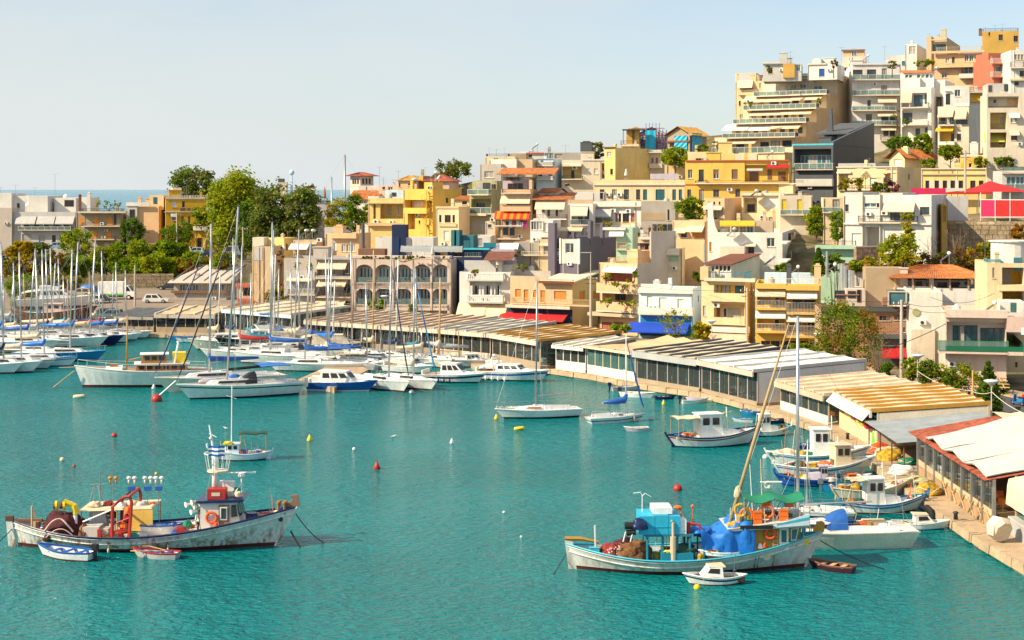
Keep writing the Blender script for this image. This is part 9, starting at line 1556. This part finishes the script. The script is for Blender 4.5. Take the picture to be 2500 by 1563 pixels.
c_=MB().prism([(1.25,-1.0,.5),(3.1,-1.0,.5),(3.1,-1.0,1.35),(2.75,-1.0,1.5),(2.1,-1.0,2.45),(1.25,-1.0,2.5)],(0,2.,0)).bd('cab','wpaint',r);MB().prism([(1.6,-1.02,1.5),(2.5,-1.02,1.5),(2.05,-1.02,2.25),(1.6,-1.02,2.28)],(0,.02,0)).bd('side_window',GLK,c_);MB().prism([(2.74,-.9,1.55),(2.74,.9,1.55),(2.16,.9,2.4),(2.16,-.9,2.4)],(.03,0,.02)).bd('windscreen',GLK,c_)
for x in (-2.2,2.2):
 for y in (-.95,.95):o=MB().disc((x,y,.42),.42,(0,1,0),.26,14).bd('wheel','tyre',r);MB().disc((x,y+.1*(1 if y>0 else -1),.42),.22,(0,1,0),.12,10).bd('rim','wmetal',o)
for y in (-.75,.75):MB().box(3.05,y-.15,.85,3.13,y+.15,1.05).bd('headlight','wmetal',r)
p=gnd(*zc('J',850,528),1.63);r=tg('pickup_truck','pickup loaded under a bright blue tarpaulin beside the box truck','truck',p,0)
MB().box(-2.5,-.9,.45,2.4,.9,.95).bd('body','bluep',r);lump((-.8,0,.95),1.05,(1.5,.85,.9),'tarpblue','tarpaulin',r,2,.12);MB().hexa([(.6,-.85,.95),(2.0,-.85,.95),(2.0,.85,.95),(.6,.85,.95)],[(.7,-.7,1.65),(1.5,-.7,1.65),(1.5,.7,1.65),(.7,.7,1.65)]).bd('cab','bluep',r);MB().prism([(.8,-.86,1.0),(1.8,-.86,1.0),(1.45,-.73,1.55),(.8,-.73,1.58)],(0,-.02,0)).bd('side_window',GLK,r)
for x in (-1.6,1.5):
 for y in (-.82,.82):MB().disc((x,y,.36),.36,(0,1,0),.22,12).bd('wheel','tyre',r)
def scooter(lb,p,rz,col):
 r=tg('scooter',lb,'scooter',p,rz,'scooters on the square')
 for x in (-.62,.62):o=MB().torus((x,0,.25),.19,.07,(0,1,0),14,6).bd('wheel','tyre',r,True);MB().disc((x,0,.25),.13,(0,1,0),.06,10).bd('rim','alu',o)
 MB().hexa([(-.8,-.17,.38),(-.05,-.14,.3),(-.05,.14,.3),(-.8,.17,.38)],[(-.85,-.15,.72),(-.1,-.13,.68),(-.1,.13,.68),(-.85,.15,.72)]).box(-.1,-.16,.25,.42,.16,.33).bd('body',col,r,False);MB().hexa([(.36,-.2,.3),(.44,-.2,.3),(.44,.2,.3),(.36,.2,.3)],[(.26,-.16,.95),(.34,-.16,.98),(.34,.16,.98),(.26,.16,.95)]).bd('leg_shield',col,r)
 MB().box(-.85,-.14,.72,-.08,.14,.82).bd('seat','blk',r);MB().path([(.28,-.34,1.05),(.32,0,1.0),(.28,.34,1.05)],.025,5).tube((.5,0,.45),(.32,0,1.0),.04,6).bd('handlebar','blk',r);MB().ball((.42,0,.88),.09,8,6).bd('headlight','wmetal',r,True);MB().box(-1.05,-.16,.84,-.75,.16,1.1).bd('top_box','redp',r)
scooter('blue scooter parked on the square at the right edge',gnd(*zc('O',1835,1340),1.05),rdn(115),'hblue');scooter('dark red scooter beside the lantern on the square',gnd(*zc('O',1770,1505),1.05),rdn(95),'redp');scooter('grey scooter next to the dark red scooter',gnd(*zc('O',1735,1512),1.05),rdn(100),'steel')
# ---------------------------------------------------------------- street furniture, poles and wires
def pole(lb,zn,u,v0,v1,Y,r0=.14,m='warmgrey',arms=True,name='utility_pole'):
 a,b=at(*zc(zn,u,v1),Y),at(*zc(zn,u,v0),Y);r=tg(name,lb,'pole',(a.x,a.y,a.z-.5));h=b.z-a.z+.5
 MB().tube((0,0,0),(0,0,h),r0,8,0,r0*.75).bd('shaft',m,r)
 if arms:
  mb=MB().box(-.9,-.06,h-.5,.9,.06,h-.4).box(-.7,-.06,h-1.1,.7,.06,h-1.0);mb.bd('cross_arm','rustm',r)
  for x in (-.8,-.3,.3,.8):MB().tube((x,0,h-.4),(x,0,h-.2),.05,6).bd('insulator','wmetal',r)
 return r
pole('tall grey utility pole with posters before the brick restaurant','O',862,455,1090,168,.2)
pole('concrete utility pole before the sandstone house','M',1105,430,930,222,.2)
pole('utility pole before the cream apartment house','N',1225,540,1080,203,.18)
pole('thin grey pole before the dark grey modern house','E',908,1310,1520,282,.16)
pole('grey pole on the street before the long yellow building','I',1348,105,460,248,.2)
pole('grey pole before the blank ochre side wall','I',670,255,480,258,.2)
pole('concrete pole between the masts above the old stone wall','B',730,735,900,300,.16)
pole('grey pole rising from the parking lot','J',1245,255,610,262,.18,arms=False)
pole('concrete pole in the garden below the yellow mansion','A',1632,530,810,342,.2)
pole('bare wooden post beside the conifer on the quay street','O',1460,1045,1450,136,.09,'lwood',arms=False)
pole('silver chimney flue between the cypress and yellow house','Hh',1585,1035,1235,204,.22,'alu',arms=False)
pole('shiny steel flue pipe before the grey blank wall','Hh',455,960,1220,219,.18,'alu',arms=False)
pole('tall black rod beside the arcade roof parasol','Hh',885+0,1330,1420,206,.05,'blk',arms=False)
def lamp(lb,zn,u,v0,v1,Y):
 a,b=at(*zc(zn,u,v1),Y),at(*zc(zn,u,v0),Y);r=tg('street_lamp',lb,'street lamp',a);h=b.z-a.z
 MB().tube((0,0,0),(0,0,h-.35),.06,8,0,.045).bd('post','lgrey',r);MB().path([(0,0,h-.45),(0,0,h-.2),(0,0,h-.05)],[.1,.42,.62],14).bd('bowl','wpaint',r,True);MB().path([(0,0,h-.05),(0,0,h+.03),(0,0,h+.08)],[.66,.5,.1],14).bd('lamp_cap','lblue',r,True)
lamp('white mushroom street lamp beside the conifer','O',1617,1130,1500,132.5);lamp('white mushroom street lamp over the hedge','O',997,915,1110,160);lamp('white mushroom lamp before the plane tree','O',175,735,930,176);lamp('white mushroom lamp before the arcade','L',713,538,665,236);lamp('pale blue street lamp before the cream apartment house','N',898,842,1030,201)
for lab,zn,u,v,v1,Y in (('double armed grey street light on the marina road','D',915,1270,1480,228),('old iron lantern on the square','O',1838,1390,1520,130)):
 a,b=at(*zc(zn,u,v1),Y),at(*zc(zn,u,v),Y);r=tg('street_lamp',lab,'street lamp',a);h=b.z-a.z;MB().tube((0,0,0),(0,0,h),.05,6).bd('post','dmetal' if zn == 'O' else 'lgrey',r);(MB().hexa([(-.12,-.12,h),(.12,-.12,h),(.12,.12,h),(-.12,.12,h)],[(-.2,-.2,h+.4),(.2,-.2,h+.4),(.2,.2,h+.4),(-.2,.2,h+.4)]) if zn == 'O' else MB().box(-1.4,-.1,h-.1,.1,.1,h)).bd('lantern','dmetal' if zn == 'O' else 'lgrey',r)
def wire(lb,a,b,sag=.6,r=.02,m='blk'):
 a,b=Vector(a),Vector(b);o=MB().path([a.lerp(b,i/10)-Vector((0,0,sag*4*(i/10)*(1-i/10))) for i in range(11)],r,4).bd('overhead_wire',m);tag(o,lb,'cable','overhead wires');return o
W_=lambda zn,u,v,Y:at(*zc(zn,u,v),Y)
wire('black wire from the tall poster pole to the pink building',W_('O',862,470,168),W_('O',1235,500,160),.3);wire('lower wire from the poster pole to the pink cornice',W_('O',862,500,168),W_('O',1235,560,160),.3);wire('thick cable rising from red awnings to the pink building',W_('O',690,880,168),W_('O',1235,655,160),.2,.035)
wire('upper wire between poster pole and cream apartment pole',W_('O',862,470,168),W_('N',1225,550,203),.5);wire('lower wire between poster pole and cream apartment pole',W_('O',862,520,168),W_('N',1225,600,203),.5);wire('wire from cream apartment pole to the sandstone house pole',W_('N',1225,560,203),W_('M',1105,460,222),.6)
wire('pale rope swag between wooden post and mushroom lamp',W_('O',1460,1225,136),W_('O',1617,1230,132.5),.15,.03,'ropew');wire('pale rope swag along the tavern roof to the wooden post',W_('O',1000,1055,155),W_('O',1460,1220,136),.4,.03,'ropew');wire('pale rope swag from mushroom lamp to the edge of the photo',W_('O',1617,1225,132.5),W_('O',1900,1410,125),.2,.03,'ropew')
wire('black wire across the garage house slope to the round tower house',W_('I',1890,330,230),W_('I',1348,180,248),.4);wire('black wire from poster pole up to the round tower house',W_('O',1100,430,172),W_('O',1640,400,166),.8)
jt=tg('jetty','low concrete jetty with white service box beside the blue cabin boat','jetty',(0,0,0));a=gnd(*zc('K',1300,1300));b=gnd(*zc('K',1610,1365))
MB().hexa([(a.x,a.y,-1),(b.x,b.y-1,-1),(b.x+2,b.y+16,-1),(a.x+3,a.y+22,-1)],[(a.x,a.y,.55),(b.x,b.y-1,.55),(b.x+2,b.y+16,.55),(a.x+3,a.y+22,.55)]).bd('deck',QD,jt);MB().box(b.x-2.6,b.y+1,.55,b.x-1.0,b.y+2,1.5).bd('service_box','wpaint',jt);MB().tube((b.x-3,b.y,.55),(b.x-3,b.y,1.5),.18,8).bd('bollard','wpaint',jt)
jt=tg('jetty','stone jetty with white box behind the navy lined cabin cruiser','jetty',(0,0,0));a=gnd(*zc('L',1600,1270));MB().hexa([(a.x,a.y,-1),(a.x+7,a.y-1,-1),(a.x+8,a.y+12,-1),(a.x-2,a.y+12,-1)],[(a.x,a.y,.5),(a.x+7,a.y-1,.5),(a.x+8,a.y+12,.5),(a.x-2,a.y+12,.5)]).bd('deck',QD,jt);MB().box(a.x+.5,a.y+1,.5,a.x+2.4,a.y+2.2,1.45).bd('service_box','wpaint',jt)
# ---------------------------------------------------------------- buoys
def byy(lb,u,v,r_,m,kind='ball'):
 p=gnd(u*1.0339,v*1.0339);r=tg('mooring_buoy',lb,'buoy',p,0,'mooring buoys')
 if kind == 'ball':MB().ball((0,0,r_*.35),r_,12,8).bd('float',m,r,True);MB().torus((0,0,r_*1.4),r_*.2,r_*.06,(0,1,0),10,5).bd('ring','rustm',r)
 elif kind == 'cone':MB().path([(0,0,-.1),(0,0,r_*.3),(0,0,r_*1.2),(0,0,r_*2.2)],[r_*.6,r_,r_*.55,r_*.12],12).bd('float',m,r,True);MB().torus((0,0,r_*2.3),r_*.2,r_*.06,(0,1,0),10,5).bd('ring','rustm',r)
 elif kind == 'long':MB().path([(-r_*2,0,.08),(-r_*1.7,0,.1),(r_*1.6,.2,.16),(r_*2,.25,.2)],[r_*.4,r_*.75,r_*.75,r_*.4],10).bd('float',m,r,True);MB().torus((r_*2.1,.25,.2),r_*.2,r_*.06,(1,0,0),10,5).bd('ring','rustm',r)
 if kind == 'ball' and r_>.5:MB().tube((.2,0,r_),(1.9,0,r_+1.5),.07,6).bd('pick_up_pole','wpaint',r)
for lab,u,v,r_,m,k in (('big red mooring buoy with white pole before the cream sloop',370,948,.55,'redp','ball'),('pale cylindrical float before the classic yacht',186,940,.28,'canvas','long'),('red ball buoy in the open bay left of the light blue boat',270,1031,.24,'redp','ball'),('yellow cone buoy right of the light blue boat',731,1041,.24,'yellowp','cone'),('white buoy in the centre of the harbour',836,1062,.14,'wpaint','ball'),('red cone buoy in the middle of the bay',890,1108,.28,'redp','cone'),('white square topped buoy left of the mid harbour sloop',1067,1047,.2,'wpaint','cone'),('yellow drop buoy under the mid harbour sloop',1226,1016,.22,'yellowp','long'),('large red ball buoy near the blue tarpaulin boat',1600,1158,.32,'redp','ball'),('cream round buoy above the big trawler',147,1088,.2,'canvas','ball'),('small red buoy above the big trawler stern',175,1102,.13,'redp','ball'),('pale yellow buoy above the trawler lamps',369,1120,.12,'yellowp','ball'),('small yellow buoy near the black beamed tavern',1567,955,.2,'yellowp','cone'),('tiny white float in the open water',1190,1211,.1,'wpaint','ball'),('white round buoy off the near fishing boats',1807,1082,.22,'wpaint','ball'),('yellow buoy at the bow of the mid harbour sloop',1172,990,.22,'yellowp','cone'),('dark grey buoy beside the small sloop',1537,992,.2,'steel','ball'),('white canister float left of the cream sloop',363,918,.24,'wpaint','cone'),('small yellow float under the little cabin boat',1646,1390,.18,'yellowp','ball'),('tiny white float near the lower middle',1231,1269,.08,'wpaint','ball'),('dark mooring ball before the twin sailboats',972,930,.3,'steel','ball')):
 byy(lab,u,v,r_,m,k)
def gull(lb,p,rz,group=None):
 r=tg('gull',lb,'bird',p,rz,group);n=8
 R_=lambda x,z,a,b:[(x,a*cos(2*pi*i/n),z+b*sin(2*pi*i/n)) for i in range(n)]
 MB().rings([R_(-.24,.10,.015,.01),R_(-.16,.10,.05,.035),R_(-.02,.10,.085,.075),R_(.10,.13,.07,.065),R_(.15,.19,.04,.04),R_(.19,.22,.042,.042),R_(.23,.22,.025,.022),R_(.29,.21,.006,.006)],[1,1,0,0,0,0,2]).bd('body',['wpaint','lgrey','yellowp'],r,True)
 for y in (-.03,.03):MB().tube((.02,y,0),(.02,y,.06),.008,4).bd('leg','yellowp',r)
rr,hh_,zz_,pp,aa,LL=MID
for i in range(12):
 t=.62+.032*i;x=hh_.X(t,1.);y=hh_.Y(t,hh_.sh(t))*(-.55+.12*(i % 3));c,s=cos(aa),sin(aa);gull('gull resting on the foredeck of the mid harbour sloop',(pp.x+c*x-s*y,pp.y+s*x+c*y,hh_.sh(t)-.03),aa+random.uniform(-1,1),'gulls on the sloop foredeck')
gull('gull sitting on the water above the crow nest',gnd(552,1048)+Vector((0,0,-.02)),rdn(170));gull('dark backed gull afloat in the middle of the bay',gnd(960,1068)+Vector((0,0,-.02)),rdn(10))
# ---------------------------------------------------------------- tables and chairs seen through the tavern glass
def table(lb,p,rz,m,group):
 r=tg('table',lb,'table',p,rz,group);MB().box(-.5,-.45,.70,.5,.45,.74).bd('tabletop','lwood',r);MB().hexa([(-.55,-.5,.38),(.55,-.5,.38),(.55,.5,.38),(-.55,.5,.38)],[(-.51,-.46,.75),(.51,-.46,.75),(.51,.46,.75),(-.51,.46,.75)]).bd('tablecloth',m,r)
 for x in (-.42,.42):
  for y in (-.38,.38):MB().box(x-.025,y-.025,0,x+.025,y+.025,.7).bd('leg','lwood',r)
 return r
def chair(lb,p,rz,m,group):
 r=tg('chair',lb,'chair',p,rz,group);MB().box(-.21,-.21,.43,.21,.21,.47).bd('seat',m,r);MB().box(-.21,.18,.62,.21,.21,.92).bd('backrest',m,r)
 for x in (-.19,.19):
  for y,t in ((-.19,.43),(.19,.92)):MB().box(x-.02,y-.02,0,x+.02,y+.02,t).bd('leg',m,r)
 return r
T0={}
for key,who,cl,cm,n,rows in (('dark','black beamed glass tavern','wpaint','ochrep',5,2),('white','white canvas glass tavern','awn','brown',4,2),('sag','sagging peach tavern','wpaint','lteal',4,2),('smallw','small white timber tavern','wpaint','brown',3,1),('olive','olive beamed tavern','wpaint','brown',4,1),('grey','blue grey beamed tavern','lblue','lteal',4,1),('beige','glazed gable tavern','orangep','brown',5,1),('brown','flower box tavern','lblue','bluep',5,1)):
 q=PV[key]
 for i in range(n):
  for j in range(rows):
   x,y=q.L*(i+.5)/n,1.3+2.0*j;p=onpav(q,x,y)
   lab='clothed dining table behind the glass of the '+who;g_='dining tables in the '+who
   if (cl,'t') not in T0:T0[(cl,'t')]=table(lab,p,q.ang,cl,g_)
   else:o=dup(T0[(cl,'t')],p,q.ang,lab);o['group']=g_
   for sx in (-.75,.75):
    p=onpav(q,x+sx,y+.05);lab2='chair beside a dining table of the '+who;g2='chairs in the '+who;rz=q.ang+(pi/2 if sx<0 else -pi/2)
    if (cm,'c') not in T0:T0[(cm,'c')]=chair(lab2,p,rz,cm,g2)
    else:o=dup(T0[(cm,'c')],p,rz,lab2);o['group']=g2
for i in range(6):
 p=onpav(RT,2+i*2.9,1.5);o=dup(T0[('orangep','t')],p,RT.ang,'dining table behind the grey posts of the white tarpaulin tavern');o['group']='dining tables in the white tarpaulin tavern'
# ---------------------------------------------------------------- quay clutter
def heap(lb,zn,u,v,r_,sc,m,seed,name='net_heap',cat='fishing net'):
 p=gnd(*zc(zn,u,v),.6);r=tg(name,lb,cat,p,0,'nets and gear on the quay');lump((0,0,.12),r_,sc,m,'heap',r,seed,.25);mb=MB();rg=random.Random(seed)
 for k in range(5):a0=rg.uniform(0,6);mb.path([(r_*sc[0]*.9*cos(a0+.5*i),r_*sc[1]*.9*sin(a0+.5*i),.15+r_*sc[2]*.5*abs(sin(i*.8))) for i in range(6)],.03,4)
 mb.bd('rope','ropew',r)
for a in (('orange red net heap at the mouth of the iron shed','Q',495,490,.75,(1.3,1,.8),'orangered',1),('bright golden net heap on a pallet under the shed','Q',600,550,.9,(1.3,1,.7),'nety',2),('white tarpaulin wrapped heap beside the shed','Q',705,675,.85,(1.3,1,.65),'foam',3),('teal net heap behind the white wrapped heap','Q',745,595,.6,(1.3,1,.6),'gfab',4),('brown yellow net heap below the tavern glass','Q',830,770,.75,(1.3,.9,.7),'olive',5),('yellow net pile wrapped with cream cloth','Q',910,845,.85,(1.1,.9,.8),'nety',6),('grey canvas roll under the shed roof','Q',575,500,.6,(1.7,.7,.6),'canvas',7),('dark rope heap at the shed corner','Q',440,478,.4,(1.3,1,.6),'netbrown',8)):heap(*a)
r=tg('wheelie_bin','tipped lime green wheelie bin under the iron shed','bin',gnd(*zc('Q',470,455),.62),.5);r.rotation_euler=(0,.3,.5)
MB().hexa([(-.24,-.28,.1),(.24,-.28,.1),(.24,.28,.1),(-.24,.28,.1)],[(-.3,-.36,1.05),(.3,-.36,1.05),(.3,.36,1.05),(-.3,.36,1.05)]).bd('body','plasticg',r);MB().box(-.33,-.4,1.05,.33,.42,1.12).bd('lid','plasticg',r);[MB().disc((x,.3,.12),.12,(1,0,0),.07,10).bd('wheel','tyre',r) for x in (-.26,.26)]
p=gnd(*zc('Q',960,1010),.3);r=tg('tyre_fender','black tyre hanging on the quay wall as a fender','tyre',(26.75,p.y,.15));MB().torus((0,0,0),.42,.17,(1,0,.2),16,7).bd('tyre','tyre',r,True);MB().torus((0,.7,.05),.4,.16,(1,0,.2),16,7).bd('tyre','tyre',r,True)
p=gnd(*zc('Q',1510,1245),.6);r=tg('mooring_block','white painted faceted block leaning against the quay counter','block',p,.4);MB().path([(0,-.4,.7),(0,-.3,.75),(0,.3,.75),(0,.4,.7)],[.55,.72,.72,.55],7).bd('block','offwhite',r)
for i,(u,v) in enumerate(((105,385),(640,815),(735,880),(1040,1060))):
 p=gnd(*zc('Q',u,v),.6);r=tg('bollard',('iron bollard before the flower box tavern','iron bollard beside the brown net heap','iron bollard at the yellow net pile','iron bollard beside the tyre fender')[i],'bollard',(27.4,p.y,.6));MB().path([(0,0,0),(0,0,.35),(0,0,.42),(0,0,.5)],[.14,.12,.2,.12],10).bd('post','dmetal',r,True)
def moor(lb,a,b,sag=.4):o=MB().path([Vector(a).lerp(Vector(b),i/8)-Vector((0,0,sag*4*(i/8)*(1-i/8))) for i in range(9)],.028,4).bd('mooring_rope','blk');tag(o,lb,'rope','mooring ropes')
moor('rope from the trawler stern running out of the picture',(px(37,YT),YT,1.2),gnd(-30,1345),.1)
moor('dark rope from the bow of the blue tarpaulin boat towards the quay',(px(2003,Y2),Y2,1.5),gnd(2160,1390),.15);moor('rope from the stern of the blue tarpaulin boat into the water',(px(1385,Y2),Y2,.9),gnd(1352,1402),.05);moor('rope from the bow of the big trawler into the water',(px(722,YT),YT,1.9),gnd(790,1325),.2)
# ---------------------------------------------------------------- things on and behind the headland
p=at(*zc('B',1180,420),432);r=tg('ship','pale blue grey radar mast and funnel of a ship beyond the trees','ship',(p.x,432,0));zb_,zt_,zf_=p.z,at(*zc('B',1180,215),432).z,at(*zc('B',1130,320),432).z
MB().hexa([(-18,-5,-1),(22,-5,-1),(22,5,-1),(-18,5,-1)],[(-20,-5.5,5),(25,-5.5,6),(25,5.5,6),(-20,5.5,5)]).bd('hull','lblue',r);MB().hexa([(-10,-4,5),(10,-4,5),(10,4,5),(-10,4,5)],[(-9,-3,zb_-4),(7,-3,zb_-4),(7,3,zb_-4),(-9,3,zb_-4)]).bd('superstructure','lblue',r);MB().tube((0,0,zb_-4),(0,0,zt_-1),.45,8,0,.2).bd('mast','lblue',r);MB().ball((0,0,zt_-.5),.75,12,8).bd('radar_dome','lblue',r,True)
for k in range(4):z=zb_+(zt_-zb_-2)*(.1+.22*k);MB().box(-1.3+.15*k,-.3,z,1.3-.15*k,.3,z+.2).bd('platform','lblue',r)
MB().box(-3.4,-1,zb_-4.5,-1.2,1,zf_).bd('funnel','offwhite',r);MB().box(-3.5,-1.05,zf_,-2.0,1.05,zf_+.9).bd('funnel_top','slate',r)
for lab,u,v,L in (('tall far yacht mast beside the stone tower',158,145,34),('shorter far yacht mast left of the stone tower',36,350,24)):
 p=at(*zc('C',u,v),425);sb(lab,Vector((p.x,425,0)),rdn(180),L,zc('C',u,v)[1],mastm='steel',cover=None,boom=False,mast_x=0.,rake=False,group='yachts beyond the headland')
def parasol(lb,zn,u,v0,v1,Y,m):
 a,b=at(*zc(zn,u,v1),Y),at(*zc(zn,u,v0),Y);r=tg('parasol',lb,'parasol',a,0,'closed parasols on roof terraces');h=b.z-a.z;MB().tube((0,0,0),(0,0,h),.04,6).disc((0,0,.05),.35,(0,0,1),.1,12).bd('pole','alu',r);MB().path([(0,0,h*.3),(0,0,h*.45),(0,0,h*.9),(0,0,h)],[.28,.30,.12,.04],10).bd('folded_cloth',m,r,True)
parasol('closed dark red parasol on the mauve house terrace','B',1485,365,515,317.5,'rshut');parasol('closed white parasol on the long yellow house terrace','D',1242,500,595,279,'awnw');parasol('closed grey parasol on the arcade roof','C',968,985,1110,244,'lgrey')
psn('person in dark red clothes on the glazed garden terrace',at(*zc('a4',1675,620),248),0,'netred','blk');psn('person in grey clothes beside the garden room door',at(*zc('a4',1738,622),248),1.,'purple','slate');psn('person in pink shirt in the yellow loggia of the white house',at(*zc('D',1045,588),295),0,'pink','hnavy')
psn('person walking on the quay beside the marina car park',gnd(*zc('J',1470,150),7.5) if False else at(*zc('J',1475,150),330),0,'lgrey','blk')
